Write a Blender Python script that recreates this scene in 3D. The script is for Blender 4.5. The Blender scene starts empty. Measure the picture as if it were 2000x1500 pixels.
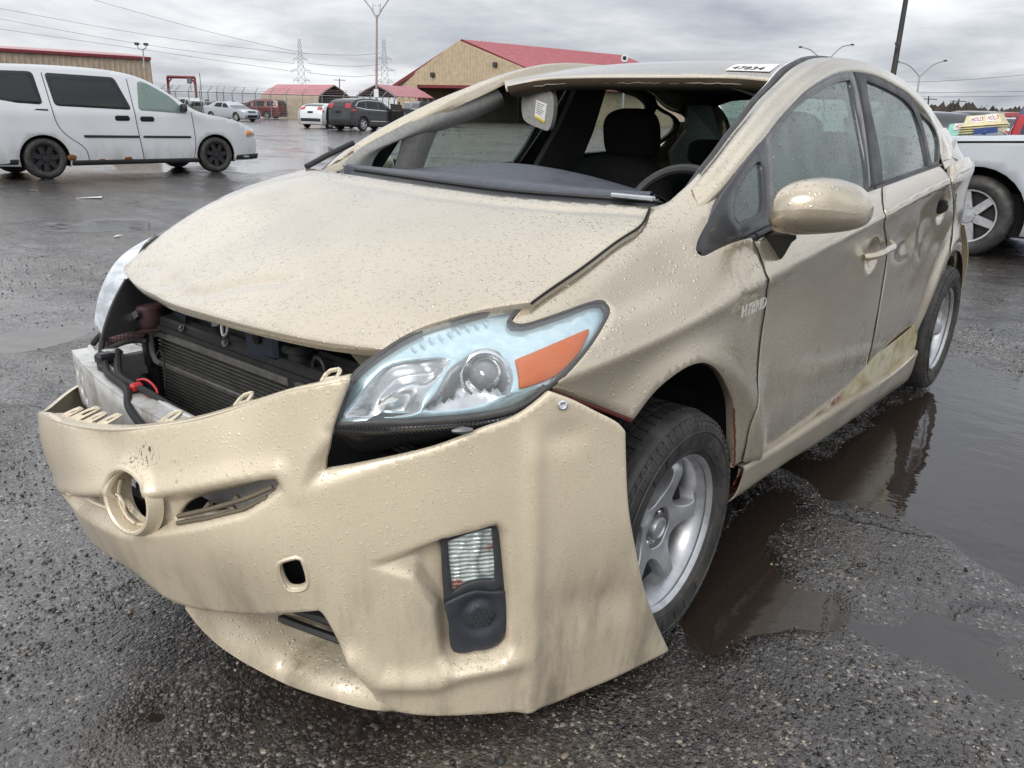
import bpy, bmesh, math, random
import numpy as np
from mathutils import Vector, Matrix, Quaternion
from mathutils.geometry import delaunay_2d_cdt
random.seed(7); rng=np.random.default_rng(7)
scene=bpy.context.scene
COL=scene.collection
# ---------------- camera ----------------
cam=bpy.data.cameras.new('camera'); camo=bpy.data.objects.new('camera',cam); COL.objects.link(camo)
cam.sensor_width=36.0; cam.lens=1541.27/2000*36; cam.clip_start=.05; cam.clip_end=3000
def cam_axes(yaw,pitch,roll):
    f=np.array([math.sin(yaw)*math.cos(pitch),math.cos(yaw)*math.cos(pitch),-math.sin(pitch)])
    r=np.array([math.cos(yaw),-math.sin(yaw),0.]); u=np.cross(r,f); c,s=math.cos(roll),math.sin(roll)
    return f,c*r+s*u,-s*r+c*u
CF,CR,CU=cam_axes(-.6852,.3323,.0255)
camo.matrix_world=Matrix(((CR[0],CU[0],-CF[0],1.6184),(CR[1],CU[1],-CF[1],-1.5719),(CR[2],CU[2],-CF[2],1.2747),(0,0,0,1)))
cam.dof.use_dof=False
scene.camera=camo
# ---------------- overcast sky ----------------
world=bpy.data.worlds.new('World'); scene.world=world; world.use_nodes=True
wn=world.node_tree; wn.nodes.clear()
def wnode(t,**k):
    n=wn.nodes.new(t)
    for a,b in k.items(): setattr(n,a,b)
    return n
SUN_EL,SUN_ROT=math.radians(33),math.radians(168)
sky=wnode('ShaderNodeTexSky',sky_type='NISHITA',sun_disc=False,sun_elevation=SUN_EL,sun_rotation=SUN_ROT)
tc=wnode('ShaderNodeTexCoord'); sep=wnode('ShaderNodeSeparateXYZ'); wn.links.new(tc.outputs['Generated'],sep.inputs[0])
zc=wnode('ShaderNodeMath',operation='MAXIMUM'); wn.links.new(sep.outputs[2],zc.inputs[0]); zc.inputs[1].default_value=0.0
# cloud deck: direction projected on a flat layer, so clouds flatten towards the horizon
zd=wnode('ShaderNodeMath',operation='ADD'); wn.links.new(zc.outputs[0],zd.inputs[0]); zd.inputs[1].default_value=.17
dv=wnode('ShaderNodeVectorMath',operation='DIVIDE'); wn.links.new(tc.outputs['Generated'],dv.inputs[0])
cmb=wnode('ShaderNodeCombineXYZ')
for i in range(3): wn.links.new(zd.outputs[0],cmb.inputs[i])
wn.links.new(cmb.outputs[0],dv.inputs[1])
def wnoise(scale,detail,rough,dist,off):
    mp=wnode('ShaderNodeMapping'); wn.links.new(dv.outputs[0],mp.inputs[0]); mp.inputs['Location'].default_value=off
    n=wnode('ShaderNodeTexNoise'); wn.links.new(mp.outputs[0],n.inputs['Vector'])
    n.inputs['Scale'].default_value=scale; n.inputs['Detail'].default_value=detail; n.inputs['Roughness'].default_value=rough; n.inputs['Distortion'].default_value=dist
    return n
n1=wnoise(.42,8,.56,.5,(3.1,1.7,0)); n2=wnoise(1.6,6,.6,.2,(7.,2.,4.))
ad=wnode('ShaderNodeMath',operation='MULTIPLY_ADD'); wn.links.new(n2.outputs[0],ad.inputs[0]); ad.inputs[1].default_value=.35; wn.links.new(n1.outputs[0],ad.inputs[2])
cr=wnode('ShaderNodeValToRGB'); wn.links.new(ad.outputs[0],cr.inputs[0])
e=cr.color_ramp.elements; e[0].position=.49; e[0].color=(.36,.39,.45,1); e[1].position=.78; e[1].color=(.98,.99,1.01,1)
m=cr.color_ramp.elements.new(.64); m.color=(.63,.655,.70,1)
# standard overcast gradient: brighter towards the zenith
gr=wnode('ShaderNodeMath',operation='MULTIPLY_ADD'); wn.links.new(zc.outputs[0],gr.inputs[0]); gr.inputs[1].default_value=.95; gr.inputs[2].default_value=1.02
mul=wnode('ShaderNodeMix',data_type='RGBA',blend_type='MULTIPLY'); mul.inputs[0].default_value=1
wn.links.new(cr.outputs[0],mul.inputs[6]); wn.links.new(gr.outputs[0],mul.inputs[7])
bg1=wnode('ShaderNodeBackground'); wn.links.new(sky.outputs[0],bg1.inputs[0]); bg1.inputs[1].default_value=.05
bg2=wnode('ShaderNodeBackground'); wn.links.new(mul.outputs[2],bg2.inputs[0]); bg2.inputs[1].default_value=1.0
mx=wnode('ShaderNodeMixShader'); mx.inputs[0].default_value=.93
wn.links.new(bg1.outputs[0],mx.inputs[1]); wn.links.new(bg2.outputs[0],mx.inputs[2])
wo=wnode('ShaderNodeOutputWorld'); wn.links.new(mx.outputs[0],wo.inputs[0])
sl=bpy.data.lights.new('sun','SUN'); sl.energy=1.5; sl.angle=math.radians(25); sl.color=(1,.96,.9)
so=bpy.data.objects.new('sun',sl); COL.objects.link(so)
_d=Vector((math.sin(SUN_ROT)*math.cos(SUN_EL),math.cos(SUN_ROT)*math.cos(SUN_EL),math.sin(SUN_EL)))
so.rotation_euler=_d.to_track_quat('Z','Y').to_euler()
vs=scene.view_settings; vs.view_transform='Standard'; vs.look='None'; vs.gamma=1; vs.exposure=0.0; vs.use_curve_mapping=False
scene.cycles.max_bounces=7; scene.cycles.transparent_max_bounces=14; scene.cycles.glossy_bounces=3; scene.cycles.diffuse_bounces=3; scene.cycles.transmission_bounces=4
scene.cycles.caustics_reflective=False; scene.cycles.caustics_refractive=False; scene.cycles.sample_clamp_indirect=4
scene.cycles.use_denoising=True
# ---- master surfaces of the hero car (car coordinates: x to its left, y rearwards from the front axle, z up) ----
import numpy as np
def spl(xs, ys):
    """natural cubic spline with linear ends"""
    xs=np.asarray(xs,float); ys=np.asarray(ys,float); n=len(xs)
    h=np.diff(xs); A=np.eye(n); b=np.zeros((n,)+ys.shape[1:])
    for i in range(1,n-1):
        A[i,i-1]=h[i-1]; A[i,i]=2*(h[i-1]+h[i]); A[i,i+1]=h[i]
        b[i]=6*((ys[i+1]-ys[i])/h[i]-(ys[i]-ys[i-1])/h[i-1])
    M=np.linalg.solve(A,b.reshape(n,-1)).reshape(ys.shape)
    s0=(ys[1]-ys[0])/h[0]-h[0]*M[1]/6; s1=(ys[-1]-ys[-2])/h[-1]+h[-1]*M[-2]/6
    def f(x):
        x=np.asarray(x,float); i=np.clip(np.searchsorted(xs,x)-1,0,n-2); d=xs[i+1]-xs[i]
        ex=(Ellipsis,)+(None,)*(ys.ndim-1)
        a=((xs[i+1]-x)/d); c=((x-xs[i])/d)
        a_,c_,d_=a[ex],c[ex],d[ex]
        r=a_*ys[i]+c_*ys[i+1]+((a_**3-a_)*M[i]+(c_**3-c_)*M[i+1])*d_**2/6
        lo=ys[0]+s0*(x-xs[0])[ex]; hi=ys[-1]+s1*(x-xs[-1])[ex]
        return np.where((x<xs[0])[ex],lo,np.where((x>xs[-1])[ex],hi,r))
    return f
_c=np.array([(-.80,.43,.70),(-.72,.55,.728),(-.62,.655,.752),(-.52,.735,.773),(-.414,.793,.795),(-.26,.835,.820),(-.052,.858,.845),(.158,.866,.866),(.359,.87,.890),(.726,.87,.921),(1.39,.862,.971),(2.024,.845,1.017),(2.332,.845,1.038),(2.9,.82,1.062),(3.25,.735,1.07),(3.5,.60,1.07)])
crease=spl(_c[:,0],_c[:,1:])
def sm(t): t=np.clip(t,0,1); return t*t*(3-2*t)
def S(y,z):
    """body side below the windows: x"""
    c=crease(y); xc,zc=c[...,0],c[...,1]
    e=np.maximum(z-zc,0); d=np.maximum(zc-z,0)
    x=xc-.50*e-1.6*e*e
    x=x-.016*(d/.13)*np.exp(1-d/.13)-.42*np.maximum(d-.40,0)**2
    fr=sm((.55-y)/.5); x=x+fr*.006*sm(d/.1)
    for wy in (0.,2.70):
        r=np.hypot(y-wy,z-.305); x=x+.022*np.exp(-((r-.43)/.055)**2)*(z<.95)
    return x
def H(x,y):
    """bonnet: z"""
    s=y+.70-.31*x*x
    return .84+.42*s-.13*s*s+.036*sm((-x-.15)/.5)*np.exp(-((y+.22)/.33)**2)
def GL(y,z):
    """side glass: x"""
    return .812-.40*(z-1.0)-.10*(z-1.0)**2-.28*np.maximum(.55-y,0)**2-.035*np.maximum(y-1.6,0)**2
_e=np.array([(-.80,.40,.70),(-.745,.445,.738),(-.69,.485,.79),(-.62,.535,.845),(-.50,.585,.878),(-.35,.632,.918),(-.15,.655,.979),(.0,.656,1.024),(.12,.648,1.060),(.205,.655,1.087),(.335,.655,1.138),(.56,.625,1.240),(.80,.60,1.337)])
hedge=spl(_e[:,0],_e[:,1:])
def FEN(v,y):
    """wing between bonnet edge (v=0) and side crease (v=1): xyz"""
    E=hedge(np.minimum(y,.335)); C=crease(y); L=np.hypot(C[...,0]-E[...,0],C[...,1]-E[...,1])
    q=np.clip((y+.75)/.45,0,1)
    t0=np.stack([.93+0*y,-.30+0*y],-1); t1=np.stack([.50+0*y,-.86+0*y],-1)
    h00=2*v**3-3*v**2+1; h10=v**3-2*v**2+v; h01=1-h00; h11=v**3-v**2
    k=(.9+.75*sm((y+.02)/.27))*L; k0=(.9+1.1*sm((y+.02)/.27))*L
    p=h00[...,None]*E+h01[...,None]*C+(h10*k0)[...,None]*t0+(h11*k)[...,None]*t1
    va=.014*np.exp(-((v-.55)/.17)**2)*sm((y+.35)/.25)*(1-sm((y+.05)/.25))
    p=p-va[...,None]*np.array([.75,.66])
    return np.stack([p[...,0],y+0*v,p[...,1]],-1)
def FS(q,y):
    """whole wing: q up to .25 is the part above the crease, beyond it the flank below"""
    a=FEN(np.clip(q/.25,-.1,1),y); zc=crease(y)[...,1]; d=np.maximum(q-.25,0); z=zc-d
    b=np.stack([S(y,z),y+0*q,z],-1)
    return np.where((q>.25)[...,None],b,a)
# bumper cover: plan curve (pushed to the car's left and hanging low), swept with z
_b=np.array([(-.83,-.25),(-.79,-.50),(-.68,-.745),(-.50,-.885),(-.24,-.945),(.06,-.958),(.28,-.905),(.47,-.805),(.63,-.672),(.765,-.520),(.835,-.400),(.885,-.27),(.935,-.10),(.965,.05)])
_bs=np.concatenate([[0],np.cumsum(np.hypot(*np.diff(_b,axis=0).T))]); _bf=spl(_bs,_b); BLEN=_bs[-1]
_bz=spl([.0,.08,.2,.28,.36,.45,.55,.62,.72,.82],[-.15,-.11,-.058,-.034,-.012,.004,-.004,-.022,-.05,-.085])
def B(u,z):
    """bumper skin: xyz at arclength u, height z"""
    p=_bf(u); t=_bf(u+.004)-_bf(u-.004); t=t/np.linalg.norm(t,axis=-1,keepdims=True)
    n=np.stack([t[...,1],-t[...,0]],-1)
    fl=sm((u-1.62)/.22)
    o=_bz(z)*(1-.80*fl)
    q=p+n*o[...,None]
    return np.stack([q[...,0],q[...,1],z+0*u],-1)
_r=spl([.80,.90,1.05,1.3,1.6,2.0,2.5,3.0,3.4],[1.362,1.394,1.430,1.468,1.490,1.492,1.455,1.36,1.25])
def ROOF(x,y): return _r(y)-.085*x*x

# ---------------- mesh helpers ----------------
def link(name,me,parent=None,mat=None):
    o=bpy.data.objects.new(name,me); COL.objects.link(o)
    if parent is not None: o.parent=parent
    return o
def mesh(name,V,Fc,mats,parent=None,smooth=True,mi=None,auto=None):
    me=bpy.data.meshes.new(name)
    V=np.asarray(V,float)
    if parent is not None: V=V-LOC(parent)
    me.from_pydata(V.tolist(),[],[tuple(int(i) for i in f) for f in Fc])
    if not isinstance(mats,(list,tuple)): mats=[mats]
    for m_ in mats: me.materials.append(m_)
    if mi is not None: me.polygons.foreach_set('material_index',np.asarray(mi,dtype=np.int32))
    if smooth: me.polygons.foreach_set('use_smooth',np.ones(len(me.polygons),dtype=bool))
    me.update()
    if auto: 
        try: me.set_sharp_from_angle(angle=math.radians(auto))
        except Exception: pass
    return link(name,me,parent)
def LOC(p):
    v=np.zeros(3)
    while p is not None: v=v+np.array(p.location); p=p.parent
    return v
def empty(name,loc=(0,0,0)):
    o=bpy.data.objects.new(name,None); COL.objects.link(o); o.location=loc; o.empty_display_size=.2; return o
def tag(o,label=None,cat=None,group=None,kind=None):
    for k,v in (('label',label),('category',cat),('group',group),('kind',kind)):
        if v: o[k]=v
    return o
def smooth_line(pts,h,closed=False):
    """spline through points, resampled at spacing h"""
    p=np.asarray(pts,float)
    if len(p)<3 and not closed:
        n=max(1,int(np.ceil(np.linalg.norm(p[-1]-p[0])/h))); t=np.linspace(0,1,n+1)[:,None]; return p[0]*(1-t)+p[-1]*t
    if closed: p=np.vstack([p[-3:],p,p[:3]])
    s=np.concatenate([[0],np.cumsum(np.maximum(np.linalg.norm(np.diff(p,axis=0),axis=1),1e-6)**.75)])
    f=spl(s,p)
    a,b=(s[3],s[-3]) if closed else (s[0],s[-1])
    q=f(np.linspace(a,b,400)); l=np.concatenate([[0],np.cumsum(np.linalg.norm(np.diff(q,axis=0),axis=1))])
    n=max(2,int(np.ceil(l[-1]/h))); t=np.linspace(0,l[-1],n+1)
    r=np.stack([np.interp(t,l,q[:,k]) for k in range(q.shape[1])],1)
    return r[:-1] if closed else r
def outline(segs,h,sc=(1,1)):
    """closed outline of spline segments that meet in corners"""
    sc=np.asarray(sc,float); out=[]
    n=len(segs)
    for i,sg in enumerate(segs):
        a=np.asarray(sg,float)*sc; b0=np.asarray(segs[(i+1)%n][0],float)*sc
        r=smooth_line(a,h) if len(a)>1 else a
        out.append(r)
        if np.linalg.norm(r[-1]-b0)>h*.3:
            g=smooth_line([r[-1],b0],h)[1:-1]
            if len(g): out.append(g)
        else: out[-1]=r[:-1] if len(r)>1 else r
    p=np.vstack(out)
    keep=np.linalg.norm(p-np.roll(p,1,axis=0),axis=1)>h*.05
    return p[keep]/sc
def ring(pts,h,sc=1.0):
    return smooth_line(np.asarray(pts,float)*np.asarray(sc,float),h,True)/np.asarray(sc,float)
def inside(P,poly):
    x,y=P[:,0],P[:,1]; r=np.zeros(len(P),bool); q=np.roll(poly,-1,axis=0)
    for (x0,y0),(x1,y1) in zip(poly,q):
        if y0==y1: continue
        c=((y0>y)!=(y1>y)); r^=c&(x<(x1-x0)*(y-y0)/(y1-y0)+x0)
    return r
def segdist(P,poly,closed=True):
    d=np.full(len(P),1e9); q=np.roll(poly,-1,axis=0)
    for i in range(len(poly)-(0 if closed else 1)):
        a,b=poly[i],q[i]; ab=b-a; L=max(ab@ab,1e-12)
        t=np.clip(((P-a)@ab)/L,0,1); d=np.minimum(d,np.linalg.norm(P-a-t[:,None]*ab,axis=1))
    return d
def trim(name,surf,out,mat,parent=None,holes=(),h=.02,sc=(1,1),feat=None,flange=.012,off=0.,rnd=.002,flip=False,mirror=False,both=False,mi=None):
    """piece of a surface cut to an outline, with a turned-in edge; surf takes an (n,2) array"""
    sc=np.asarray(sc,float)
    O=np.asarray(out,float)*sc; HS=[np.asarray(x,float)*sc for x in holes]
    lo,hi=O.min(0),O.max(0)
    gx,gy=np.meshgrid(np.arange(lo[0],hi[0],h),np.arange(lo[1],hi[1],h*.87),indexing='ij')
    gx=gx+(np.arange(gx.shape[1])%2)*h*.5
    G=np.stack([gx.ravel(),gy.ravel()],1)
    k=inside(G,O)
    for x in HS: k&=~inside(G,x)
    G=G[k]
    if len(G):
        k=segdist(G,O)>.45*h
        for x in HS: k&=segdist(G,x)>.45*h
        G=G[k]
    loops=[O]+HS; V2=np.vstack(loops+[G]); ed=[];b=0
    for L in loops:
        n=len(L); ed+=[(b+i,b+(i+1)%n) for i in range(n)]; b+=n
    r=delaunay_2d_cdt([Vector(v) for v in V2.tolist()],ed,[],0,1e-7)
    W=np.array([tuple(v) for v in r[0]]); T=np.array([f for f in r[2] if len(f)==3])
    c=W[T].mean(1); k=inside(c,O)
    for x in HS: k&=~inside(c,x)
    T=T[k]
    U=W/sc
    def ev(u): return surf(u)
    e=1e-4
    p=ev(U); nu=ev(U+[e,0])-ev(U-[e,0]); nv=ev(U+[0,e])-ev(U-[0,e]); nn=np.cross(nu,nv); nn/=np.maximum(np.linalg.norm(nn,axis=1,keepdims=True),1e-12)
    if flip: nn=-nn
    dsp=np.full(len(U),off)
    if feat is not None: dsp=dsp+feat(U,p)
    p=p+nn*dsp[:,None]
    # orient
    fn=np.cross(p[T[:,1]]-p[T[:,0]],p[T[:,2]]-p[T[:,0]]); s=(fn*nn[T[:,0]]).sum(1)<0
    T[s]=T[s][:,::-1]
    V=[p]; Fc=[tuple(t) for t in T]; nb=len(p)
    if flange:
        cnt={}
        for t in T:
            for i in range(3):
                a,b_=t[i],t[(i+1)%3]; cnt[(a,b_)]=t[(i+2)%3]
        be=[(a,b_,k3) for (a,b_),k3 in cnt.items() if (b_,a) not in cnt]
        od={}; 
        for a,b_,k3 in be:
            mid=(p[a]+p[b_])/2; o=mid-p[k3]; t=p[b_]-p[a]; t/=max(np.linalg.norm(t),1e-9); o=o-t*(o@t); o/=max(np.linalg.norm(o),1e-9)
            for q in(a,b_): od[q]=od.get(q,0)+o
        ids=list(od); ix={q:i for i,q in enumerate(ids)}
        o=np.array([od[q]/max(np.linalg.norm(od[q]),1e-9) for q in ids]); n_=nn[ids]
        r1=p[ids]+o*rnd-n_*rnd; r2=r1-n_*flange
        m=len(ids); V+=[r1,r2]
        for a,b_,k3 in be:
            i,j=ix[a],ix[b_]
            Fc.append((b_,a,nb+i,nb+j)); Fc.append((nb+j,nb+i,nb+m+i,nb+m+j))
    V=np.vstack(V); res=[]
    if mirror!='only': res.append(mesh(name,V,Fc,mat,parent))
    if mirror:
        V2_=V*np.array([-1,1,1]); res.append(mesh(name,V2_,[f[::-1] for f in Fc],mat,parent))
    return res[0] if len(res)==1 else res
class MB:
    """collects simple shapes into one mesh"""
    def __init__(s): s.V=[];s.F=[];s.M=[];s.n=0;s.mi=0
    def add(s,V,Fc):
        V=np.asarray(V,float); s.V.append(V); s.F+=[tuple(int(i)+s.n for i in f) for f in Fc]; s.M+=[s.mi]*len(Fc); s.n+=len(V); return s
    def box(s,c,d,rz=0,bev=0,R=None):
        c=np.asarray(c,float); d=np.asarray(d,float)/2
        if bev:
            b=min(bev,.49*min(d)*1.0+1e-9); V=[];
            for sx in(-1,1):
                for sy in(-1,1):
                    for sz in(-1,1):
                        q=np.array([sx,sy,sz])
                        for k in range(3):
                            w=q*(d-b); w[k]=q[k]*d[k]; V.append(w)
            bm=bmesh.new()
            for w in V: bm.verts.new(w)
            r=bmesh.ops.convex_hull(bm,input=bm.verts); bm.verts.ensure_lookup_table(); bm.verts.index_update()
            VV=np.array([v.co[:] for v in bm.verts]); FF=[[v.index for v in f.verts] for f in bm.faces]; bm.free()
        else:
            VV=np.array([[x,y,z] for x in(-1,1) for y in(-1,1) for z in(-1,1)])*d
            FF=[(0,1,3,2),(4,6,7,5),(0,4,5,1),(2,3,7,6),(0,2,6,4),(1,5,7,3)]
        if R is None:
            cz,sz_=math.cos(rz),math.sin(rz); R=np.array([[cz,-sz_,0],[sz_,cz,0],[0,0,1]])
        return s.add(VV@np.asarray(R).T+c,FF)
    def tube(s,pts,r,n=8,cap=True,closed=False):
        p=np.asarray(pts,float); m=len(p); r=np.broadcast_to(np.asarray(r,float),(m,))
        t=np.gradient(p,axis=0) if not closed else np.roll(p,-1,0)-np.roll(p,1,0)
        t/=np.maximum(np.linalg.norm(t,axis=1,keepdims=True),1e-9)
        a=np.array([0,0,1.]) if abs(t[0][2])<.9 else np.array([1.,0,0]); V=[]
        u=np.cross(t[0],a); u/=np.linalg.norm(u)
        for i in range(m):
            u=u-t[i]*(u@t[i]); u/=max(np.linalg.norm(u),1e-9); w=np.cross(t[i],u)
            an=np.arange(n)*2*np.pi/n; V.append(p[i]+r[i]*(np.cos(an)[:,None]*u+np.sin(an)[:,None]*w))
        Fc=[]
        for i in range(m if closed else m-1):
            k=(i+1)%m
            for j in range(n): Fc.append((i*n+j,i*n+(j+1)%n,k*n+(j+1)%n,k*n+j))
        if cap and not closed: Fc.append(tuple(range(n))[::-1]); Fc.append(tuple((m-1)*n+j for j in range(n)))
        return s.add(np.vstack(V),Fc)
    def lathe(s,prof,c,axis=(0,0,1),n=32,a0=0,a1=2*math.pi):
        """profile (radius, along axis) turned round the axis through c"""
        ax=np.asarray(axis,float); ax/=np.linalg.norm(ax); h_=np.array([0,0,1.]) if abs(ax[2])<.9 else np.array([0,1.,0])
        u=np.cross(ax,h_); u/=np.linalg.norm(u); w=np.cross(ax,u); full=abs(a1-a0-2*math.pi)<1e-6
        k=n if full else n+1; an=np.linspace(a0,a1,n+1)[:k]; V=[]
        for (r,z) in prof: V.append(np.asarray(c)+ax*z+r*(np.cos(an)[:,None]*u+np.sin(an)[:,None]*w))
        Fc=[]; m=len(prof)
        for i in range(m-1):
            for j in range(n):
                q=(j+1)%k; Fc.append((i*k+j,i*k+q,(i+1)*k+q,(i+1)*k+j))
        return s.add(np.vstack(V),Fc)
    def prism(s,poly,d):
        """flat polygon (3D points) pushed along d"""
        p=np.asarray(poly,float); d=np.asarray(d,float); n=len(p)
        nr=sum(np.cross(p[i]-p[0],p[(i+1)%n]-p[0]) for i in range(1,n-1))
        if nr@d>0: p=p[::-1]
        return s.add(np.vstack([p,p+d]),[tuple(range(n)),tuple(range(2*n-1,n-1,-1))]+[(i,i+n,(i+1)%n+n,(i+1)%n) for i in range(n)])
    def grid(s,P,closed_u=False):
        P=np.asarray(P,float); a,b=P.shape[:2]; Fc=[]
        for i in range(a if closed_u else a-1):
            k=(i+1)%a
            for j in range(b-1): Fc.append((i*b+j,k*b+j,k*b+j+1,i*b+j+1))
        return s.add(P.reshape(-1,3),Fc)
    def build(s,name,mat,parent=None,smooth=True,auto=35):
        return mesh(name,np.vstack(s.V),s.F,mat,parent,smooth,s.M,auto)
def loft(rows,h_n=12,k_n=24):
    """smooth sheet through rows of points; every row is resampled to k_n points, h_n rows between"""
    R=[]
    for r in rows:
        r=np.asarray(r,float); s=np.concatenate([[0],np.cumsum(np.linalg.norm(np.diff(r,axis=0),axis=1))]); s/=s[-1]
        f=spl(s,r) if len(r)>2 else (lambda t,a=r[0],b=r[-1]: a*(1-t[:,None])+b*t[:,None])
        R.append(f(np.linspace(0,1,k_n)))
    R=np.array(R)
    if len(R)==2:
        t=np.linspace(0,1,h_n)[:,None,None]; return R[0]*(1-t)+R[1]*t
    s=np.concatenate([[0],np.cumsum(np.linalg.norm(np.diff(R,axis=0),axis=2).mean(1))]); s/=s[-1]
    return spl(s,R)(np.linspace(0,1,h_n))
def thick(name,Pg,t,mat,parent,two=True):
    """sheet grid given real thickness t (to the back of its normal)"""
    Pg=np.asarray(Pg,float); a,b=Pg.shape[:2]
    du=np.gradient(Pg,axis=0); dv_=np.gradient(Pg,axis=1); n=np.cross(du,dv_); n/=np.maximum(np.linalg.norm(n,axis=2,keepdims=True),1e-9)
    Q=Pg-n*t; I=np.arange(a*b).reshape(a,b); Fc=[]
    for i in range(a-1):
        for j in range(b-1):
            Fc.append((I[i,j],I[i+1,j],I[i+1,j+1],I[i,j+1])); Fc.append(tuple(a*b+x for x in (I[i,j],I[i,j+1],I[i+1,j+1],I[i+1,j])))
    bd=[I[i,0] for i in range(a)]+[I[a-1,j] for j in range(1,b)]+[I[i,b-1] for i in range(a-2,-1,-1)]+[I[0,j] for j in range(b-2,0,-1)]
    for i in range(len(bd)):
        x,y=bd[i],bd[(i+1)%len(bd)]; Fc.append((x,x+a*b,y+a*b,y)[::-1])
    return mesh(name,np.vstack([Pg.reshape(-1,3),Q.reshape(-1,3)]),Fc,mat,parent,True,None,40)
# ---------------- materials ----------------
class NT:
    def __init__(s,name):
        s.m=bpy.data.materials.new(name); s.m.use_nodes=True; s.t=s.m.node_tree; s.t.nodes.clear()
        s.out=s.n('ShaderNodeOutputMaterial'); s.tc=None
    def n(s,t,**k):
        x=s.t.nodes.new(t)
        for a,b in k.items(): setattr(x,a,b)
        return x
    def l(s,a,b): s.t.links.new(a,b)
    def val(s,sock,v):
        if hasattr(v,'is_linked') or hasattr(v,'links'): s.l(v,sock)
        else: sock.default_value=v
    def pos(s,scale=1.0,obj=True):
        if s.tc is None: s.tc=s.n('ShaderNodeTexCoord')
        return s.tc.outputs['Object']
    def map(s,scale=(1,1,1),loc=(0,0,0),rot=(0,0,0),src=None):
        m_=s.n('ShaderNodeMapping'); s.l(src or s.pos(),m_.inputs[0]); m_.inputs['Scale'].default_value=scale; m_.inputs['Location'].default_value=loc; m_.inputs['Rotation'].default_value=rot
        return m_.outputs[0]
    def noise(s,sc,det=4,rough=.55,vec=None,dist=0):
        x=s.n('ShaderNodeTexNoise'); s.l(vec or s.pos(),x.inputs['Vector']); x.inputs['Scale'].default_value=sc; x.inputs['Detail'].default_value=det; x.inputs['Roughness'].default_value=rough; x.inputs['Distortion'].default_value=dist
        return x.outputs[0]
    def vor(s,sc,vec=None,feat='F1',rand=1,out='Distance'):
        x=s.n('ShaderNodeTexVoronoi',feature=feat); s.l(vec or s.pos(),x.inputs['Vector']); x.inputs['Scale'].default_value=sc; x.inputs['Randomness'].default_value=rand
        return x.outputs[out]
    def math(s,op,a,b=0.,c=None,clamp=False):
        x=s.n('ShaderNodeMath',operation=op,use_clamp=clamp); s.val(x.inputs[0],a); s.val(x.inputs[1],b)
        if c is not None: s.val(x.inputs[2],c)
        return x.outputs[0]
    def ss(s,v,a,b,lo=0.,hi=1.):
        x=s.n('ShaderNodeMapRange',interpolation_type='SMOOTHSTEP'); s.val(x.inputs[0],v); s.val(x.inputs[1],a); s.val(x.inputs[2],b); s.val(x.inputs[3],lo); s.val(x.inputs[4],hi)
        return x.outputs[0]
    def mix(s,f,a,b,mode='MIX'):
        x=s.n('ShaderNodeMix',data_type='RGBA',blend_type=mode); s.val(x.inputs[0],f)
        for i,v in((6,a),(7,b)):
            if isinstance(v,(tuple,list)): x.inputs[i].default_value=tuple(v)+((1,) if len(v)==3 else ())
            else: s.l(v,x.inputs[i])
        return x.outputs[2]
    def ramp(s,v,st):
        x=s.n('ShaderNodeValToRGB'); s.l(v,x.inputs[0]); e=x.color_ramp.elements
        while len(e)<len(st): e.new(.5)
        for i,(p,c) in enumerate(st): e[i].position=p; e[i].color=tuple(c)+(1,)
        return x.outputs[0]
    def bump(s,hgt,dist=.001,st=1.,nrm=None):
        x=s.n('ShaderNodeBump'); s.l(hgt,x.inputs['Height']); x.inputs['Distance'].default_value=dist; x.inputs['Strength'].default_value=st
        if nrm is not None: s.l(nrm,x.inputs['Normal'])
        return x.outputs[0]
    def pbr(s,col,rough=.5,metal=0.,nrm=None,spec=.5,coat=0.,coatr=.05,cnrm=None,**k):
        b=s.n('ShaderNodeBsdfPrincipled')
        if isinstance(col,(tuple,list)): b.inputs['Base Color'].default_value=tuple(col)+(1,)
        else: s.l(col,b.inputs['Base Color'])
        s.val(b.inputs['Roughness'],rough); s.val(b.inputs['Metallic'],metal); s.val(b.inputs['Specular IOR Level'],spec); s.val(b.inputs['Coat Weight'],coat); b.inputs['Coat Roughness'].default_value=coatr
        if nrm is not None: s.l(nrm,b.inputs['Normal'])
        if cnrm is not None: s.l(cnrm,b.inputs['Coat Normal'])
        for a,v in k.items(): s.val(b.inputs[a.replace('_',' ')],v)
        s.bs=b; s.l(b.outputs[0],s.out.inputs[0]); return b
    def end(s): return s.m
def plain(name,col,rough=.5,metal=0.,grain=0.,gs=60,spec=.5,coat=0.,bumpd=.0008):
    m=NT(name)
    n_=m.noise(gs*.25,5,.6); c=m.mix(m.ss(n_,.3,.7),tuple(x*.86 for x in col),tuple(min(1,x*1.12) for x in col))
    nr=m.bump(m.noise(gs,3,.6),bumpd,grain) if grain else None
    m.pbr(c,m.ss(m.noise(gs*.12,3),.3,.7,max(0,rough-.06),min(1,rough+.08)),metal,nr,spec,coat); return m.end()
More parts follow.
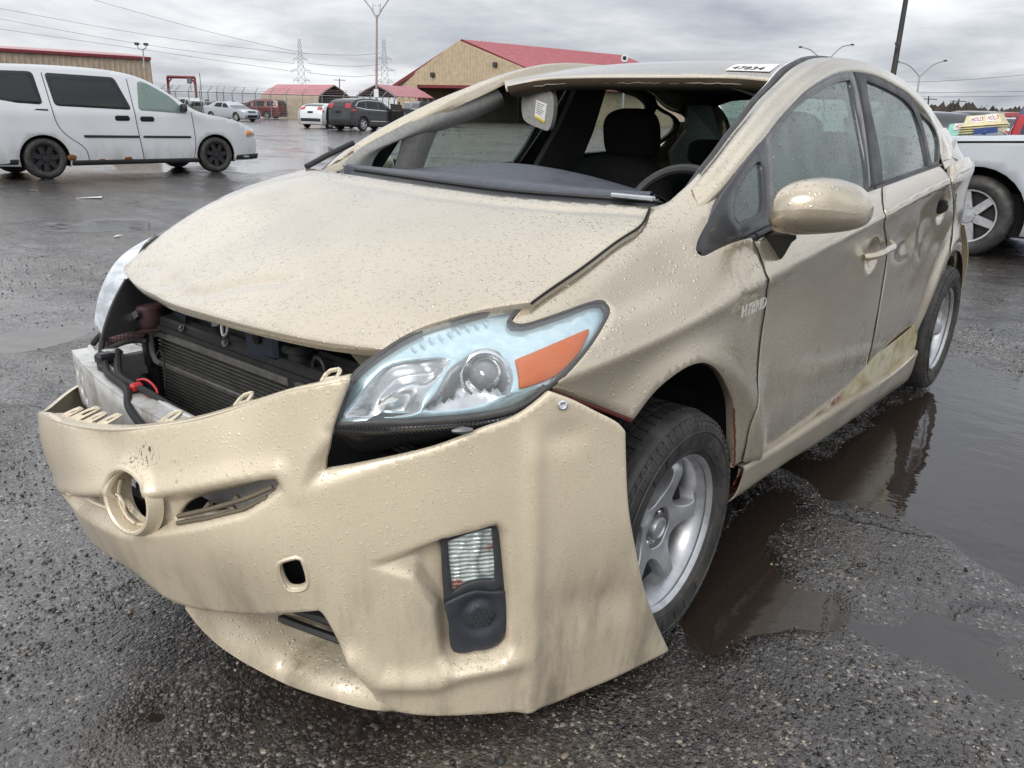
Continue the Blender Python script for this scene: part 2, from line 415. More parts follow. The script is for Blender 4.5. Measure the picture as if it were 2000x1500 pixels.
def drops(m,cell,thr=.34,dens=.55,stretch=(1,1,1)):
    """rain beads: rounded bumps at random cell points; returns height 0..1"""
    v=m.map((cell*stretch[0],cell*stretch[1],cell*stretch[2]))
    wob=m.n('ShaderNodeVectorMath',operation='MULTIPLY_ADD'); nz=m.n('ShaderNodeTexNoise'); m.l(v,nz.inputs['Vector']); nz.inputs['Scale'].default_value=1.3; nz.inputs['Detail'].default_value=1
    m.l(nz.outputs[1],wob.inputs[0]); wob.inputs[1].default_value=(.55,.55,.55); m.l(v,wob.inputs[2])
    x=m.n('ShaderNodeTexVoronoi',feature='F1'); m.l(wob.outputs[0],x.inputs['Vector']); x.inputs['Scale'].default_value=1
    se=m.n('ShaderNodeSeparateColor'); m.l(x.outputs['Color'],se.inputs[0])
    rad=m.math('MULTIPLY',m.ss(se.outputs[0],1-dens,1.,0.,1.),thr)
    rad=m.math('MAXIMUM',rad,.001)
    q=m.math('DIVIDE',x.outputs['Distance'],rad)
    return m.ss(q,1.0,.35)
def paint(name,col,metal=.6,rough=.24,drop=True,dirt=1.0,scuffs=(),coat=1.0,ds=82,dz=(.95,.15),peel=.00012):
    m=NT(name); pos=m.pos()
    sx=m.n('ShaderNodeSeparateXYZ'); m.l(pos,sx.inputs[0])
    big=m.noise(3.,4,.6); c=m.mix(m.ss(big,.35,.7),tuple(x*.94 for x in col),tuple(x*1.05 for x in col))
    # road dirt: streaky grey brown film that thins upwards, fine specks
    st=m.noise(9,6,.65,m.map((1,1,.25)))
    film=m.math('MULTIPLY',m.ss(st,.40,.72),m.ss(sx.outputs[2],dz[0],dz[1],0.,.42*dirt))
    c=m.mix(film,c,(.16,.135,.105))
    spk=m.math('MULTIPLY',m.ss(m.vor(150),.16,.08),m.ss(m.noise(30,2),.52,.62))
    c=m.mix(m.math('MULTIPLY',spk,.55*dirt),c,(.06,.05,.04))
    sc_=m.math('MULTIPLY',m.ss(m.noise(14,7,.75,m.map((1,1,2.4),(4,1,2))),.70,.74),.5)
    c=m.mix(sc_,c,tuple(x*.55 for x in col))
    for (q,rad,th) in scuffs:
        dd=m.n('ShaderNodeVectorMath',operation='DISTANCE'); m.l(pos,dd.inputs[0]); dd.inputs[1].default_value=q
        k=m.math('MULTIPLY',m.ss(dd.outputs[1],rad,rad*.3),m.ss(m.noise(110,5,.75,m.map((1,1,.6))),th,th+.05)); c=m.mix(k,c,(.035,.03,.028))
    fl=m.ss(m.noise(520,2,.6),.3,.7,.90,1.10); sv=m.n('ShaderNodeVectorMath',operation='SCALE'); m.l(c,sv.inputs[0]); m.l(fl,sv.inputs['Scale']); c=sv.outputs[0]
    op=m.noise(420,2,.5)
    nr=m.bump(op,peel,.5)
    if drop:
        hgt=m.math('MAXIMUM',drops(m,ds,.40,.8),m.math('MULTIPLY',drops(m,ds*2.3,.46,.7),.5))
        up=m.n('ShaderNodeNewGeometry'); su=m.n('ShaderNodeSeparateXYZ'); m.l(up.outputs['Normal'],su.inputs[0])
        wet=m.ss(su.outputs[2],.25,.85,.20,1.)
        hgt=m.math('MULTIPLY',hgt,wet)
        hgt=m.math('MULTIPLY',hgt,m.ss(m.noise(5,2),.33,.5,.35,1.))
        cn=m.bump(hgt,.0036,1.,nr); nr=m.bump(hgt,.0024,.9,nr); 
        ro=m.ss(hgt,0.,.3,rough,.12)
        c=m.mix(m.math('MULTIPLY',hgt,.10),c,(.9,.88,.82))
    else: ro=rough; cn=nr
    ro=m.math('ADD',ro,m.math('MULTIPLY',film,.3))
    m.pbr(c,ro,metal,nr,.5,coat,.03 if coat>.9 else .14,cn)
    return m.end()
M={}
SCUFF=[((x,y-1.2,z),r,t) for (x,y,z),r,t in (([*B(np.array([a]),np.array([b]))[0]],r,t) for (a,b),r,t in zip([(1.4169,.6084),(1.3845,.5895),(1.5011,.5954),(1.3926,.6165),(2.3092,.6337),(2.2766,.5746)],(.045,.03,.03,.05,.06,.05),(.54,.55,.57,.60,.63,.64)))]
GOLD=(.55,.48,.365)
M['paint']=paint('champagne paint',GOLD)
M['bumper']=paint('front-lit champagne bumper paint',(.74,.64,.475),coat=.6,metal=.22,rough=.36,ds=105,dz=(.56,.16),peel=.0005,dirt=1.75,scuffs=SCUFF)  # matte body champagne, its colour lightened to stand in for bright front light
M['black_plastic']=plain('black plastic',(.018,.019,.021),.45,0,.5,90)
M['grey_plastic']=plain('dark grey plastic',(.045,.047,.052),.5,0,.4,90)
M['rubber']=plain('rubber',(.022,.022,.023),.75,0,.5,70)
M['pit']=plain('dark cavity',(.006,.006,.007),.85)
M['alu']=plain('cast aluminium',(.55,.56,.58),.38,.85,.3,120)
M['rim']=plain('silver rim lacquer',(.52,.53,.55),.38,.7,.15,120,coat=.4)
M['chrome']=plain('chrome',(.75,.76,.78),.1,1)
M['trimgrey']=plain('grey interior trim',(.30,.295,.28),.62,0,.5,260)
M['dark_fabric']=plain('dark seat fabric',(.018,.018,.019),.95,0,.6,300,spec=.2)
M['dash']=plain('dashboard',(.06,.065,.082),.42,0,.5,220)
M['liner']=plain('dark headliner',(.035,.034,.033),.95,0,.4,200,spec=.1)
M['white']=plain('white paper',(.8,.8,.79),.6)
M['ink']=plain('black ink',(.02,.02,.02),.6)
def glass(name,tint=(.62,.74,.70),film=(.28,.36,.34),haze=.10,drop=True,gl=.05):
    m=NT(name)
    tr=m.n('ShaderNodeBsdfTransparent'); tr.inputs[0].default_value=tint+(1,)
    gl_=m.n('ShaderNodeBsdfGlossy'); gl_.inputs['Roughness'].default_value=gl; gl_.inputs[0].default_value=(1,1,1,1)
    df=m.n('ShaderNodeBsdfDiffuse'); df.inputs[0].default_value=film+(1,)
    fr=m.n('ShaderNodeFresnel'); ge=m.n('ShaderNodeNewGeometry'); m.l(m.math('MULTIPLY_ADD',ge.outputs['Backfacing'],-.8333,1.5),fr.inputs[0])
    x1=m.n('ShaderNodeMixShader'); x2=m.n('ShaderNodeMixShader')
    hz=m.ss(m.noise(7,5,.6),.3,.7,haze*.7,haze*1.3)
    if drop:
        hgt=m.math('MAXIMUM',drops(m,62,.42,.6),m.math('MULTIPLY',drops(m,130,.42,.6),.7))
        nr=m.bump(hgt,.004,1.); m.l(nr,gl_.inputs['Normal']); m.l(nr,fr.inputs['Normal'])
        hz=m.math('ADD',hz,m.math('MULTIPLY',hgt,.34))
    m.val(x1.inputs[0],hz); m.l(tr.outputs[0],x1.inputs[1]); m.l(df.outputs[0],x1.inputs[2])
    m.l(fr.outputs[0],x2.inputs[0]); m.l(x1.outputs[0],x2.inputs[1]); m.l(gl_.outputs[0],x2.inputs[2])
    m.l(x2.outputs[0],m.out.inputs[0]); return m.end()
M['glass']=glass('rainy side glass',(.70,.82,.77),(.36,.48,.43),.22)
M['darkglass']=glass('tinted glass',(.10,.105,.115),(.03,.03,.035),.25,False,.03)
M['lens']=glass('hazed lamp lens',(.93,.95,.96),(.84,.90,.92),.055,False,.05)
M['clear']=glass('clear glass',(.85,.9,.88),(.5,.5,.5),.03,False,.02)
def more_mats():
    M['frame']=plain('window frame film',(.032,.033,.037),.32,0,.2,120,coat=.3)
    M['fin']=plain('radiator aluminium',(.22,.215,.20),.5,.7,.5,150)
    M['redbrown']=plain('red brown cap',(.06,.030,.034),.5,0,.4,120)
    M['latch']=plain('blue black steel',(.035,.042,.06),.35,.3,.5,60)
    M['tan']=plain('tan bracket',(.22,.19,.15),.5,.3,.3,80)
    m=NT('inner wing paint'); v=m.vor(28); c=m.mix(m.ss(v,.16,.10),(.36,.31,.23),(.03,.027,.022)); m.pbr(c,.5,.2); M['innerpaint']=m.end()
    m=NT('braided red hose'); w=m.n('ShaderNodeTexBrick'); m.l(m.map((90,90,90),(0,0,0),(0,.8,.8)),w.inputs[0]); w.inputs['Scale'].default_value=1
    c=m.mix(m.ss(m.vor(130,None,'F1',.0),.25,.6),(.15,.06,.065),(.045,.022,.024)); m.pbr(c,.6,0,m.bump(m.vor(130,None,'F1',.0),.002,.8)); M['hose']=m.end()
    M['red']=plain('red tape',(.50,.03,.04),.35)
    m=NT('weathered aluminium'); n_=m.noise(14,7,.7); c=m.mix(m.ss(n_,.40,.68),(.72,.72,.70),(.50,.49,.47)); c=m.mix(m.math('MULTIPLY',m.ss(m.noise(5,6,.7,m.map((1,1,.4))),.52,.70),.7),c,(.23,.18,.14)); m.pbr(c,m.ss(n_,.3,.7,.35,.6),.45,m.bump(n_,.001,.4)); M['beam']=m.end()
    m=NT('fluted marker lens'); w=m.n('ShaderNodeTexWave',bands_direction='X'); m.l(m.map((1,-.8,0)),w.inputs[0]); w.inputs['Scale'].default_value=60
    m.pbr(m.mix(w.outputs[0],(.012,.013,.016),(.045,.048,.055)),.18,.0,m.bump(w.outputs[0],.002,.7),.5,.6); M['marker']=m.end()
    M['foggrey']=plain('blue grey plastic',(.040,.045,.056),.45,0,.5,130)
    M['liner_plastic']=plain('felt arch liner',(.012,.013,.016),.85,0,.6,40)
    M['grilledark']=plain('dirty gold grille',(.15,.125,.085),.5,.2,.4,60)
more_mats()
M['yellow']=plain('yellow',(.75,.55,.02),.5)
M['steer']=plain('steering wheel leather',(.030,.030,.032),.5,0,.4,200)
M['card']=plain('door card',(.075,.080,.072),.7,0,.4,150)
M['header']=plain('rusty header edge',(.10,.075,.05),.6,.1,.6,50)
M['lens2']=glass('broken clear tail lamp',(.8,.82,.82),(.75,.72,.70),.55,False,.1)
M['hiviz']=plain('high visibility yellow',(.75,.85,.02),.5)
M['header2']=plain('torn sealant',(.25,.23,.20),.6)
M['steelgrey']=plain('dull bulb',(.16,.16,.17),.25,.5)
m=NT('hazy far lamp'); n_=m.noise(12,4,.6,m.map((1,1,3))); c=m.mix(m.ss(n_,.35,.65),(.42,.45,.47),(.70,.74,.76)); m.pbr(c,.12,.35,m.bump(m.noise(9,3,.5,m.map((2,2,1))),.01,.4),.6,.8); M['rlens']=m.end()
M['vanfront']=glass('clear van glass',(.50,.60,.56),(.30,.38,.35),.40,False,.03)
M['lamprim']=plain('lamp seal',(.065,.063,.063),.4,0,.3,150)
# ================= the hero car: shell =================
CAR=empty('hatchback_car',(0,1.2,0))
tag(CAR,'beige gold hatchback with missing windshield, exposed radiator and hanging front bumper in the foreground','car')
def sS(u): return np.stack([S(u[:,0],u[:,1]),u[:,0],u[:,1]],-1)
def sH(u): return np.stack([u[:,0],u[:,1],H(u[:,0],u[:,1])],-1)
def sG(u): return np.stack([GL(u[:,0],u[:,1]),u[:,0],u[:,1]],-1)
def sF(u): return FS(u[:,0],u[:,1])
def sB(u): return B(u[:,0],u[:,1])
def sR(u): return np.stack([u[:,0],u[:,1],ROOF(u[:,0],u[:,1])],-1)
def fpoly(poly,depth,fall,sc=(1,1)):
    poly=np.asarray(poly)*sc
    def f(u,p):
        q=u*sc; i=inside(q,poly); d=np.zeros(len(q)); 
        if i.any(): d[i]=-depth*sm(segdist(q[i],poly)/fall)
        return d
    return f
def fline(line,amp,w,sc=(1,1)):
    line=np.asarray(line)*sc
    def f(u,p): return amp*np.exp(-(segdist(u*sc,line,False)/w)**2)
    return f
def fsum(*fs): return lambda u,p: sum(f(u,p) for f in fs)
# --- bonnet ---
hood_out=outline([
 [(-.5185,-.6165),(-.415,-.6477),(-.3336,-.668),(-.2042,-.6886),(-.1021,-.6988),(.0489,-.6979),(.1746,-.6902),(.3288,-.6678),(.415,-.6469),(.5142,-.6134)],
 [(.5142,-.6134),(.5289,-.5453),(.5652,-.4827),(.608,-.4251),(.6701,-.3635)],
 [(.6701,-.3635),(.6747,-.2935),(.681,-.2161),(.6811,-.1267),(.6811,-.0429),(.6818,.0193),(.6629,.0758),(.6457,.1173)],
 [(.6457,.1173),(.5964,.1),(.4401,.0524),(.2628,.0149),(.0351,.0098),(-.2645,.039),(-.4336,.0488),(-.6768,.1122)],
 [(-.69,.12),(-.672,.05),(-.665,-.05),(-.66,-.2),(-.645,-.33),(-.615,-.47),(-.585,-.53),(-.555,-.59)]],.02)
def hood_feat(u,p):
    x,y=u[:,0],u[:,1]
    # crash creases near the front right corner, rear edge fold
    d=-.006*np.exp(-(segdist(u,np.array([(-.2581,-.6252),(-.139,-.6621),(-.0543,-.6545),(.005,-.5906),(.1073,-.5365)]),False)/.022)**2)
    d+=-.004*np.exp(-(segdist(u,np.array([(-.4675,-.6112),(-.4042,-.5886),(-.2999,-.602),(-.1851,-.6454)]),False)/.018)**2)
    d+=.003*np.exp(-(segdist(u,np.array([(-.1502,-.6381),(-.2222,-.6856)]),False)/.03)**2)
    ln=np.array([(.6936,-.07),(.6239,-.33),(.5273,-.5548)]); 
    d+=.004*np.exp(-((x+.0)/.25)**2)*0
    rear=np.array([(-.3535,-.0158),(.1005,-.0558),(.3096,-.0393),(.4781,.0017),(.6619,.0752)])
    d+=-.004*np.exp(-(segdist(u,rear,False)/.012)**2)
    d+=.0006*np.sin(9*x+2.*y)*np.cos(7*y)
    return d
trim('hood',sH,hood_out,M['paint'],CAR,h=.016,feat=hood_feat,flange=.02,rnd=.0012)
# --- wing ---
fsc=(1,1)
arch_px=[(1434,912)]
fen_out=outline([
 [(.034,-.3395),(.0246,-.2714),(.0201,-.1912),(.0144,-.1001),(.0141,-.0149),(.0163,.0495),(.0054,.0977),(-.0029,.1313)],
 [(-.0029,.1313),(.0042,.172),(.0028,.2166),(.0017,.2918),(.0007,.3437)],
 [(.0007,.3437),(.0083,.3586),(.0269,.3264),(.0439,.307)],
 [(.0446,.3054),(.0708,.2065),(.1047,.1396),(.1185,.1214),(.1316,.1137),(.1442,.1196),(.1514,.1513),(.1775,.3253)],
 [(.1785,.3249),(.2116,.3448),(.2394,.3475),(.2628,.3539),(.3229,.3796),(.4036,.3792),(.5162,.3665),(.6229,.3326),(.7034,.3357),(.7326,.3315)],
 [(.738,.3335),(.7374,.2881)],
 [(.7389,.2947),(.6544,.2784),(.5459,.2402),(.487,.1954),(.4206,.1277),(.3769,.0701),(.3542,.025),(.342,-.0409),(.3449,-.1006),(.356,-.1563),(.3757,-.1998),(.3944,-.2283)],
 [(.3945,-.2314),(.3601,-.282),(.3024,-.3722),(.2614,-.4317)],
 [(.2594,-.4312),(.2238,-.3707),(.1894,-.3065),(.1571,-.2403),(.1358,-.2092),(.1178,-.2076),(.1048,-.2323)],
 [(.1048,-.2323),(.0938,-.3021),(.085,-.3618),(.0724,-.4011),(.0611,-.4066)],
 [(.0597,-.4056),(.0392,-.3692),(.034,-.3408)]],.011)
fen_feat=fsum(fline([(.2342,.2433),(.2565,.2454),(.301,.2849)],-.006,.03), fline([(.2324,.2047),(.2491,.2856)],.004,.014))
trim('fender',sF,fen_out,M['paint'],CAR,h=.016,feat=fen_feat,flange=.025,mirror=False,rnd=.0012)
# far wing: mirror image, mostly hidden
trim('fender',sF,fen_out,M['paint'],CAR,h=.04,flange=.025,mirror='only')
# --- doors ---
belt_px=None
fd_out=outline([
 [(.3679,.9854),(.3623,.9498),(.3533,.9078),(.3642,.8764),(.3905,.8175),(.3879,.7368),(.3806,.6207),(.3379,.5129),(.3444,.4316),(.3455,.4001)],
 [(.3546,.388),(.5428,.3621),(.8041,.3464),(1.054,.3414),(1.5258,.3081)],
 [(1.5343,.3124),(1.5006,.3989),(1.4832,.4953),(1.5001,.6999),(1.4816,.8514),(1.3299,.9736),(1.4256,1.0561)],
 [(1.4256,1.0561),(1.2661,1.0479),(.824,1.0204),(.4982,1.0005),(.374,.9873)]],.02)
def cup(u0,ry,rz,depth,tilt=.0):
    def f(u,p):
        dy,dz=(u[:,0]-u0[0]),(u[:,1]-u0[1]); a=dy+tilt*dz
        r=np.sqrt((a/ry)**2+(dz/rz)**2); return -depth*sm((1-r)/.55)
    return f
h1=[(1.3105,.8387)][0]; h2=[(2.3124,.933)][0]
trim('front_door',sS,fd_out,M['paint'],CAR,h=.018,feat=fsum(cup(h1,.085,.062,.030)),flange=.02,rnd=.0012)
trim('front_door',sS,fd_out,M['paint'],CAR,h=.05,flange=.02,mirror='only')
rd_out=outline([
 [(1.4407,1.0554),(1.3506,.9721),(1.5087,.8483),(1.5308,.6952),(1.5183,.4878),(1.5425,.3885),(1.5803,.3019)],
 [(1.5803,.3019),(2.1395,.2414),(2.5667,.2248),(2.5648,.3003)],
 [(2.5648,.3003),(2.6587,.2965),(2.5252,.4709),(2.5556,.561)],
 [(2.5556,.561),(2.602,.6208),(2.5256,.7165),(2.6074,.8001),(2.5472,.921),(2.3249,1.0307)],
 [(2.3249,1.0307),(2.2921,1.0775),(2.2493,1.0991)],
 [(2.2493,1.0991),(1.8178,1.0754),(1.4436,1.0569)]],.02)
def rd_feat(u,p):
    # crash dents: soft wavy hollows
    d=-.013*np.exp(-(((u[:,0]-1.78)/.16)**2+((u[:,1]-.84)/.06)**2))
    d+=-.010*np.exp(-(((u[:,0]-2.10)/.10)**2+((u[:,1]-.80)/.07)**2))
    d+=-.008*np.exp(-(((u[:,0]-1.93)/.16)**2+((u[:,1]-.66)/.06)**2))
    d+=.006*np.exp(-(((u[:,0]-1.95)/.05)**2+((u[:,1]-.78)/.08)**2))
    return d
trim('rear_door',sS,rd_out,M['paint'],CAR,h=.018,feat=fsum(cup(h2,.085,.066,.035),rd_feat),flange=.02,rnd=.0012)
trim('rear_door',sS,rd_out,M['paint'],CAR,h=.05,flange=.02,mirror='only')
# --- rear quarter with wheel arch ---
an=np.linspace(math.radians(152),math.radians(-12),22)
qarch=[(2.70+.372*math.cos(a),.30+.368*math.sin(a)) for a in an]
q_out=outline([
 [(qarch[0][0],qarch[0][1])]+[(2.5993,.5544),(2.65,.6142),(2.5519,.7137),(2.6386,.7973),(2.5853,.9183),(2.3479,1.0339)]+[(2.44,1.075)],
 [(2.47,1.10),(2.62,1.115),(2.85,1.12),(3.1,1.10),(3.32,1.07)],
 [(3.33,1.06),(3.38,.9),(3.38,.6),(3.34,.30)],
 [(3.33,.26),(3.2,.22),(3.08,.215)],
 qarch[::-1][:1]+qarch[::-1][1:]],.03)
trim('quarter_panel',sS,q_out,M['paint'],CAR,h=.03,flange=.03,feat=fline([(2.74+.10*math.cos(t),.90+.10*math.sin(t)) for t in np.linspace(0,6.2,30)],-.003,.004))
trim('quarter_panel',sS,q_out,M['paint'],CAR,h=.06,flange=.03,mirror='only')
# --- sill skirt ---
lip=np.array([(.872,.3531,.3725),(.873,.5103,.3622),(.874,.7066,.3509),(.873,1.1405,.3295),(.87,1.5133,.3032),(.866,1.9644,.284),(.862,2.2468,.2953)])
bot=np.array([(.838,.3327,.2626),(.838,.4624,.2555),(.838,.5919,.2504),(.835,.9973,.2152),(.828,1.532,.1728),(.815,2.3253,.1128)])
mid=np.array([(.866,.2206,.3635),(.872,.3845,.3446),(.873,.6399,.3179),(.872,1.056,.2948),(.868,1.5778,.2586),(.86,2.1822,.2393)])
row0=np.array([(.852,.3744,.3728)])
inn=lip+np.array([-.028,0,.004]); und=bot+np.array([-.10,0,-.012])
sk=loft([inn,lip,mid*.0+np.stack([np.interp(np.linspace(0,1,6),np.linspace(0,1,7),(lip-[0.0,0,.018])[:,k]) for k in range(3)],1),bot,und],26,60)
def skirt_shell(Pg,name,mir):
    Q=Pg*np.array([-1,1,1]) if mir else Pg
    return thick(name,Q if not mir else Q[:,::-1],.004,M['skirt'],CAR)
def paint_primer():
    m=NT('sill paint with bare primer'); pos=m.pos(); sx=m.n('ShaderNodeSeparateXYZ'); m.l(pos,sx.inputs[0])
    c=m.mix(m.ss(m.noise(6,4,.6),.35,.7),tuple(x*.86 for x in GOLD),GOLD)
    st=m.noise(8,6,.6,m.map((1,.35,1)))
    c=m.mix(m.math('MULTIPLY',m.ss(st,.45,.7),.55),c,(.15,.125,.095))
    m.pbr(c,.42,.5,m.bump(m.noise(300,2),.0003,.5),.5,.5); return m.end()
M['skirt']=paint_primer()
skirt_shell(sk,'sill_skirt',False); skirt_shell(sk,'sill_skirt',True)
# bare sill seen between door and skirt: yellowed primer with dark red patches
def primer():
    m=NT('bare primer'); n_=m.noise(10,5,.65,m.map((1,.5,1)))
    c=m.ramp(n_,[(.30,(.30,.24,.12)),(.46,(.46,.40,.24)),(.58,(.56,.52,.40)),(.70,(.36,.31,.18))])
    sx=m.n('ShaderNodeSeparateXYZ'); m.l(m.pos(),sx.inputs[0])
    red=m.math('MULTIPLY',m.ss(m.noise(26,5,.7,m.map((1,.5,1),(3,0,0))),.42,.50),m.ss(sx.outputs[1],.10,-.05))
    c=m.mix(red,c,(.14,.012,.012))
    m.pbr(c,.5,0,m.bump(n_,.002,.4)); return m.end()
M['primer']=primer()
si=loft([np.array([(.842,.38,.40),(.842,.9,.40),(.84,1.5,.405),(.836,2.0,.41),(.83,2.30,.42)]),np.array([(.846,.38,.33),(.846,.9,.315),(.845,1.5,.30),(.84,2.0,.285),(.835,2.3,.275)]),np.array([(.80,.38,.22),(.80,.9,.20),(.80,1.5,.19),(.795,2.0,.17),(.79,2.3,.16)])],10,30)
thick('sill',si,.004,M['primer'],CAR)
thick('sill',(si*np.array([-1,1,1]))[:,::-1],.004,M['primer'],CAR)
# --- roof rail (pillar and side arch in one) ---
def gl3(l): return [(float(GL(np.array(a),np.array(b)))+.004,a,b) for a,b in l]
inn=[(.652,.3665,1.1401),(.642,.4594,1.1821),(.63,.5517,1.2254),(.617,.6513,1.2671),(.603,.7568,1.3142),(.592,.8635,1.3528),(.583,.9532,1.3853),(.575,1.0329,1.4143),(.565,1.1558,1.4454),(.557,1.2312,1.4593)]+[(.548,1.55,1.482),(.54,1.85,1.482),(.535,2.15,1.47),(.535,2.45,1.437),(.545,2.75,1.38),(.57,3.0,1.30),(.61,3.18,1.20),(.665,3.3,1.10)]
low=gl3([(.2854,1.0961),(.3586,1.1327),(.4556,1.1791),(.5726,1.2271),(.7018,1.2722),(.8485,1.3172),(.9682,1.3521),(1.0879,1.3787),(1.2424,1.4084),(1.3793,1.4294),(1.5193,1.4389),(1.7668,1.4377),(2.0516,1.4102),(2.2987,1.3701),(2.5056,1.3086)])+[(.655,2.70,1.24),(.70,2.72,1.17),(.742,2.60,1.11)]
inn=np.array(inn); low=np.array(low)
_t0=(inn[0]-inn[1]); _t0*=.07/np.linalg.norm(_t0); inn=np.vstack([inn[0]+_t0+[-.006,0,-.010],inn]); low=np.vstack([low[0]+_t0+[-.036,0,-.008],low]); low[1]-=[.018,0,0]; low[2]-=[.012,0,0]; low[3]-=[.006,0,0]
ax=low-inn; tl=np.gradient((inn+low)/2,axis=0); nr=np.cross(tl,ax); nr/=np.linalg.norm(nr,axis=1,keepdims=True)
nr*=np.sign(nr[:,2]+nr[:,0])[:,None]
def railrow(t,bulge): return inn+ax*t+nr*bulge
RAIL=loft([inn-nr*.03,inn-nr*.002,railrow(.08,.006),railrow(.30,.018),railrow(.55,.021),railrow(.8,.013),low,low-nr*.012],30,110)
thick('roof_rail',RAIL,.003,M['paint'],CAR); thick('roof_rail',(RAIL*np.array([-1,1,1]))[:,::-1],.003,M['paint'],CAR)
# --- roof ---
ditch=np.array([(.569,.9753),(.542,1.1159),(.4566,1.4364)])
r_out=outline([
 [(-.4533,.8771),(-.3664,.9325),(-.2268,.9375),(.0653,.9259),(.2869,.9494),(.452,.9805),(.5649,.9733)],
 [(.572,1.02),(.556,1.2),(.543,1.55),(.535,1.85),(.53,2.15),(.53,2.45),(.54,2.75)],
 [(.54,2.78),(.2,2.83),(-.2,2.83),(-.54,2.78)],
 [(-.54,2.75),(-.53,2.45),(-.53,2.15),(-.535,1.85),(-.543,1.55),(-.556,1.2),(-.563,1.0)]],.03)
trim('roof',sR,r_out,M['paint'],CAR,h=.03,flange=.012,feat=lambda u,p: -.012*sm((.06-(u[:,1]-.90-.03*u[:,0]**2))/.10))
# --- side windows: black frames with holes, panes behind ---
g_front=outline([[(.6113,1.2189),(.7278,1.2628),(.945,1.3252),(1.1751,1.3727),(1.3488,1.3986),(1.4658,1.4085)],[(1.4658,1.4085),(1.4303,1.3169),(1.4028,1.2166),(1.3708,1.1175),(1.3277,1.0531)],[(1.3264,1.0515),(.8434,1.0242),(.4935,1.0064)],[(.4935,1.0064),(.5355,1.073),(.5808,1.158),(.6113,1.2189)]],.03)
g_tri=ring([(.5122,1.1652),(.4797,1.1623),(.4035,1.1323),(.3411,1.0947),(.3084,1.0518),(.3039,1.0281),(.3646,1.0312),(.4327,1.0401),(.4589,1.056),(.4966,1.1224)],.02)
g_rear=outline([[(1.6518,1.4147),(1.8131,1.4013),(2.0124,1.3798),(2.1806,1.3489),(2.2565,1.3199)],[(2.2565,1.3199),(2.2792,1.2709),(2.2698,1.1721),(2.2384,1.0987)],[(2.2359,1.0968),(1.8499,1.0837),(1.5203,1.0707)],[(1.5203,1.0707),(1.5662,1.1631),(1.5922,1.2676),(1.6212,1.3626),(1.6518,1.4147)]],.03)
g_quart=outline([[(2.3618,1.3131),(2.453,1.2908),(2.5776,1.2589),(2.6229,1.2123),(2.5351,1.1409),(2.4814,1.1141)],[(2.4753,1.1099),(2.3359,1.1059)],[(2.3386,1.1079),(2.3501,1.1664),(2.3673,1.2419),(2.3586,1.311)]],.02)
f_front=outline([[(.2821,1.0938),(.407,1.1568),(.5716,1.2258),(.7462,1.2862),(.9669,1.3506),(1.1666,1.3941),(1.3776,1.4277),(1.5233,1.4374)],[(1.5224,1.4365),(1.4963,1.3266),(1.4345,1.1827),(1.3617,1.053)],[(1.3617,1.053),(.8434,1.0242),(.4927,1.0052),(.3637,.9895),(.145,.965)],[(.1415,.9653),(.1341,.974),(.1375,.9874),(.1522,1.0024),(.209,1.0449),(.2821,1.0938)]],.025)
f_rear=outline([[(1.5403,1.4374),(1.6627,1.4417),(1.8674,1.4294),(2.0489,1.4082),(2.2955,1.3679),(2.3449,1.3379),(2.5962,1.2699),(2.6732,1.2163),(2.5881,1.1396),(2.4914,1.0942)],[(2.4883,1.0921),(1.8372,1.0711),(1.3797,1.0537)],[(1.3797,1.0537),(1.4516,1.1824),(1.514,1.327),(1.5403,1.4374)]],.025)
for mir in (False,'only'):
    hh=.03 if not mir else .05
    a=trim('window_frame',sG,f_front,M['frame'] if 'frame' in M else M['black_plastic'],CAR,holes=[g_front,g_tri],h=hh,flange=.012,off=.002,mirror=mir)
    a=trim('window_frame',sG,f_rear,M['black_plastic'],CAR,holes=[g_rear,g_quart],h=hh,flange=.012,off=.002,mirror=mir)
    for nm,g in (('door_window',g_front),('quarter_window',g_tri),('door_window',g_rear),('quarter_window',g_quart)):
        trim(nm,sG,g,M['glass'],CAR,h=.05,flange=0,off=-.006,mirror=mir)
# belt strips
for k,(l,r) in enumerate((([(.132,.9684),(.1502,.9646),(.3637,.9895)],.008),([(.3722,.9912),(.4935,1.0064),(.8444,1.0256),(1.3604,1.0514)],.008),([(1.3839,1.0518),(1.8372,1.0711),(2.5009,1.0917)],.008))):
    for s_ in (1,-1):
        p=np.array([(GL(np.array(a),np.array(b))*s_+.006*s_,a,b) for a,b in smooth_line(l,.04)]); MB().tube(p,r,8).build('belt_strip',M['black_plastic'],CAR)

def seam(l,sf,d=.0028,r=.0034):
    q=smooth_line(np.array(l),.02); p=sf(q); e=1e-4; n=np.cross(sf(q+[e,0])-sf(q-[e,0]),sf(q+[0,e])-sf(q-[0,e])); n/=np.linalg.norm(n,axis=1,keepdims=True)
    if n[len(n)//2][0]+n[len(n)//2][2]<0: n=-n
    MB().tube(p-n*d,r,6).build('seam_shade',M['pit'],CAR)  # black tube laid in the shut line, stands in for the gap's shade
seam([(.3654,.9845),(.3605,.9494),(.3516,.9073),(.3603,.877),(.3869,.8181),(.3862,.7372),(.3751,.6222),(.3347,.5136),(.3408,.4325),(.3401,.4017)],sS)
seam([(1.4331,1.0558),(1.3402,.9729),(1.4931,.8501),(1.5154,.6975),(1.5006,.4916),(1.5212,.3938),(1.5541,.3091)],sS)
seam([(2.2493,1.0991),(2.2928,1.0734),(2.3427,1.0298),(2.566,.9197),(2.6228,.7987),(2.5376,.7153),(2.6261,.6174)],sS)
seam([(.6727,-.3619),(.6776,-.2939),(.684,-.2166),(.6843,-.1274),(.6844,-.0439),(.6852,.0182),(.6665,.0744),(.6477,.1185)],sH,.0035,.0028)
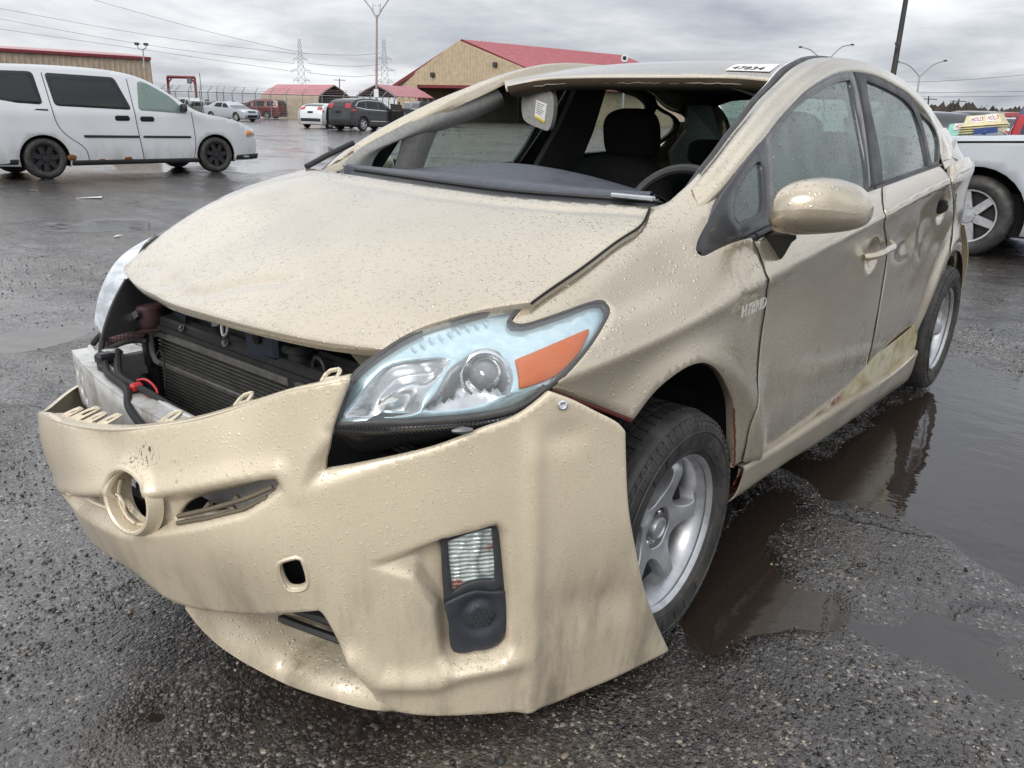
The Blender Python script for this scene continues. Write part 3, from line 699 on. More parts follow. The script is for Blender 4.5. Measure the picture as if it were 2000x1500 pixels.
# ---- bumper cover ----
slot_r=ring([(1.4706,.4813),(1.5006,.4948),(1.5599,.5131),(1.6418,.543),(1.6958,.5741),(1.7136,.6046),(1.7082,.6088),(1.6401,.5876),(1.5594,.5579),(1.5155,.5381),(1.4862,.5133)],.012)
slot_l=ring([(1.0439,.4179),(1.1943,.4569),(1.282,.4683),(1.3134,.4594),(1.2768,.453),(1.1807,.4337),(1.092,.4182)],.012)
tow=ring([(1.7224,.4397),(1.7332,.4465),(1.7619,.4534),(1.768,.4411),(1.7729,.4024),(1.7665,.3884),(1.7343,.3807),(1.7252,.3922)],.008)
badge_c=np.array([(1.3809,.514)][0])
bp_,bn_=B(badge_c[:1]*0+badge_c[0],badge_c[1:]*0+badge_c[1])[0],None
_t=B(np.array([badge_c[0]+.01]),badge_c[1:])[0]-B(np.array([badge_c[0]-.01]),badge_c[1:])[0]; _z=B(badge_c[:1],badge_c[1:]+.01)[0]-B(badge_c[:1],badge_c[1:]-.01)[0]
bn_=np.cross(_t,_z); bn_/=np.linalg.norm(bn_)
if bn_[1]>0: bn_=-bn_
badge_hole=[(badge_c[0]+.060*math.cos(a),badge_c[1]+.060*math.sin(a)) for a in np.linspace(0,2*math.pi,33)[:-1]]
fog_poly=[(2.0343,.4945),(2.1378,.5204),(2.1502,.5026),(2.1634,.3564),(2.172,.24),(2.1542,.2153),(2.0628,.2081),(2.0438,.3379)]
fog_hole=ring([(2.0363,.4911),(2.0862,.5081),(2.1368,.5172),(2.1472,.4996),(2.156,.4241),(2.1636,.3502),(2.1684,.2472),(2.1529,.2208),(2.1054,.2129),(2.0627,.2135),(2.0521,.2743),(2.0418,.3626),(2.036,.4345)],.02)
b_out=outline([
 [(.30,.50),(.50,.495),(.68,.50)]+[(.9219,.5696),(1.0076,.5777),(1.1758,.6116),(1.3276,.6446),(1.437,.672),(1.528,.6977),(1.6093,.7253),(1.6914,.7574),(1.7546,.7836),(1.8121,.8013),(1.8692,.8152)],
 [(1.8691,.8142),(1.857,.7827),(1.8438,.7487),(1.8331,.7142),(1.8242,.6791),(1.8154,.6535),(1.8128,.6371)],
 [(1.8136,.6321),(1.8541,.6409),(1.9206,.6569),(1.9865,.6727),(2.0527,.6923),(2.1198,.7174),(2.1709,.7321),(2.2061,.7501),(2.2433,.7755)],
 [(2.2464,.7772),(2.3004,.7529),(2.3502,.7242),(2.4038,.6908),(2.4187,.6751)],
 [(2.4201,.6726),(2.4238,.6225),(2.4298,.5538),(2.4394,.4933),(2.4662,.3997),(2.5102,.2795),(2.5642,.1672),(2.6329,.0531)],
 [(2.6322,.0488),(2.5384,.0493),(2.4302,.0465),(2.344,.0463),(2.2843,.0397),(2.1906,.046),(2.075,.056),(1.9816,.0652),(1.9012,.088)],
 [(1.8932,.1252),(1.8472,.2171),(1.827,.2653),(1.8008,.326),(1.7932,.3365)],
 [(1.791,.335),(1.7361,.3205),(1.6433,.2909),(1.5462,.2719),(1.4527,.2599),(1.3794,.2659),(1.3255,.2895)]+[(.95,.235),(.75,.24),(.55,.25)],
 [(.33,.26),(.30,.40),(.30,.48)]],.009)
brow=np.array([(.8768,.3619),(1.1689,.4627),(1.2996,.5112),(1.4458,.5445),(1.5227,.5666),(1.603,.5934),(1.7232,.6263)])
lowl=np.array([(.8861,.3324),(1.0761,.3615),(1.2531,.3928),(1.3344,.4081),(1.4372,.4491),(1.5471,.4936),(1.6494,.5329),(1.7282,.5748)])
chan=np.array([(.8861,.3545),(1.2778,.4976),(1.4596,.5433),(1.6034,.5887),(1.7285,.6231),(1.7356,.5905),(1.6601,.5342),(1.559,.4948),(1.4372,.4491),(1.336,.4114),(1.2305,.3946),(1.0205,.3483)])
wedge=np.array([(1.8286,.7208),(1.813,.6932),(1.7868,.659),(1.7663,.5877),(1.8339,.6067),(1.9392,.6488),(2.0526,.6863),(2.0718,.7236),(1.9403,.701),(1.8747,.6905)])
crz=np.array([(1.8221,.7018),(1.7868,.659),(1.7652,.5866),(1.8339,.6077),(1.9392,.6499),(2.0526,.6873)])
fogrec=np.array([(1.8758,.4431),(1.9544,.469),(2.0324,.5001),(2.1458,.5272),(2.1634,.5033),(2.1792,.3602),(2.1858,.2282),(2.1662,.1916),(2.0523,.1794),(2.0207,.2113),(2.0113,.3273),(1.9728,.4135)])
lowcr=np.array([(1.8544,.2147),(1.9043,.1614),(2.0203,.1571),(2.0736,.1801),(2.183,.1911)])
tcorner=float([(2.2156,.5406)][0][0])
def b_feat(u,p):
    d=np.zeros(len(u))
    i=inside(u,chan)
    if i.any(): d[i]-=.030*sm(segdist(u[i],chan)/.018)
    # brow edge stands proud over the slot
    d+=.008*np.exp(-(segdist(u,brow,False)/.022)**2)
    i=inside(u,wedge)
    if i.any(): d[i]-=.024*sm(segdist(u[i],crz,False)/.06)
    d+=.003*np.exp(-(segdist(u,crz[:3],False)/.018)**2)
    # lamp pocket, deeper towards the lamp side
    i=inside(u,fogrec)
    if i.any():
        d[i]-=.048*sm(segdist(u[i],fogrec)/.026)*np.clip((u[i][:,0]-fogrec[0,0])/.12,.0,1)
    # badge boss
    r=np.hypot(u[:,0]-badge_c[0],u[:,1]-badge_c[1]); d+=.012*np.exp(-(np.maximum(r-.066,0)/.014)**2)
    # upright corner crease and the knuckle line of the face
    d+=.011*np.exp(-((u[:,0]-tcorner-.03*(.5-u[:,1]))/.022)**2)*sm((.74-u[:,1])/.1)
    d+=-.010*np.exp(-(((u[:,0]-tcorner-.16)/.12)**2+((u[:,1]-.30+.25*(u[:,0]-tcorner-.1))/.05)**2))
    d+=.0012*np.sin(u[:,0]*17)*np.sin(u[:,1]*13+1)*sm((1.75-u[:,0])/.2)
    d+=.017*np.exp(-(segdist(u,lowcr,False)/.028)**2)
    # dents from the hit
    d-=.010*np.exp(-(((u[:,0]-badge_c[0]+.12)/.10)**2+((u[:,1]-.60)/.05)**2))
    d-=.006*np.exp(-(((u[:,0]-tcorner-.06)/.05)**2+((u[:,1]-.69)/.03)**2))
    return d
BUMP=trim('bumper_cover',sB,b_out,M['bumper'],CAR,holes=[slot_r,slot_l,tow,badge_hole,fog_hole],h=.0095,feat=b_feat,flange=.010,rnd=.003)
# lip below the intake
le=np.array([B(np.array([a]),np.array([b]))[0] for a,b in [(1.4501,.2543),(1.467,.2056),(1.496,.1521),(1.5513,.0986),(1.6131,.0557),(1.7477,.0939),(1.84,.0985),(1.9118,.0836),(1.9654,.0704)]])
le[-1]+=[-.01,.02,.01]
_in=np.array([(-.10,.115,.0)])
def push(p,dy,dz): return p+np.array([0,dy,dz])
lip1=push(le,.012,.028); lip2=push(le,.08,.052); lip3=push(le,.17,.075); lip4=push(le,.30,.10)
LP=loft([push(le,.07,-.02),push(le,.015,-.012),le,lip1,lip2,lip3,lip4],28,50)
thick('bumper_lip',LP,.003,M['bumper'],CAR)
# ---- headlights: housing rim, bezel, bowls, projector, amber reflector, lens ----
def mat_blue():
    m=NT('ice blue lamp bezel'); c=m.mix(m.ss(m.noise(40,4,.6),.35,.7),(.50,.66,.71),(.64,.79,.83))
    m.pbr(c,.22,.35,None,.6,.6); return m.end()
M['blue']=mat_blue()
M['silver']=plain('satin reflector',(.66,.67,.68),.26,.8,.2,90)
def mat_amber():
    m=NT('amber reflector'); v=m.vor(260,None,'F1',.0); c=m.mix(m.ss(v,.2,.6),(.50,.075,.0005),(.66,.13,.001))
    m.pbr(c,.3,0,m.bump(v,.001,.7),.3,.0); return m.end()
M['amber']=mat_amber()
M['lampblack']=plain('lamp housing',(.028,.027,.028),.4,0,.3,150)
lens_o=outline([[(.2214,-.7391),(.0875,-.7086),(.0286,-.6822),(.0117,-.6583),(.002,-.6257),(-.0183,-.5646),(-.02,-.4888),(-.0041,-.4223),(.0275,-.3633)],
 [(.0275,-.3633),(.038,-.3907),(.0499,-.4089),(.0641,-.4163),(.0799,-.4075),(.0913,-.3667),(.1006,-.3081),(.1109,-.238),(.1207,-.2172)],
 [(.1207,-.2172),(.1324,-.2169),(.1514,-.2424),(.1848,-.31),(.2173,-.3723),(.2479,-.4282),(.268,-.4554),(.2811,-.4853),(.2819,-.5311)],
 [(.2819,-.5311),(.2765,-.5775),(.2705,-.614),(.2565,-.6829),(.2252,-.7395)]],.02)
rim_o=outline([[(.2419,-.7429),(.0698,-.7084),(.012,-.6822),(-.0072,-.6568),(-.013,-.6238),(-.02,-.5666),(-.02,-.4888),(-.0135,-.4194),(.0318,-.3467)],
 [(.0318,-.3467),(.0393,-.3717),(.0507,-.4028),(.0567,-.4091),(.064,-.4085),(.0751,-.403),(.0875,-.3638),(.0961,-.3041),(.1068,-.2342),(.1178,-.211)],
 [(.1178,-.211),(.135,-.211),(.1555,-.2403),(.19,-.3083),(.2246,-.3722),(.2566,-.4239),(.2768,-.4521),(.2891,-.4836),(.2884,-.5306)],
 [(.2884,-.5306),(.2841,-.5769),(.2781,-.6134),(.2643,-.6821),(.2456,-.7431)]],.02)
lb=ring([(.177,-.7284),(.1139,-.7059),(.0624,-.669),(.0407,-.6369),(.0495,-.6144),(.0674,-.5856),(.0879,-.5519),(.0994,-.5489),(.1206,-.5622),(.1635,-.6013),(.2052,-.6269),(.2478,-.642),(.2369,-.6885)],.015)
rb=ring([(.2453,-.6355),(.1944,-.6094),(.1463,-.5798),(.1201,-.557),(.1076,-.5347),(.0917,-.4934),(.112,-.471),(.1561,-.4716),(.1947,-.4807),(.231,-.4962),(.2546,-.5091),(.2683,-.5405),(.2656,-.5931),(.257,-.6282)],.015)
am=outline([[(.1591,-.4608),(.1561,-.4178),(.1547,-.3726),(.1557,-.2917)],[(.1557,-.2917),(.2044,-.3631),(.231,-.4186)],[(.231,-.4186),(.2352,-.4544),(.2353,-.4844)],[(.2353,-.4844),(.2012,-.4743),(.1591,-.4608)]],.012)
def headlight(mir):
    hl=trim('headlight',sF,rim_o,M['lamprim'],CAR,holes=[lens_o],h=.03,off=.0005,flange=.03,mirror=mir)
    trim('bezel',sF,lens_o,M['blue'],hl,holes=[lb,rb],h=.02,off=-.014,flange=.030,mirror=mir)
    def bowl(c0,r0,dep):
        def f(u,p):
            r=np.hypot((u[:,0]-c0[0]),(u[:,1]-c0[1])); return -dep+.75*dep*np.exp(-(r/r0)**2)
        return f
    trim('reflector',sF,lb,M['silver'],hl,h=.008,off=-.016,flange=0,feat=lambda u,p: -.034*sm(segdist(u,lb)/.030)+.030*np.exp(-((u[:,0]-[(.1393,-.6389)][0][0])**2+(u[:,1]-[(.1393,-.6389)][0][1])**2)/.032**2)*sm(segdist(u,lb)/.02),mirror=mir)
    trim('reflector',sF,rb,M['silver'],hl,h=.008,off=-.016,flange=0,feat=lambda u,p: -.046*sm(segdist(u,rb)/.028),mirror=mir)
    trim('amber_reflector',sF,am,M['amber'],hl,h=.02,off=-.006,flange=.01,mirror=mir)
    trim('lens',sF,lens_o,M['lens'],hl,h=.012,off=-.001,flange=0,mirror=mir,feat=lambda u,p: .016*sm(segdist(u,lens_o)/.07))
    sx=-1 if mir else 1
    c=sF(np.array([(.1826,-.5278)]))[0]; n=np.array([.62,-.74,.26]); n/=np.linalg.norm(n)
    c2=c-n*.062; 
    b=MB(); b.lathe([(.050,0),(.052,.012),(.048,.020),(.043,.022),(.041,.014)],c2*[sx,1,1],n*[sx,1,1],28); b.build('projector_ring',M['silver'],hl)
    b=MB(); b.lathe([(.001,.034),(.016,.031),(.027,.022),(.033,.010),(.034,.0),(.036,-.01)],c2*[sx,1,1],n*[sx,1,1],28); b.build('projector_lens',M['projector'],hl)
    b=MB()
    for k in range(9):
        q=np.array([(.0099,-.585),(.0072,-.567),(.0028,-.5474),(-.0005,-.5274),(-.0039,-.5069),(-.0042,-.4876),(-.0014,-.4697),(.0039,-.4531),(.0114,-.4377)])[k:k+1]; r_=np.array([(.0416,-.5862),(.038,-.5694),(.0339,-.5505),(.0307,-.5312),(.0274,-.5112),(.026,-.4928),(.0254,-.4746),(.0297,-.4581),(.0345,-.4417)])[k:k+1]
        a=sF(q)[0]; e=sF(r_)[0]; nn=np.array([.3,-.4,.85])*.010
        b.tube(np.array([a-nn,(a+e)/2-nn*.9,e-nn])*[sx,1,1],[.001,.0026,.001],6)
    b.build('bezel_ribs',M['blue'],hl)
    return hl
def mat_proj():
    m=NT('projector glass'); m.pbr((.20,.205,.21),.08,.1,None,.8,1.); return m.end()
M['projector']=mat_proj()
HL=headlight(False)
hr=loft([np.array([(-.475,-.7145,.6845),(-.485,-.6975,.7169),(-.515,-.6569,.7645),(-.545,-.6014,.8146),(-.56,-.5688,.8349)]),np.array([(-.52,-.7022,.7042),(-.535,-.6859,.7337),(-.565,-.6429,.7879),(-.59,-.5852,.8386),(-.6,-.5364,.8657)]),np.array([(-.565,-.6941,.7056),(-.59,-.6676,.7565),(-.62,-.6245,.8096),(-.645,-.5682,.8564),(-.66,-.4695,.8977)]),np.array([(-.62,-.60,.74),(-.67,-.53,.78),(-.73,-.44,.83),(-.76,-.35,.87),(-.765,-.29,.905)]),np.array([(-.72,-.53,.745),(-.765,-.46,.775),(-.79,-.40,.80),(-.80,-.34,.83),(-.79,-.28,.885)])],28,30)
HR=thick('headlight',hr[:,::-1],.006,M['rlens'],CAR)
b=MB(); b.tube(smooth_line([(-.47,-.7186,.6808),(-.48,-.6984,.7167),(-.51,-.6564,.7653),(-.54,-.6023,.8155)],.02),.006,6); b.build('lens_rim',M['lampblack'],HR)
b=MB(); b.prism(np.array([(-.46,-.7168,.688),(-.47,-.6987,.7186),(-.5,-.6567,.767),(-.53,-.6044,.8144),(-.5,-.6069,.7687),(-.48,-.6261,.6973),(-.47,-.651,.6926)]),(-.03,.10,0)); b.build('lamp_back_shell',M['lampblack'],CAR)
# lower housing and marker strip under the lamps
for sx in (1,):
    top=sF(np.array([(.249,-.7433),(.2574,-.7133),(.2671,-.6755),(.2792,-.6134),(.2886,-.554),(.2919,-.4973),(.2833,-.4578)]))
    bt=np.array([(.4528,-.675,.6407),(.4808,-.665,.6327),(.5495,-.635,.6513),(.6254,-.585,.6739),(.6816,-.545,.6947),(.7322,-.5,.7175),(.7572,-.45,.7435)])
    mid_=(top+bt)/2+np.array([.004,-.006,0])
    L=loft([top-np.array([.01,-.015,0]),top,mid_,bt,bt+np.array([-.05,.06,0])],22,40)
    thick('lamp_housing',(L*np.array([sx,1,1]))[:,::sx],.003,M['marker'] if 'marker' in M else M['lampblack'],CAR)
    for q in ([(.5115,-.672,.6733),(.5316,-.66,.6701)],[(.6859,-.6,.7188),(.7152,-.575,.7216)]):
        a,e=[np.array(t)+np.array([.002,-.004,0]) for t in q]; b=MB(); b.tube([a,(a+e)/2,e],[.003,.008,.004],8); b.build('marker_bulb',M['steelgrey'],CAR)
# ---- badge ring, slot grilles, tow eye, fog lamp ----
bn=bn_; bt_=_t/np.linalg.norm(_t)
bc=bp_+bn*.006
MB().lathe([(.060,-.050),(.060,-.004),(.062,.005),(.066,.008),(.071,.007),(.076,-.004),(.082,-.02)],bc,bn,48).build('badge_ring',M['bumper'],CAR)
b=MB(); 
zz=np.cross(bn,bt_); zz*=np.sign(zz[2])
arc=[bc-bn*.018+.056*(math.cos(a)*bt_+math.sin(a)*zz) for a in np.linspace(math.radians(150),math.radians(320),16)]
b.tube(arc,.004,6)
arc2=[bc-bn*.012+np.array(t[0])*bt_+t[1]*zz for t in ((-.056,-.004),(-.044,-.006),(-.030,-.020),(-.030,-.034),(-.020,-.046),(.002,-.053))]
b.tube(arc2,.0035,6); b.tube([bc-bn*.03+.056*zz*.9+bt_*.0,bc-bn*.035+bt_*.012,bc-bn*.03-.045*zz+bt_*.03],.005,6)
b.build('badge_bracket',M['bumper'],CAR)
def bpt(px,d=0.0): return sB(np.array(px))-bn*d
b=MB(); l1=bpt([(1.496,.5026),(1.5718,.5317),(1.6489,.5626),(1.7062,.592)],.012)
b.tube(l1,.0055,6); l2=bpt([(1.4908,.486),(1.5657,.512),(1.644,.5413),(1.6937,.571)],.014); b.tube(l2,.005,6)
for q in ([(1.5543,.5267),(1.5659,.5409)],[(1.6166,.5495),(1.6271,.5627)],[(1.6056,.545),(1.6191,.5339)]): b.tube(bpt(q,.02),.006,5)
b.build('grille_slat',M['grilledark'] if 'grilledark' in M else M['bumper'],CAR)
b=MB(); b.tube(bpt([(1.0719,.4197),(1.202,.4458),(1.2998,.4597)],.012),.005,6); b.build('grille_slat',M['bumper'],CAR)
b=MB(); tr_=sB(ring([(1.7205,.4407),(1.7334,.4489),(1.7631,.4557),(1.7701,.4424),(1.775,.4026),(1.7684,.3861),(1.7329,.378),(1.7229,.3906)],.01)); b.tube(tr_-bn*.002,.005,6,closed=True); b.build('tow_hole_rim',M['bumper'],CAR)
fg=fog_hole
split=np.array([(2.0397,.3382),(2.0722,.3556),(2.1079,.3646),(2.1339,.3592),(2.1633,.3577)])
fu=np.array([(2.0363,.4911),(2.0862,.5081),(2.1368,.5172),(2.1472,.4996),(2.156,.4241),(2.1633,.3577),(2.1339,.358),(2.1079,.3634),(2.0722,.3544),(2.0418,.338),(2.0379,.411)])
fl=np.array([(2.0408,.3344),(2.0722,.3507),(2.108,.3597),(2.134,.3542),(2.1635,.3539),(2.1684,.2472),(2.1529,.2208),(2.1054,.2129),(2.0627,.2135),(2.0521,.2743)])
fogd=-.022
fin=outline([[(2.046,.4806),(2.0912,.4968),(2.137,.5061)],[(2.138,.5038),(2.1443,.4372),(2.1478,.3819)],[(2.1458,.3798),(2.1127,.3824),(2.0771,.3723),(2.058,.3579)],[(2.0559,.3617),(2.0498,.422),(2.046,.4795)]],.012)
fogl=trim('fog_lamp',sB,outline([fu[:4].tolist(),fu[3:6].tolist(),fu[5:10].tolist(),fu[9:].tolist()+[fu[0].tolist()]],.012),M['grey_plastic'],CAR,holes=[fin],h=.015,off=fogd,flange=.02)
def mat_fog():
    m=NT('fluted fog reflector'); sx=m.n('ShaderNodeSeparateXYZ'); m.l(m.pos(),sx.inputs[0])
    w=m.n('ShaderNodeTexWave',bands_direction='Z'); m.l(m.map((1,1,1)),w.inputs[0]); w.inputs['Scale'].default_value=34; w.inputs['Distortion'].default_value=2.5
    v=m.vor(55,m.map((1,1,.5)),'F1',1); h_=m.math('ADD',m.math('MULTIPLY',w.outputs[0],.45),m.math('MULTIPLY',v,1.5))
    n_=m.noise(30,4,.7); red=m.math('MULTIPLY',m.ss(m.noise(16,1,.4,m.map((1,1,1),(2,5,3))),.60,.66),.8)
    c=m.mix(red,m.mix(m.ss(v,.45,1.0),(.93,.93,.94),(.35,.35,.37)),(.55,.07,.03))
    m.pbr(c,.12,.15,m.bump(h_,.006,.8),.7,.8); return m.end()
M['fog']=mat_fog()
trim('fog_reflector',sB,fin,M['fog'],fogl,h=.012,off=fogd-.009,flange=0)
trim('fog_glass',sB,fin,M['clear'],fogl,h=.02,off=fogd-.001,flange=0)
fc=trim('fog_cover',sB,outline([fl[:5].tolist(),fl[4:8].tolist(),fl[7:].tolist()+[fl[0].tolist()]],.012),M['foggrey'] if 'foggrey' in M else M['grey_plastic'],CAR,h=.008,off=fogd+.004,flange=.015,
  feat=lambda u,p: -.008*np.exp(-(np.maximum(np.hypot(u[:,0]-[(2.1143,.3015)][0][0],u[:,1]-[(2.1143,.3015)][0][1])-.036,0)/.012)**2)+.010*sm((.030-np.hypot(u[:,0]-[(2.1143,.3015)][0][0],u[:,1]-[(2.1143,.3015)][0][1]))/.004))
b=MB(); fcx=np.array([(2.1143,.3015)][0])
for i in range(-2,3):
    for j in range(-2,3):
        o=np.array([i*.0105+(j%2)*.005,j*.0105]); 
        if np.hypot(*o)<.026:
            q=sB((fcx+o)[None])[0]-bn*0; nn=np.array([.62,-.78,0]); b.lathe([(.0028,.0),(.0022,.0022),(.0003,.0028)],q+nn*(fogd+.0055),nn,8)
b.build('cover_studs',M['grey_plastic'],fc)
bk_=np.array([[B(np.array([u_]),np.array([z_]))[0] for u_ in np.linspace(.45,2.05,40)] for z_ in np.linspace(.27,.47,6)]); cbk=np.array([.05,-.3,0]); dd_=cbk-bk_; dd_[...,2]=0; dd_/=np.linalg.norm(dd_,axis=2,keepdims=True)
thick('dark_backing',bk_+dd_*.085,.02,M['pit'],CAR)  # black sheet added behind badge hole and slots as their inner darkness
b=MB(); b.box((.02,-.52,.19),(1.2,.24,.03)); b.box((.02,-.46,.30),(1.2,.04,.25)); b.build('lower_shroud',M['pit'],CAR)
# intake grille slats behind the lip
b=MB()
for k,zz_ in enumerate((.16,.20,.24)):
    b.tube([(-.25,-.70,zz_),(.15,-.735,zz_),(.45,-.66,zz_),(.62,-.55,zz_)],.010,6)
b.build('intake_slat',M['black_plastic'],CAR)
# bumper clips along the upper rim
rim=[(.9041,.5606),(1.0076,.5777),(1.1758,.6116),(1.3276,.6446),(1.437,.672),(1.528,.6977),(1.6093,.7253),(1.6914,.7574),(1.7546,.7836),(1.8121,.8013),(1.8692,.8152)]
rp=sB(smooth_line(rim,.012)); ins=rp*0; 
tg=np.gradient(rp,axis=0); tg/=np.linalg.norm(tg,axis=1,keepdims=True); nin=np.cross(np.array([0,0,1.]),tg); nin/=np.linalg.norm(nin,axis=1,keepdims=True)
if (nin[len(nin)//2])[1]<0: nin=-nin
thick('bumper_flange',np.stack([rp-[0,0,.003],rp+nin*.018+[0,0,-.001],rp+nin*.036+[0,0,-.004],rp+nin*.045+[0,0,-.018]],0),.003,M['bumper'],CAR)
L_=len(rp)
for f_,w_ in ((.05,1.1),(.125,1.6),(.21,1.2),(.29,1.2),(.545,1.1),(.74,1.),(.955,1.)):
    i=int(f_*(L_-1)); o=rp[i]; t=tg[i]; n_=nin[i]; up=np.array([0,0,1.])
    b=MB(); a=o+n_*.030+up*-.002
    w=.014*w_; d_=n_*.034*w_+up*.009*w_
    lp=[a-t*w,a-t*w+d_*.7,a-t*w*.6+d_*1.0,a+t*w*.6+d_*1.0,a+t*w+d_*.7,a+t*w]
    b.tube(lp,.0045,5); b.prism([a-t*w,a-t*w+d_*.35,a+t*w+d_*.35,a+t*w],n_*.003)
    b.build('bumper_clip',M['bumper'],CAR)
for px in ((1109,792),):
    pass
sc_=np.array([(2.2704,.7526)][0]); q=sB(sc_[None])[0]; nn=np.array([.75,-.62,.2]); nn/=np.linalg.norm(nn)
MB().lathe([(.0095,0),(.0095,.002),(.007,.004),(.004,.003),(.0005,.003)],q+nn*.003,nn,16).build('bumper_screw',M['chrome'],CAR)
# ---- radiator and front end ----
b=MB(); b.box((0,-.52,.445),(1.06,.03,.41)); b.build('radiator_core',M['pit'],CAR)
b=MB()
for k in range(38):
    zf=.255+k*.0106
    if abs(zf-.571)<.012: continue
    b.box((0,-.541,zf),(1.05,.008,.0026))
ro=b.build('radiator_fins',M['fin'] if 'fin' in M else M['grey_plastic'],CAR); ro['kind']='stuff'
b=MB(); b.box((0,-.545,.571),(1.06,.018,.016),bev=.003); b.build('radiator_divider',M['fin'] if 'fin' in M else M['alu'],CAR)
b=MB(); b.box((0,-.545,.662),(1.05,.022,.022),bev=.004); b.build('radiator_top_rail',M['fin'] if 'fin' in M else M['alu'],CAR)
b=MB(); b.tube([(-.50,-.552,.672),(-.53,-.553,.668),(-.54,-.555,.65),(-.543,-.555,.60),(-.535,-.552,.575),(-.51,-.55,.571)],.009,8); b.build('coolant_pipe',M['alu'],CAR)
b=MB(); b.box((-.58,-.53,.43),(.07,.05,.42),bev=.01); b.box((-.56,-.555,.60),(.03,.03,.09),bev=.006); b.build('radiator_tank',M['black_plastic'],CAR)
b=MB(); b.box((.55,-.53,.45),(.05,.05,.42),bev=.01); b.build('radiator_tank',M['black_plastic'],CAR)
b=MB(); b.box((0,-.52,.705),(1.16,.085,.030),bev=.006); b.box((0,-.565,.692),(1.10,.012,.012)); b.box((0,-.50,.725),(1.1,.03,.02),bev=.004); b.box((0,-.555,.715),(1.04,.006,.006)); b.build('upper_crossmember',M['lampblack'],CAR)
b=MB(); b.lathe([(.030,-.03),(.038,-.02),(.040,.0),(.040,.028),(.034,.034),(.012,.036),(.001,.036)],(-.50,-.57,.715),(0,0,1),22); b.lathe([(.055,-.034),(.058,-.028),(.040,-.026)],(-.50,-.57,.715),(0,0,1),22); b.build('coolant_cap',M['redbrown'] if 'redbrown' in M else M['black_plastic'],CAR)
b=MB(); b.box((-.51,-.49,.785),(.075,.07,.10),bev=.012); b.build('fuse_box',M['black_plastic'],CAR)
hs=np.array([(-.545,-.56,.652),(-.58,-.585,.650),(-.615,-.615,.640),(-.645,-.63,.620),(-.655,-.625,.590)])
b=MB(); b.tube(smooth_line(hs,.012),[.021]*len(smooth_line(hs,.012)),14); b.build('coolant_hose',M['hose'] if 'hose' in M else M['rubber'],CAR)
hs=np.array([(-.655,-.625,.592),(-.640,-.60,.555),(-.60,-.56,.50),(-.57,-.54,.40)])
b=MB(); b.tube(smooth_line(hs,.02),.024,12); b.build('air_duct',M['black_plastic'],CAR)
b=MB(); b.box((.36,-.60,.43),(.36,.02,.38)); b.build('lamp_gap_dark',M['pit'],CAR)  # black plate added under the lamp in place of the gap's shade
# latch bracket, plates and tabs under the bonnet edge
b=MB(); b.box((.005,-.535,.735),(.11,.06,.085),bev=.014); b.box((.06,-.55,.745),(.06,.04,.07),bev=.01); b.build('bonnet_latch',M['latch'] if 'latch' in M else M['black_plastic'],CAR)
b=MB(); b.lathe([(.004,0),(.014,.002),(.014,.01),(.001,.012)],(.025,-.567,.757),(0,-1,0),14); b.build('latch_hole',M['pit'],CAR)
for (x,y,z,w,hh,rot,mt) in ((-.235,-.53,.755,.030,.060,.1,'alu'),(-.255,-.50,.775,.055,.075,-.2,'black_plastic'),(-.06,-.52,.745,.035,.05,.2,'redbrown')):
    b=MB(); b.prism([(x-w/2,y,z-hh/2),(x+w/2,y,z-hh/2+.008),(x+w/2,y,z+hh/2),(x-w/2,y,z+hh/2)],(0,.004,0)); b.lathe([(.005,0),(.008,.001),(.008,.003)],(x,y-.002,z-.005),(0,-1,0),10); b.build('metal_tab',M.get(mt,M['alu']),CAR)
ln=[(-.165,-.545,.78),(-.168,-.548,.735),(-.158,-.55,.722),(-.146,-.548,.732),(-.148,-.545,.78)]
b=MB(); b.tube(smooth_line(ln,.006),.005,8); b.build('striker_loop',M['alu'],CAR)
b=MB(); b.lathe([(.001,.052),(.036,.050),(.042,.042),(.042,.034),(.030,.030),(.030,-.01),(.034,-.03),(.034,-.06)],(.125,-.525,.705),(0,0,1),24); b.build('filler_cap',M['black_plastic'],CAR)
b=MB(); b.box((.155,-.505,.80),(.055,.014,.10),R=np.array([[.97,0,.24],[0,1,0],[-.24,0,.97]])); b.build('stay_bracket',M['tan'] if 'tan' in M else M['alu'],CAR)
b=MB(); b.tube([(.22+.022*math.cos(a),-.545,.715+.03*math.sin(a)) for a in np.linspace(-.6,3.7,16)],.006,6); b.box((.2,-.53,.68),(.10,.02,.05),bev=.005); b.build('hook_bracket',M['lampblack'],CAR)
b=MB(); b.prism([(.27,-.50,.835),(.45,-.47,.86),(.45,-.47,.70),(.37,-.50,.70),(.27,-.50,.76)],(0,.004,0)); b.build('inner_fender_panel',M['innerpaint'] if 'innerpaint' in M else M['tan'],CAR)
b=MB(); b.box((.47,-.52,.80),(.05,.04,.10),bev=.008); b.lathe([(.012,0),(.018,.003),(.018,.008)],(.47,-.542,.81),(0,-1,0),14); b.build('lamp_bracket',M['lampblack'],CAR)
pp=np.array([(-.5951,-.62,.6921),(-.4706,-.62,.7462),(-.4665,-.62,.73),(-.544,-.62,.6811),(-.5685,-.62,.6794)])
b=MB(); b.prism(pp,(0,.004,0)); b.build('metal_tab',M['alu'],CAR)
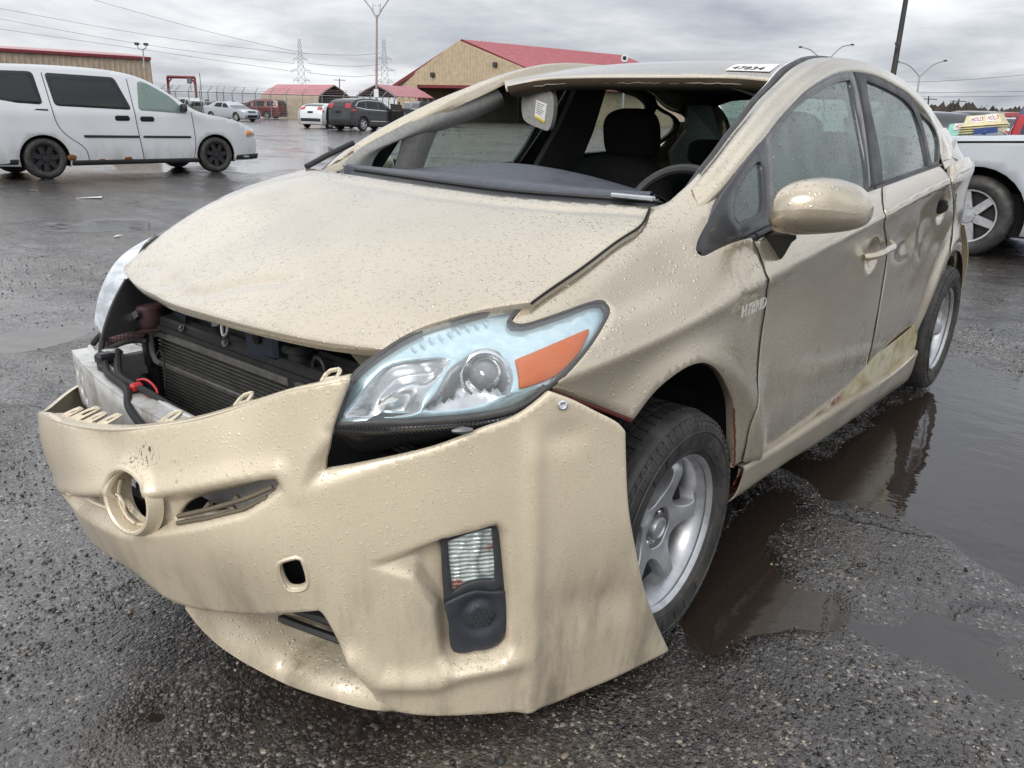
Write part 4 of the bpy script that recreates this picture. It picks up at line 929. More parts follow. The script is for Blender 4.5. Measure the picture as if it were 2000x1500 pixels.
# aluminium crash beam with holes
bx=np.linspace(-.70,.40,25); fy=lambda x: -.80+.09*(np.abs(x)/.7)**2
def beam_face(u): return np.stack([u[:,0],fy(u[:,0]),u[:,1]],-1)
hl_=[]
for cx,cz,rx,rz in ((-.655,.560,.014,.020),(-.625,.515,.016,.022),(-.585,.565,.010,.018),(-.575,.50,.012,.018)): hl_.append([(cx+rx*math.cos(a),cz+rz*math.sin(a)) for a in np.linspace(0,2*math.pi,17)[:-1]])
trim('bumper_beam',beam_face,outline([[(-.70,.60),(.40,.60)],[(.40,.60),(.40,.46)],[(.40,.46),(-.70,.46)],[(-.70,.46),(-.70,.60)]],.03),M['beam'] if 'beam' in M else M['alu'],CAR,holes=hl_,h=.03,flange=.006)
top=np.array([[(x,fy(x)-.001,.602),(x,fy(x)+.055,.600),(x,fy(x)+.058,.575)] for x in bx]).transpose(1,0,2)
thick('bumper_beam_top',top,.004,M['beam'] if 'beam' in M else M['alu'],CAR)
b=MB(); b.tube([(x,fy(x)+.05,.606) for x in bx],.006,6); b.box((-.56,-.665,.614),(.06,.05,.03),bev=.006); b.box((-.64,-.60,.55),(.10,.12,.09),bev=.006); b.build('beam_bracket',M['beam'] if 'beam' in M else M['alu'],CAR)
def wire(pts,r,mt,nm='wire'):
    q=smooth_line(np.array(pts),.012); MB().tube(q,r,8).build(nm,M[mt],CAR)
wire([(-.70,-.65,.612),(-.66,-.64,.645),(-.60,-.665,.640),(-.56,-.69,.618),(-.50,-.72,.612)],.0085,'rubber')
wire([(-.55,-.69,.622),(-.48,-.715,.616),(-.40,-.745,.614),(-.30,-.76,.614),(-.22,-.78,.612),(-.18,-.80,.60),(-.10,-.81,.57)],.009,'rubber')
wire([(-.52,-.66,.63),(-.42,-.71,.618),(-.32,-.745,.618),(-.2,-.745,.614),(-.08,-.74,.60),(.05,-.72,.58)],.009,'rubber')
wire([(-.47,-.60,.655),(-.53,-.625,.648),(-.57,-.665,.625),(-.54,-.70,.618)],.007,'rubber')
wire([(-.43,-.60,.62),(-.40,-.60,.645),(-.37,-.61,.60),(-.36,-.62,.55)],.0025,'rubber','thin_wire')
wire([(-.26,-.735,.625),(-.21,-.73,.634),(-.165,-.735,.612),(-.19,-.75,.606)],.003,'red')
b=MB(); b.box((-.235,-.75,.618),(.022,.03,.02),bev=.005); b.build('red_tape',M['red'],CAR)
b=MB(); b.box((-.50,-.705,.625),(.035,.045,.028),bev=.006); b.box((-.46,-.73,.612),(.03,.02,.02),bev=.004); b.build('wire_connector',M['black_plastic'],CAR)
# smaller clutter of the open nose
for pts,r in (([(-.46,-.50,.735),(-.40,-.53,.76),(-.34,-.52,.745),(-.30,-.50,.77)],.008),([(-.42,-.47,.78),(-.36,-.50,.765),(-.27,-.49,.785)],.006),([(.04,-.50,.79),(.09,-.53,.775),(.10,-.50,.74)],.007),([(.28,-.54,.69),(.33,-.56,.73),(.40,-.54,.72),(.44,-.52,.76)],.009),([(-.53,-.50,.76),(-.56,-.55,.74),(-.575,-.57,.69),(-.56,-.56,.65)],.011)):
    wire(pts,r,'rubber','engine_hose')
for x,y,z in ((-.33,-.568,.712),(-.12,-.568,.714),(.30,-.568,.705),(-.585,-.56,.66),(-.43,-.53,.752)):
    b=MB(); b.lathe([(.011,0),(.011,.004),(.007,.005),(.007,.010),(.001,.011)],(x,y,z),(0,-.8,.6),6); b.build('bolt_head',M['steelgrey'],CAR)
b=MB(); b.prism([(-.40,-.55,.735),(-.33,-.56,.725),(-.31,-.56,.775),(-.345,-.56,.79),(-.40,-.55,.775)],(0,.006,0)); b.build('metal_tab',M['latch'],CAR)
b=MB(); b.prism([(-.62,-.56,.72),(-.55,-.575,.715),(-.55,-.575,.755),(-.58,-.57,.79),(-.63,-.55,.78)],(0,.006,0)); b.build('lamp_bracket',M['steelgrey'],CAR)
b=MB(); b.box((-.245,-.505,.70),(.07,.02,.05),bev=.004); b.build('cooling_pipe_clamp',M['alu'],CAR)
# ---- underbody, arches ----
b=MB(); b.box((0,1.35,.19),(1.50,3.7,.05)); b.box((0,-.2,.45),(.95,.55,.50)); b.build('underbody',M['pit'],CAR)  # taller box is a dark block added in the engine bay against light leaks
for wy,rr in ((0.,.425),(2.70,.385)):
    for sx in (1,-1):
        b=MB(); P_=[]
        for a in np.linspace(math.radians(-22),math.radians(150 if wy<1 else 202),30): P_.append([(sx*xx,wy+rr*k*math.cos(a),.31+rr*k*math.sin(a)) for xx,k in ((.825 if wy<1 else .845,1.0),(.80,1.02),(.60,1.02),(.42,1.0),(.40,.55),(.40,.1))])
        b.grid(np.array(P_)); b.build('wheel_arch_liner',M['liner_plastic'] if 'liner_plastic' in M else M['pit'],CAR)
# ---- wheels ----
def ring_prof(): return [(.196,-.082),(.204,-.092),(.222,-.099),(.255,-.1035),(.282,-.099),(.299,-.086),(.3045,-.070),(.3055,-.03),(.306,0)]
def tyre_mb(blocks):
    b=MB(); pr=ring_prof(); full=pr+[(r,-x) for r,x in pr[::-1][1:]]
    b.lathe(full,(0,0,0),(1,0,0),72)
    for r,x in ((.214,.0965),(.262,.1042),(.288,.0965)):
        b.lathe([(r-.002,x-.001),(r,x+.0018),(r+.002,x-.001)],(0,0,0),(1,0,0),72)
    for k in range(72):
        a=k*2*math.pi/72; r=.288; V=[]
        for rr,xx in ((.276,.1005),(.297,.0895)):
            for da in (-.012,.012):
                for dx in (-.002,.0024): V.append((xx+dx,rr*math.cos(a+da),rr*math.sin(a+da)))
        b.add(V,[(1,3,7,5),(0,1,5,4),(3,2,6,7),(0,2,3,1),(4,5,7,6)])
    for k in range(26):
        if k%13>9: continue
        a=k*2*math.pi/26; V=[]
        for rr,xx in ((.228,.1008),(.252,.1045)):
            for da in (-.055+.02*(k%3),.05):
                for dx in (-.002,.0018): V.append((xx+dx,rr*math.cos(a+da),rr*math.sin(a+da)))
        b.add(V,[(1,3,7,5),(0,1,5,4),(3,2,6,7),(0,2,3,1),(4,5,7,6)])
    return b
def tread_mb():
    b=MB(); n=64
    for row,(xc,w,sk) in enumerate(((-.074,.030,.5),(-.038,.032,.0),(0,.026,.5),(.038,.032,.0),(.074,.030,.5))):
        for k in range(n):
            a=(k+sk)*2*math.pi/n; r=.309 if abs(xc)<.06 else .3055; da=2*math.pi/n*.80
            tilt=.25*(-1 if xc<0 else 1)
            V=[]
            for rr in (r-.008,r):
                for (u,v) in ((-1,-1),(1,-1),(1,1),(-1,1)):
                    aa=a+v*da/2+u*tilt*da*.5; x=xc+u*w/2; r2=rr-(.008 if abs(x)>.083 else 0)
                    V.append((x,r2*math.cos(aa),r2*math.sin(aa)))
            b.add(V,[(4,5,6,7),(0,1,5,4),(1,2,6,5),(2,3,7,6),(3,0,4,7)])
    return b
def rimsurf(u):
    r=np.hypot(u[:,0],u[:,1]); x=.048+.018*sm((r-.05)/.10)-.024*sm((r-.15)/.05)
    return np.stack([x,u[:,0],u[:,1]],-1)
def rim_parts(w,loc,sx,a0):
    R=lambda V: np.asarray(V)*np.array([sx,1,1])
    # barrel and lip
    b=MB(); b.lathe([(.150,-.075),(.176,-.05),(.172,.02),(.180,.055),(.186,.066),(.196,.074),(.206,.083),(.2085,.088),(.206,.091),(.200,.089),(.192,.078)],(0,0,0),(1,0,0),64)
    # spokes: star outline
    pts=[]; segs=[]
    for k in range(5):
        a=a0+k*2*math.pi/5; ca,sa=math.cos(a),math.sin(a); na=(-sa,ca)
        L=[(.062,.044),(.080,.030),(.110,.0205),(.145,.0205),(.166,.028),(.184,.042)]
        P1=[(r*ca-l*na[0],r*sa-l*na[1]) for r,l in L]; P2=[(r*ca+l*na[0],r*sa+l*na[1]) for r,l in L[::-1]]
        e=[(.19*math.cos(a+t),.19*math.sin(a+t)) for t in (-.2,0,.2)]
        segs+= [P1,e,P2]
    out=outline(segs,.012)
    hole=[(.056*math.cos(t),.056*math.sin(t)) for t in np.linspace(0,2*math.pi,25)[:-1]]
    lo=LOC(w)
    def sf(u): return rimsurf(u)*np.array([sx,1,1])+lo
    V=np.vstack(b.V)*np.array([sx,1,1])+lo; Fc=b.F if sx>0 else [f[::-1] for f in b.F]
    mesh('rim',V,Fc,M['rim'],w,True,None,40)
    sp_=trim('spokes',sf,out,M['rim'],w,holes=[hole],h=.011,flange=.034,rnd=.0022,flip=(sx<0),feat=lambda u,p: -.0035*np.clip(segdist(u,np.array([(0,0)]+[(q*math.cos(a0+k*2*math.pi/5),q*math.sin(a0+k*2*math.pi/5)) for k in range(5) for q in (.19,0)]),False)/.03,0,1)**2)
    sp_.data.set_sharp_from_angle(angle=math.radians(32))
    b=MB(); b.lathe([(.056,.036),(.050,.020),(.040,.014),(.001,.014)],(0,0,0),(1,0,0),40)
    mesh('rim_centre',np.vstack(b.V)*np.array([sx,1,1])+lo,b.F if sx>0 else [f[::-1] for f in b.F],M['dirtyrim'],w,True,None,40)
    for k in range(5):
        a=a0+(k+.5)*2*math.pi/5; c=np.array([0,.043*math.cos(a),.043*math.sin(a)])
        b=MB(); b.lathe([(.0095,.012),(.0095,.028),(.007,.032),(.001,.033)],c,(1,0,0),8)
        mesh('lug_nut',np.vstack(b.V)*np.array([sx,1,1])+lo,b.F if sx>0 else [f[::-1] for f in b.F],M['chrome'],w,True,None,40)
    b=MB(); b.lathe([(.030,.014),(.031,.045),(.028,.052),(.022,.053),(.020,.050),(.001,.051)],(0,0,0),(1,0,0),28)
    mesh('hub_cap',np.vstack(b.V)*np.array([sx,1,1])+lo,b.F if sx>0 else [f[::-1] for f in b.F],M['alu'],w,True,None,30)
    b=MB(); b.lathe([(.001,-.02),(.135,-.02),(.137,-.03),(.135,-.04),(.001,-.04)],(0,0,0),(1,0,0),40); b.box((.0,-.11,.03),(.07,.07,.14),bev=.01)
    mesh('brake_disc',np.vstack(b.V)*np.array([sx,1,1])+lo,b.F if sx>0 else [f[::-1] for f in b.F],M['rustdisc'],w,True,None,40)
M['rustdisc']=plain('rusty disc',(.11,.07,.05),.65,.4,.4,60)
m=NT('dirty rim centre'); n_=m.noise(40,6,.75); c=m.mix(m.ss(n_,.42,.60),(.05,.045,.042),(.62,.60,.56)); m.pbr(c,.4,.5); M['dirtyrim']=m.end()
def tyre_mat():
    m=NT('wet tyre rubber'); n_=m.noise(14,5,.6); c=m.mix(m.ss(n_,.35,.7),(.024,.023,.023),(.062,.058,.053)); m.pbr(c,m.ss(m.noise(9,4,.6),.3,.7,.42,.75),0,m.bump(m.noise(160,4,.6),.0015,.5)); return m.end()
M['tyre']=tyre_mat()
for (x,y,a0) in ((.765,0,math.radians(72)),(.765,2.70,math.radians(60)),(-.765,0,0),(-.765,2.70,.5)):
    sx=1 if x>0 else -1
    w=empty('wheel',(x,y-1.2,.312)); w.parent=CAR; lo=LOC(w)
    b=tyre_mb(True); V=np.vstack(b.V)*np.array([sx,1,1])+lo; V[:,2]=np.maximum(V[:,2],.002)
    ty=mesh('tyre',V,b.F if sx>0 else [f[::-1] for f in b.F],M['tyre'],w,True,None,50)
    if sx>0:
        b=tread_mb(); V=np.vstack(b.V)+lo; V[:,2]=np.maximum(V[:,2],.001)
        tr=mesh('tread_blocks',V,b.F,M['tyre'],w,False); tr['kind']='stuff'
    rim_parts(w,lo,sx,a0)
# ---- door mirror ----
FARMIR=np.array([-.03,.22,-.03])
cols=[(1511.5,395,432,.37),(1516,381,446,.38),(1530,363,455,.39),(1560,350,459,.405),(1600,346,458,.425),(1640,352,455,.445),(1672,367,450,.465),(1693,387,440,.48),(1703,404,424,.49)]
tops=[(.8499,.37,1.0791),(.8494,.38,1.0958),(.8604,.39,1.1182),(.8905,.405,1.1355),(.9324,.425,1.1423),(.9755,.445,1.1371),(1.0103,.465,1.1206),(1.0347,.48,1.0975),(1.047,.49,1.0773)]
bots=[(.8561,.37,1.0336),(.8604,.38,1.0156),(.8762,.39,1.005),(.9098,.405,1.0022),(.9529,.425,1.0064),(.995,.445,1.0129),(1.0265,.465,1.0207),(1.0452,.48,1.0337),(1.051,.49,1.0531)]
dep=[.02,.045,.075,.095,.105,.10,.08,.05,.018]
secs=[]
for t,b_,d in zip(tops,bots,dep):
    t=np.array(t);b_=np.array(b_); c=(t+b_)/2; h_=(t[2]-b_[2])/2; r=[]
    for a in np.linspace(0,2*math.pi,33)[:-1]:
        ca,sa=math.cos(a),math.sin(a); yy=-d*(abs(ca)**.8) if ca>0 else .045*abs(ca)**.35*min(1,d/.07)
        zz=h_*math.copysign(abs(sa)**.85,sa)
        if zz<-.45*h_ and ca>0: yy*=.90
        r.append((c[0],c[1]+yy,c[2]+zz))
    secs.append(r)
secs=np.array(secs); N=secs.shape[0]; s_=np.linspace(0,1,N)
SS=spl(s_,secs)(np.linspace(0,1,26))
def mirror_body(sx,sh=np.zeros(3)):
    SS=globals()['SS']+sh
    b=MB(); b.grid(np.concatenate([SS,SS[:,:1]],1)*np.array([sx,1,1])); b.prism((SS[0]*np.array([sx,1,1]))[::-1],(0.0005,0,0)); b.prism(SS[-1]*np.array([sx,1,1]),(-.0005,0,0))
    mo=b.build('door_mirror',M['paint'],CAR,True,60)
    ft=sh+np.array([(.8074,.43,.9843),(.8415,.42,.9957),(.8982,.42,.9982),(.9006,.42,.9908),(.8873,.425,.9784),(.8689,.44,.9445),(.8605,.445,.9322),(.8422,.45,.9212),(.8312,.45,.9305),(.818,.44,.9567)])
    b=MB(); b.prism(ft*np.array([sx,1,1]),(-.02*sx,.045,0)); b.build('mirror_foot',M['black_plastic'],CAR,True,30)
    g=MB(); c=SS[13].mean(0); g.prism([((c[0]-.085)*sx,c[1]+.043,c[2]-.045),((c[0]+.075)*sx,c[1]+.047,c[2]-.045),((c[0]+.08)*sx,c[1]+.047,c[2]+.03),((c[0]-.08)*sx,c[1]+.043,c[2]+.04)],(0,.004,0)); g.build('mirror_glass',M['chrome'],CAR)
mirror_body(1); mirror_body(-1,FARMIR)
# ---- door handles ----
def on_side(l,off): 
    l=np.array(l); n=np.array([.96,0,.1]); return sS(l)+n*off
hp=on_side([(1.1998,.8434),(1.2499,.8477),(1.3389,.8531),(1.4286,.8573),(1.4728,.8633)],0.0)
off=np.array([.002,.030,.036,.034,.012])[:,None]*np.array([1,0,.05])
hq=smooth_line(hp+off,.01)
b=MB(); b.tube(hq,[.010]+[.0125]*(len(hq)-2)+[.011],10); b.build('door_handle',M['paint'],CAR)
hq2=hq*np.array([-1,1,1]); b=MB(); b.tube(hq2,.012,10); b.build('door_handle',M['paint'],CAR)
q=on_side([(2.347,.9262)],.0)[0]
b=MB(); b.box(q+np.array([-.008,.012,.0]),(.03,.05,.055),bev=.012); b.box(q+np.array([.002,.02,-.005]),(.022,.03,.03),bev=.008); b.build('broken_handle_mount',M['pit'],CAR)
# ---- lettering ----
def text3d(name,s,origin,xd,yd,size,ext,mat,parent=None,align='LEFT',shear=0.,width=1.0,space=1.0):
    cu=bpy.data.curves.new(name+'_font','FONT'); cu.body=s; cu.size=size; cu.extrude=ext; cu.align_x=align; cu.shear=shear; cu.space_character=space; cu.resolution_u=2
    o=bpy.data.objects.new('tmp',cu); COL.objects.link(o); dg=bpy.context.evaluated_depsgraph_get(); dg.update()
    me=bpy.data.meshes.new_from_object(o.evaluated_get(dg)); bpy.data.objects.remove(o)
    V=np.array([v.co[:] for v in me.vertices]); Fc=[tuple(p.vertices) for p in me.polygons]
    xd=np.asarray(xd,float); yd=np.asarray(yd,float); xn=xd/np.linalg.norm(xd); yn=yd-xn*(yd@xn); yn/=np.linalg.norm(yn); zn=np.cross(xn,yn)
    W=np.asarray(origin)+V[:,:1]*width*xn+V[:,1:2]*yn+V[:,2:3]*zn
    return mesh(name,W,Fc,mat,parent,False)
M['badge']=plain('chrome lettering',(.66,.65,.61),.3,.35,0,60)
a=sF(np.array([(.3026,.2074),(.3208,.3723),(.2807,.203)]))
xd=a[1]-a[0]; yd=np.array([-.05,0,1.])
text3d('hybrid_lettering','HYBRID',a[0]+np.array([.013,0,0]),xd,yd,.041,.0014,M['badge'],CAR,shear=.12,width=np.linalg.norm(xd)/.175,space=1.12)
st=np.array([(.3573,1.0485),(.4994,1.0782),(.4447,1.2871),(.3274,1.1855)]); P4=sR(st)+[0,0,.003]
b=MB(); b.prism(P4,(0,0,.0006)); b.build('number_sticker',M['white'],CAR)
text3d('number_sticker_ink','47834',P4[0]*.80+P4[3]*.2+(P4[1]-P4[0])*.06+[0,0,.0012],P4[1]-P4[0],P4[3]-P4[0],np.linalg.norm(P4[3]-P4[0])*.72,.0003,M['ink'],CAR,width=np.linalg.norm(P4[1]-P4[0])*.86/(np.linalg.norm(P4[3]-P4[0])*.72*2.95))
text3d('number_sticker_print','STOCK',P4[0]*.16+P4[3]*.84+(P4[1]-P4[0])*.62+[0,0,.0012],P4[1]-P4[0],P4[3]-P4[0],np.linalg.norm(P4[3]-P4[0])*.16,.0002,M['ink'],CAR) if False else None
# roof ditch strip and windscreen edge trim (left), antenna stub
dr=np.array(RAIL[5][30:85]) if False else None
for sx in (1,):
    b=MB(); b.tube(np.array([(i[0]*sx-.010*sx,i[1],i[2]+.001) for i in inn[6:16]]) if False else (loft([railrow(-.06,-.014),railrow(-.06,-.014)],2,90)[0]*np.array([sx,1,1]))[28:],.009,8); b.build('roof_ditch_strip',M['grey_plastic'],CAR)
    b=MB(); e=(loft([railrow(-.13,-.012),railrow(-.13,-.012)],2,90)[0]*np.array([sx,1,1]))[:44]; b.tube(e,.013,8); b.build('windscreen_edge_trim',M['lampblack'],CAR)
    b=MB(); e=(loft([railrow(-.30,-.020),railrow(-.30,-.020)],2,90)[0]*np.array([sx,1,1]))[1:41]; b.tube(e,.004,6); b.build('torn_adhesive',M['white'],CAR)
M['edgerust']=plain('red brown edge rust',(.13,.03,.025),.7,0,.4,60)
e=sF(smooth_line([(.7372,.2911),(.6563,.2761),(.5483,.239)],.01)); q=rng.normal(size=e.shape)*.001
MB().tube(e+q+np.array([.0,0,0]),.0028,5).build('arch_edge',M['edgerust'],CAR)
e=sF(smooth_line([(.263,-.4303),(.3046,-.3719),(.3622,-.2823),(.3945,-.2343)],.01))-[.006,-.004,.004]
MB().tube(e,.006,6).build('wing_lower_edge',M['edgerust'],CAR)
# ---- cowl, dashboard, interior ----
he=np.array([(x,y) for x,y in [(.637,.1199),(.5945,.1029),(.4379,.0554),(.26,.0181),(.0313,.0136),(-.2695,.0433),(-.4325,.056)]])
hz=sH(he)-[0,0,.006]; 
cw1=hz+[0,.012,-.004]; cw2=hz+[0,.045,.004]; cw3=hz+[0,.075,.012]; cw4=hz+[0,.10,-.02]
thick('cowl_panel',loft([hz-[0,.04,.03],hz,cw1,cw2,cw3,cw4],16,40),.004,M['black_plastic'],CAR)
b=MB(); b.tube(smooth_line(hz+[0,.060,.013],.03),.006,6); b.build('windscreen_bead',M['lampblack'],CAR)
b=MB(); b.tube(smooth_line((hz+[0,.086,.006])[2:],.03),.0035,6); b.build('torn_adhesive',M['white'],CAR)
b=MB(); b.box(sH(np.array([(.5838,.1127)]))[0]+[0,.03,.012],(.12,.02,.012),rz=-.0,bev=.004); b.build('wiper_plate',M['alu'],CAR)
# black drip trim at the far corner
b=MB(); b.tube([(-.69,.1181,1.0802),(-.685,.2067,1.1169),(-.672,.3108,1.1569)],.010,8); b.build('corner_trim',M['black_plastic'],CAR)
# dashboard
r1=np.array([(.5917,.21,1.0787),(.5054,.16,1.076),(.3757,.14,1.073),(.1554,.14,1.072),(-.095,.14,1.0767),(-.4168,.17,1.0771),(-.591,.2,1.0783)])
r2=np.array([(.555,.3,1.0714),(.4307,.3,1.0761),(.2726,.28,1.0832),(.035,.28,1.0867),(-.2349,.28,1.0844),(-.4534,.28,1.0788),(-.5987,.28,1.075)])
r3=np.array([(.5059,.42,1.0627),(.2982,.58,1.0654),(.1263,.62,1.0845),(-.0852,.62,1.1025),(-.288,.62,1.0977),(-.4492,.6,1.0764),(-.5892,.58,1.0575)])
r4=r3+[0,.05,-.02]; r5=r3+[0,.08,-.12]
D=loft([r1-[0,.0,.06],r1,r2,r3,r4,r5],26,46)
thick('dashboard',D,.004,M['dash'],CAR)
b=MB()
for l in ([(-.2223,.2,1.0821),(-.0474,.2,1.0846),(.1229,.2,1.0834)],[(.1515,.2,1.0826),(.2256,.2,1.081)]):
    l=np.array(l)+[0,0,.001]; b.prism([l[0],l[-1],l[-1]+[0,.035,.002],l[0]+[0,.035,.002]],(0,0,.002))
b.build('demister_vent',M['pit'],CAR)
# far inner pillar trim (light grey)
t_=np.array([(-.655,.243,1.0832),(-.65,.3145,1.1353),(-.645,.4065,1.1762),(-.635,.5488,1.2315),(-.62,.7226,1.2962),(-.608,.8681,1.3431),(-.595,.9781,1.3717)])
m_=np.array([(-.635,.276,1.0747),(-.63,.3246,1.1169),(-.625,.4071,1.1489),(-.615,.5549,1.1997),(-.6,.7298,1.2578),(-.588,.8916,1.3003),(-.575,1.0032,1.334)])
l_=np.array([(-.64,.3615,1.066),(-.64,.375,1.1011),(-.64,.4199,1.1356),(-.635,.5215,1.1703),(-.625,.6715,1.1937),(-.61,.8566,1.2401),(-.595,1.0376,1.2955)])
thick('pillar_trim',loft([t_,m_,l_],14,40),.006,M['trimgrey'],CAR)
po=loft([np.array([(-.64,.516,1.172),(-.66,.5123,1.1166),(-.68,.4949,1.0457)]),np.array([(-.625,.5904,1.1866),(-.645,.5711,1.116),(-.665,.5538,1.0444)]),np.array([(-.635,.687,1.1971),(-.655,.6618,1.1231),(-.675,.6386,1.0404)])],10,16)
thick('pillar_trim',po,.006,M['trimgrey'],CAR)
# headliner, header rail
def sHL(u): return np.stack([u[:,0],u[:,1],ROOF(u[:,0],u[:,1])-.035-.03*sm((np.abs(u[:,0])-.40)/.15)],-1)
trim('headliner',sHL,outline([[(-.56,.99),(0,.955),(.56,.99)],[(.56,1.0),(.53,2.0),(.52,2.75)],[(.52,2.78),(-.52,2.78)],[(-.52,2.75),(-.53,2.0),(-.56,1.0)]],.05),M['liner'],CAR,h=.06,flange=0)
hd=sR(np.array([(-.436,.8657),(-.3503,.9124),(-.2132,.9193),(.0743,.912),(.2942,.9361),(.4585,.9671),(.5649,.9659)]))
H1=loft([hd-[0,0,.004],hd+[0,.006,-.016],hd+[0,.012,-.024],hd+[0,.05,-.040],hd+[0,.10,-.036]],14,40)
thick('windscreen_header',H1,.003,M['header'] if 'header' in M else M['grey_plastic'],CAR)
b=MB(); tq=smooth_line(hd[1:6]+np.array([0,.010,-.0195]),.02); b.tube(tq+rng.normal(size=tq.shape)*.0015,.0022,5); b.build('torn_adhesive',M['header2'],CAR)
b=MB(); b.box((.02,1.02,1.372),(.16,.09,.03),bev=.01); b.box((-.10,1.0,1.375),(.05,.03,.035),bev=.008); b.build('mirror_console',M['liner'],CAR)
b=MB(); b.box((.33,1.06,1.375),(.36,.12,.022),bev=.01,R=np.array([[1,0,0],[0,.97,.24],[0,-.24,.97]])); b.build('sun_visor',M['liner'],CAR)
vz=ring([(-.4377,.98,1.3475),(-.4179,.98,1.3606),(-.3603,.98,1.3644),(-.3328,.98,1.3553),(-.3272,.98,1.3425),(-.3156,.98,1.3535),(-.298,.98,1.3426),(-.2896,.98,1.3208),(-.2972,.98,1.232),(-.3133,.98,1.209),(-.3358,.98,1.212),(-.4286,.98,1.2436),(-.4397,.98,1.2624)],.01)
b=MB(); b.prism(vz-[0,.012,0],(0,.024,0)); vo=b.build('sun_visor',M['trimgrey'],CAR)
lb_=np.array([(-.3724,.966,1.3196),(-.3197,.966,1.3054),(-.3287,.966,1.2366),(-.3772,.966,1.2561)]); b=MB(); b.prism(lb_,(0,.001,0)); b.build('visor_label',M['white'],vo)
b=MB(); q=np.array([(-.3763,.9645,1.2636),(-.3255,.9645,1.2442),(-.3276,.9645,1.2367),(-.376,.9645,1.2561)]); b.prism(q,(0,.001,0)); b.build('visor_label_band',M['yellow'],vo)
b=MB()
for k in range(6):
    t=.12+k*.11; a=lb_[0]*(1-t)+lb_[3]*t; e=lb_[1]*(1-t)+lb_[2]*t; d=e-a; b.tube([a+d*.12-[0,.0012,0],a+d*(.82-.1*(k%3))-[0,.0012,0]],.0009,4)
b.build('visor_label_print',M['ink'],vo)
def rbox(name,c,d,mat,parent,R=None,lv=3,pw=3.2):
    """rounded cushion: superellipsoid"""
    n=26; V=[]; 
    th=np.linspace(-math.pi/2,math.pi/2,n); ph=np.linspace(-math.pi,math.pi,2*n+1)
    f=lambda w: np.sign(w)*np.abs(w)**(2/pw)
    T,PH=np.meshgrid(th,ph,indexing='ij')
    X=np.stack([f(np.cos(T))*f(np.cos(PH))*d[0]/2,f(np.cos(T))*f(np.sin(PH))*d[1]/2,f(np.sin(T))*d[2]/2],-1)
    if R is not None: X=X@np.asarray(R).T
    b=MB(); b.grid(X+np.asarray(c)); return b.build(name,mat,parent,True,80)
Rt=np.array([[1,0,0],[0,.97,-.22],[0,.22,.97]])
for sx in (-1,1):
    s_=empty('front_seat',(sx*.36,.45,.55)); s_.parent=CAR
    Rt2=Rt
    rbox('headrest',(sx*.36,1.66,1.185),(.275,.12,.235),M['dark_fabric'],s_,Rt2)
    rbox('seat_back',(sx*.36,1.62,.80),(.54,.17,.62),M['dark_fabric'],s_,Rt2)
    rbox('seat_cushion',(sx*.36,1.30,.50),(.54,.55,.20),M['dark_fabric'],s_)
rbox('rear_bench',(0,2.45,.74),(1.30,.20,.62),M['dark_fabric'],CAR,Rt); 
for sx in(-.38,.38): rbox('rear_headrest',(sx,2.50,1.09),(.25,.10,.14),M['dark_fabric'],CAR)
# steering wheel
b=MB(); c=np.array([.40,.70,.955]); u=np.array([1.,0,0]); w=np.array([0,.42,.907])
b.tube([c+.178*(math.cos(a)*u+math.sin(a)*w) for a in np.linspace(0,2*math.pi,49)[:-1]],.0165,10,closed=True)
b.tube([c+.165*u,c+np.array([.05,-.03,-.02]),c],.016,8); b.tube([c-.165*u,c+np.array([-.05,-.03,-.02]),c],.016,8); b.tube([c,c-.165*w],.018,8)
b.box(c+[0,-.02,-.02],(.13,.05,.12),bev=.02); b.tube([c,c+[0,-.25,-.12]],.035,10); b.build('steering_wheel',M['steer'] if 'steer' in M else M['lampblack'],CAR)
# door cards and pillars, far and near
for sx in (-1,1):
    b=MB(); L=loft([np.array([(-.74,.45,.93),(-.75,1.4,1.0),(-.735,2.45,1.05)]),np.array([(-.72,.45,.88),(-.73,1.4,.95),(-.71,2.45,1.0)]),np.array([(-.75,.45,.45),(-.76,1.4,.45),(-.74,2.45,.45)])],10,24)*np.array([-sx,1,1])
    thick('door_card',L if sx<0 else L[:,::-1],.004,M['card'] if 'card' in M else M['grey_plastic'],CAR)
    bp=np.array([(-.585,1.5372,1.3821),(-.575,1.7564,1.3809),(-.66,1.7981,1.1968),(-.71,1.7433,1.0019),(-.73,1.4495,1.0397),(-.665,1.5184,1.2082)]); bp=bp*np.array([-sx,1,1])
    b=MB(); b.prism(bp,(.03*sx,0,0)); b.build('belt_pillar_trim',M['card'] if 'card' in M else M['grey_plastic'],CAR)
    # rear pillar trim with opening for the small window
    cp=np.array([(-.60,2.62,1.33),(-.55,2.80,1.34),(-.62,3.15,1.12),(-.68,3.15,.95),(-.70,2.72,.95),(-.70,2.66,1.08),(-.63,2.70,1.20)])*np.array([-sx,1,1])
    b=MB(); b.prism(cp,(.02*sx,0,0)); b.build('rear_pillar_trim',M['trimgrey'],CAR)
b=MB(); b.box((0,2.95,.93),(1.35,.7,.03)); b.build('parcel_shelf',M['liner'],CAR)
b=MB(); b.box((0,1.4,.24),(1.5,3.2,.04)); b.build('cabin_floor',M['liner'],CAR)
b=MB(); b.box((0,.42,.62),(1.40,.12,.75)); b.build('firewall',M['liner'],CAR)
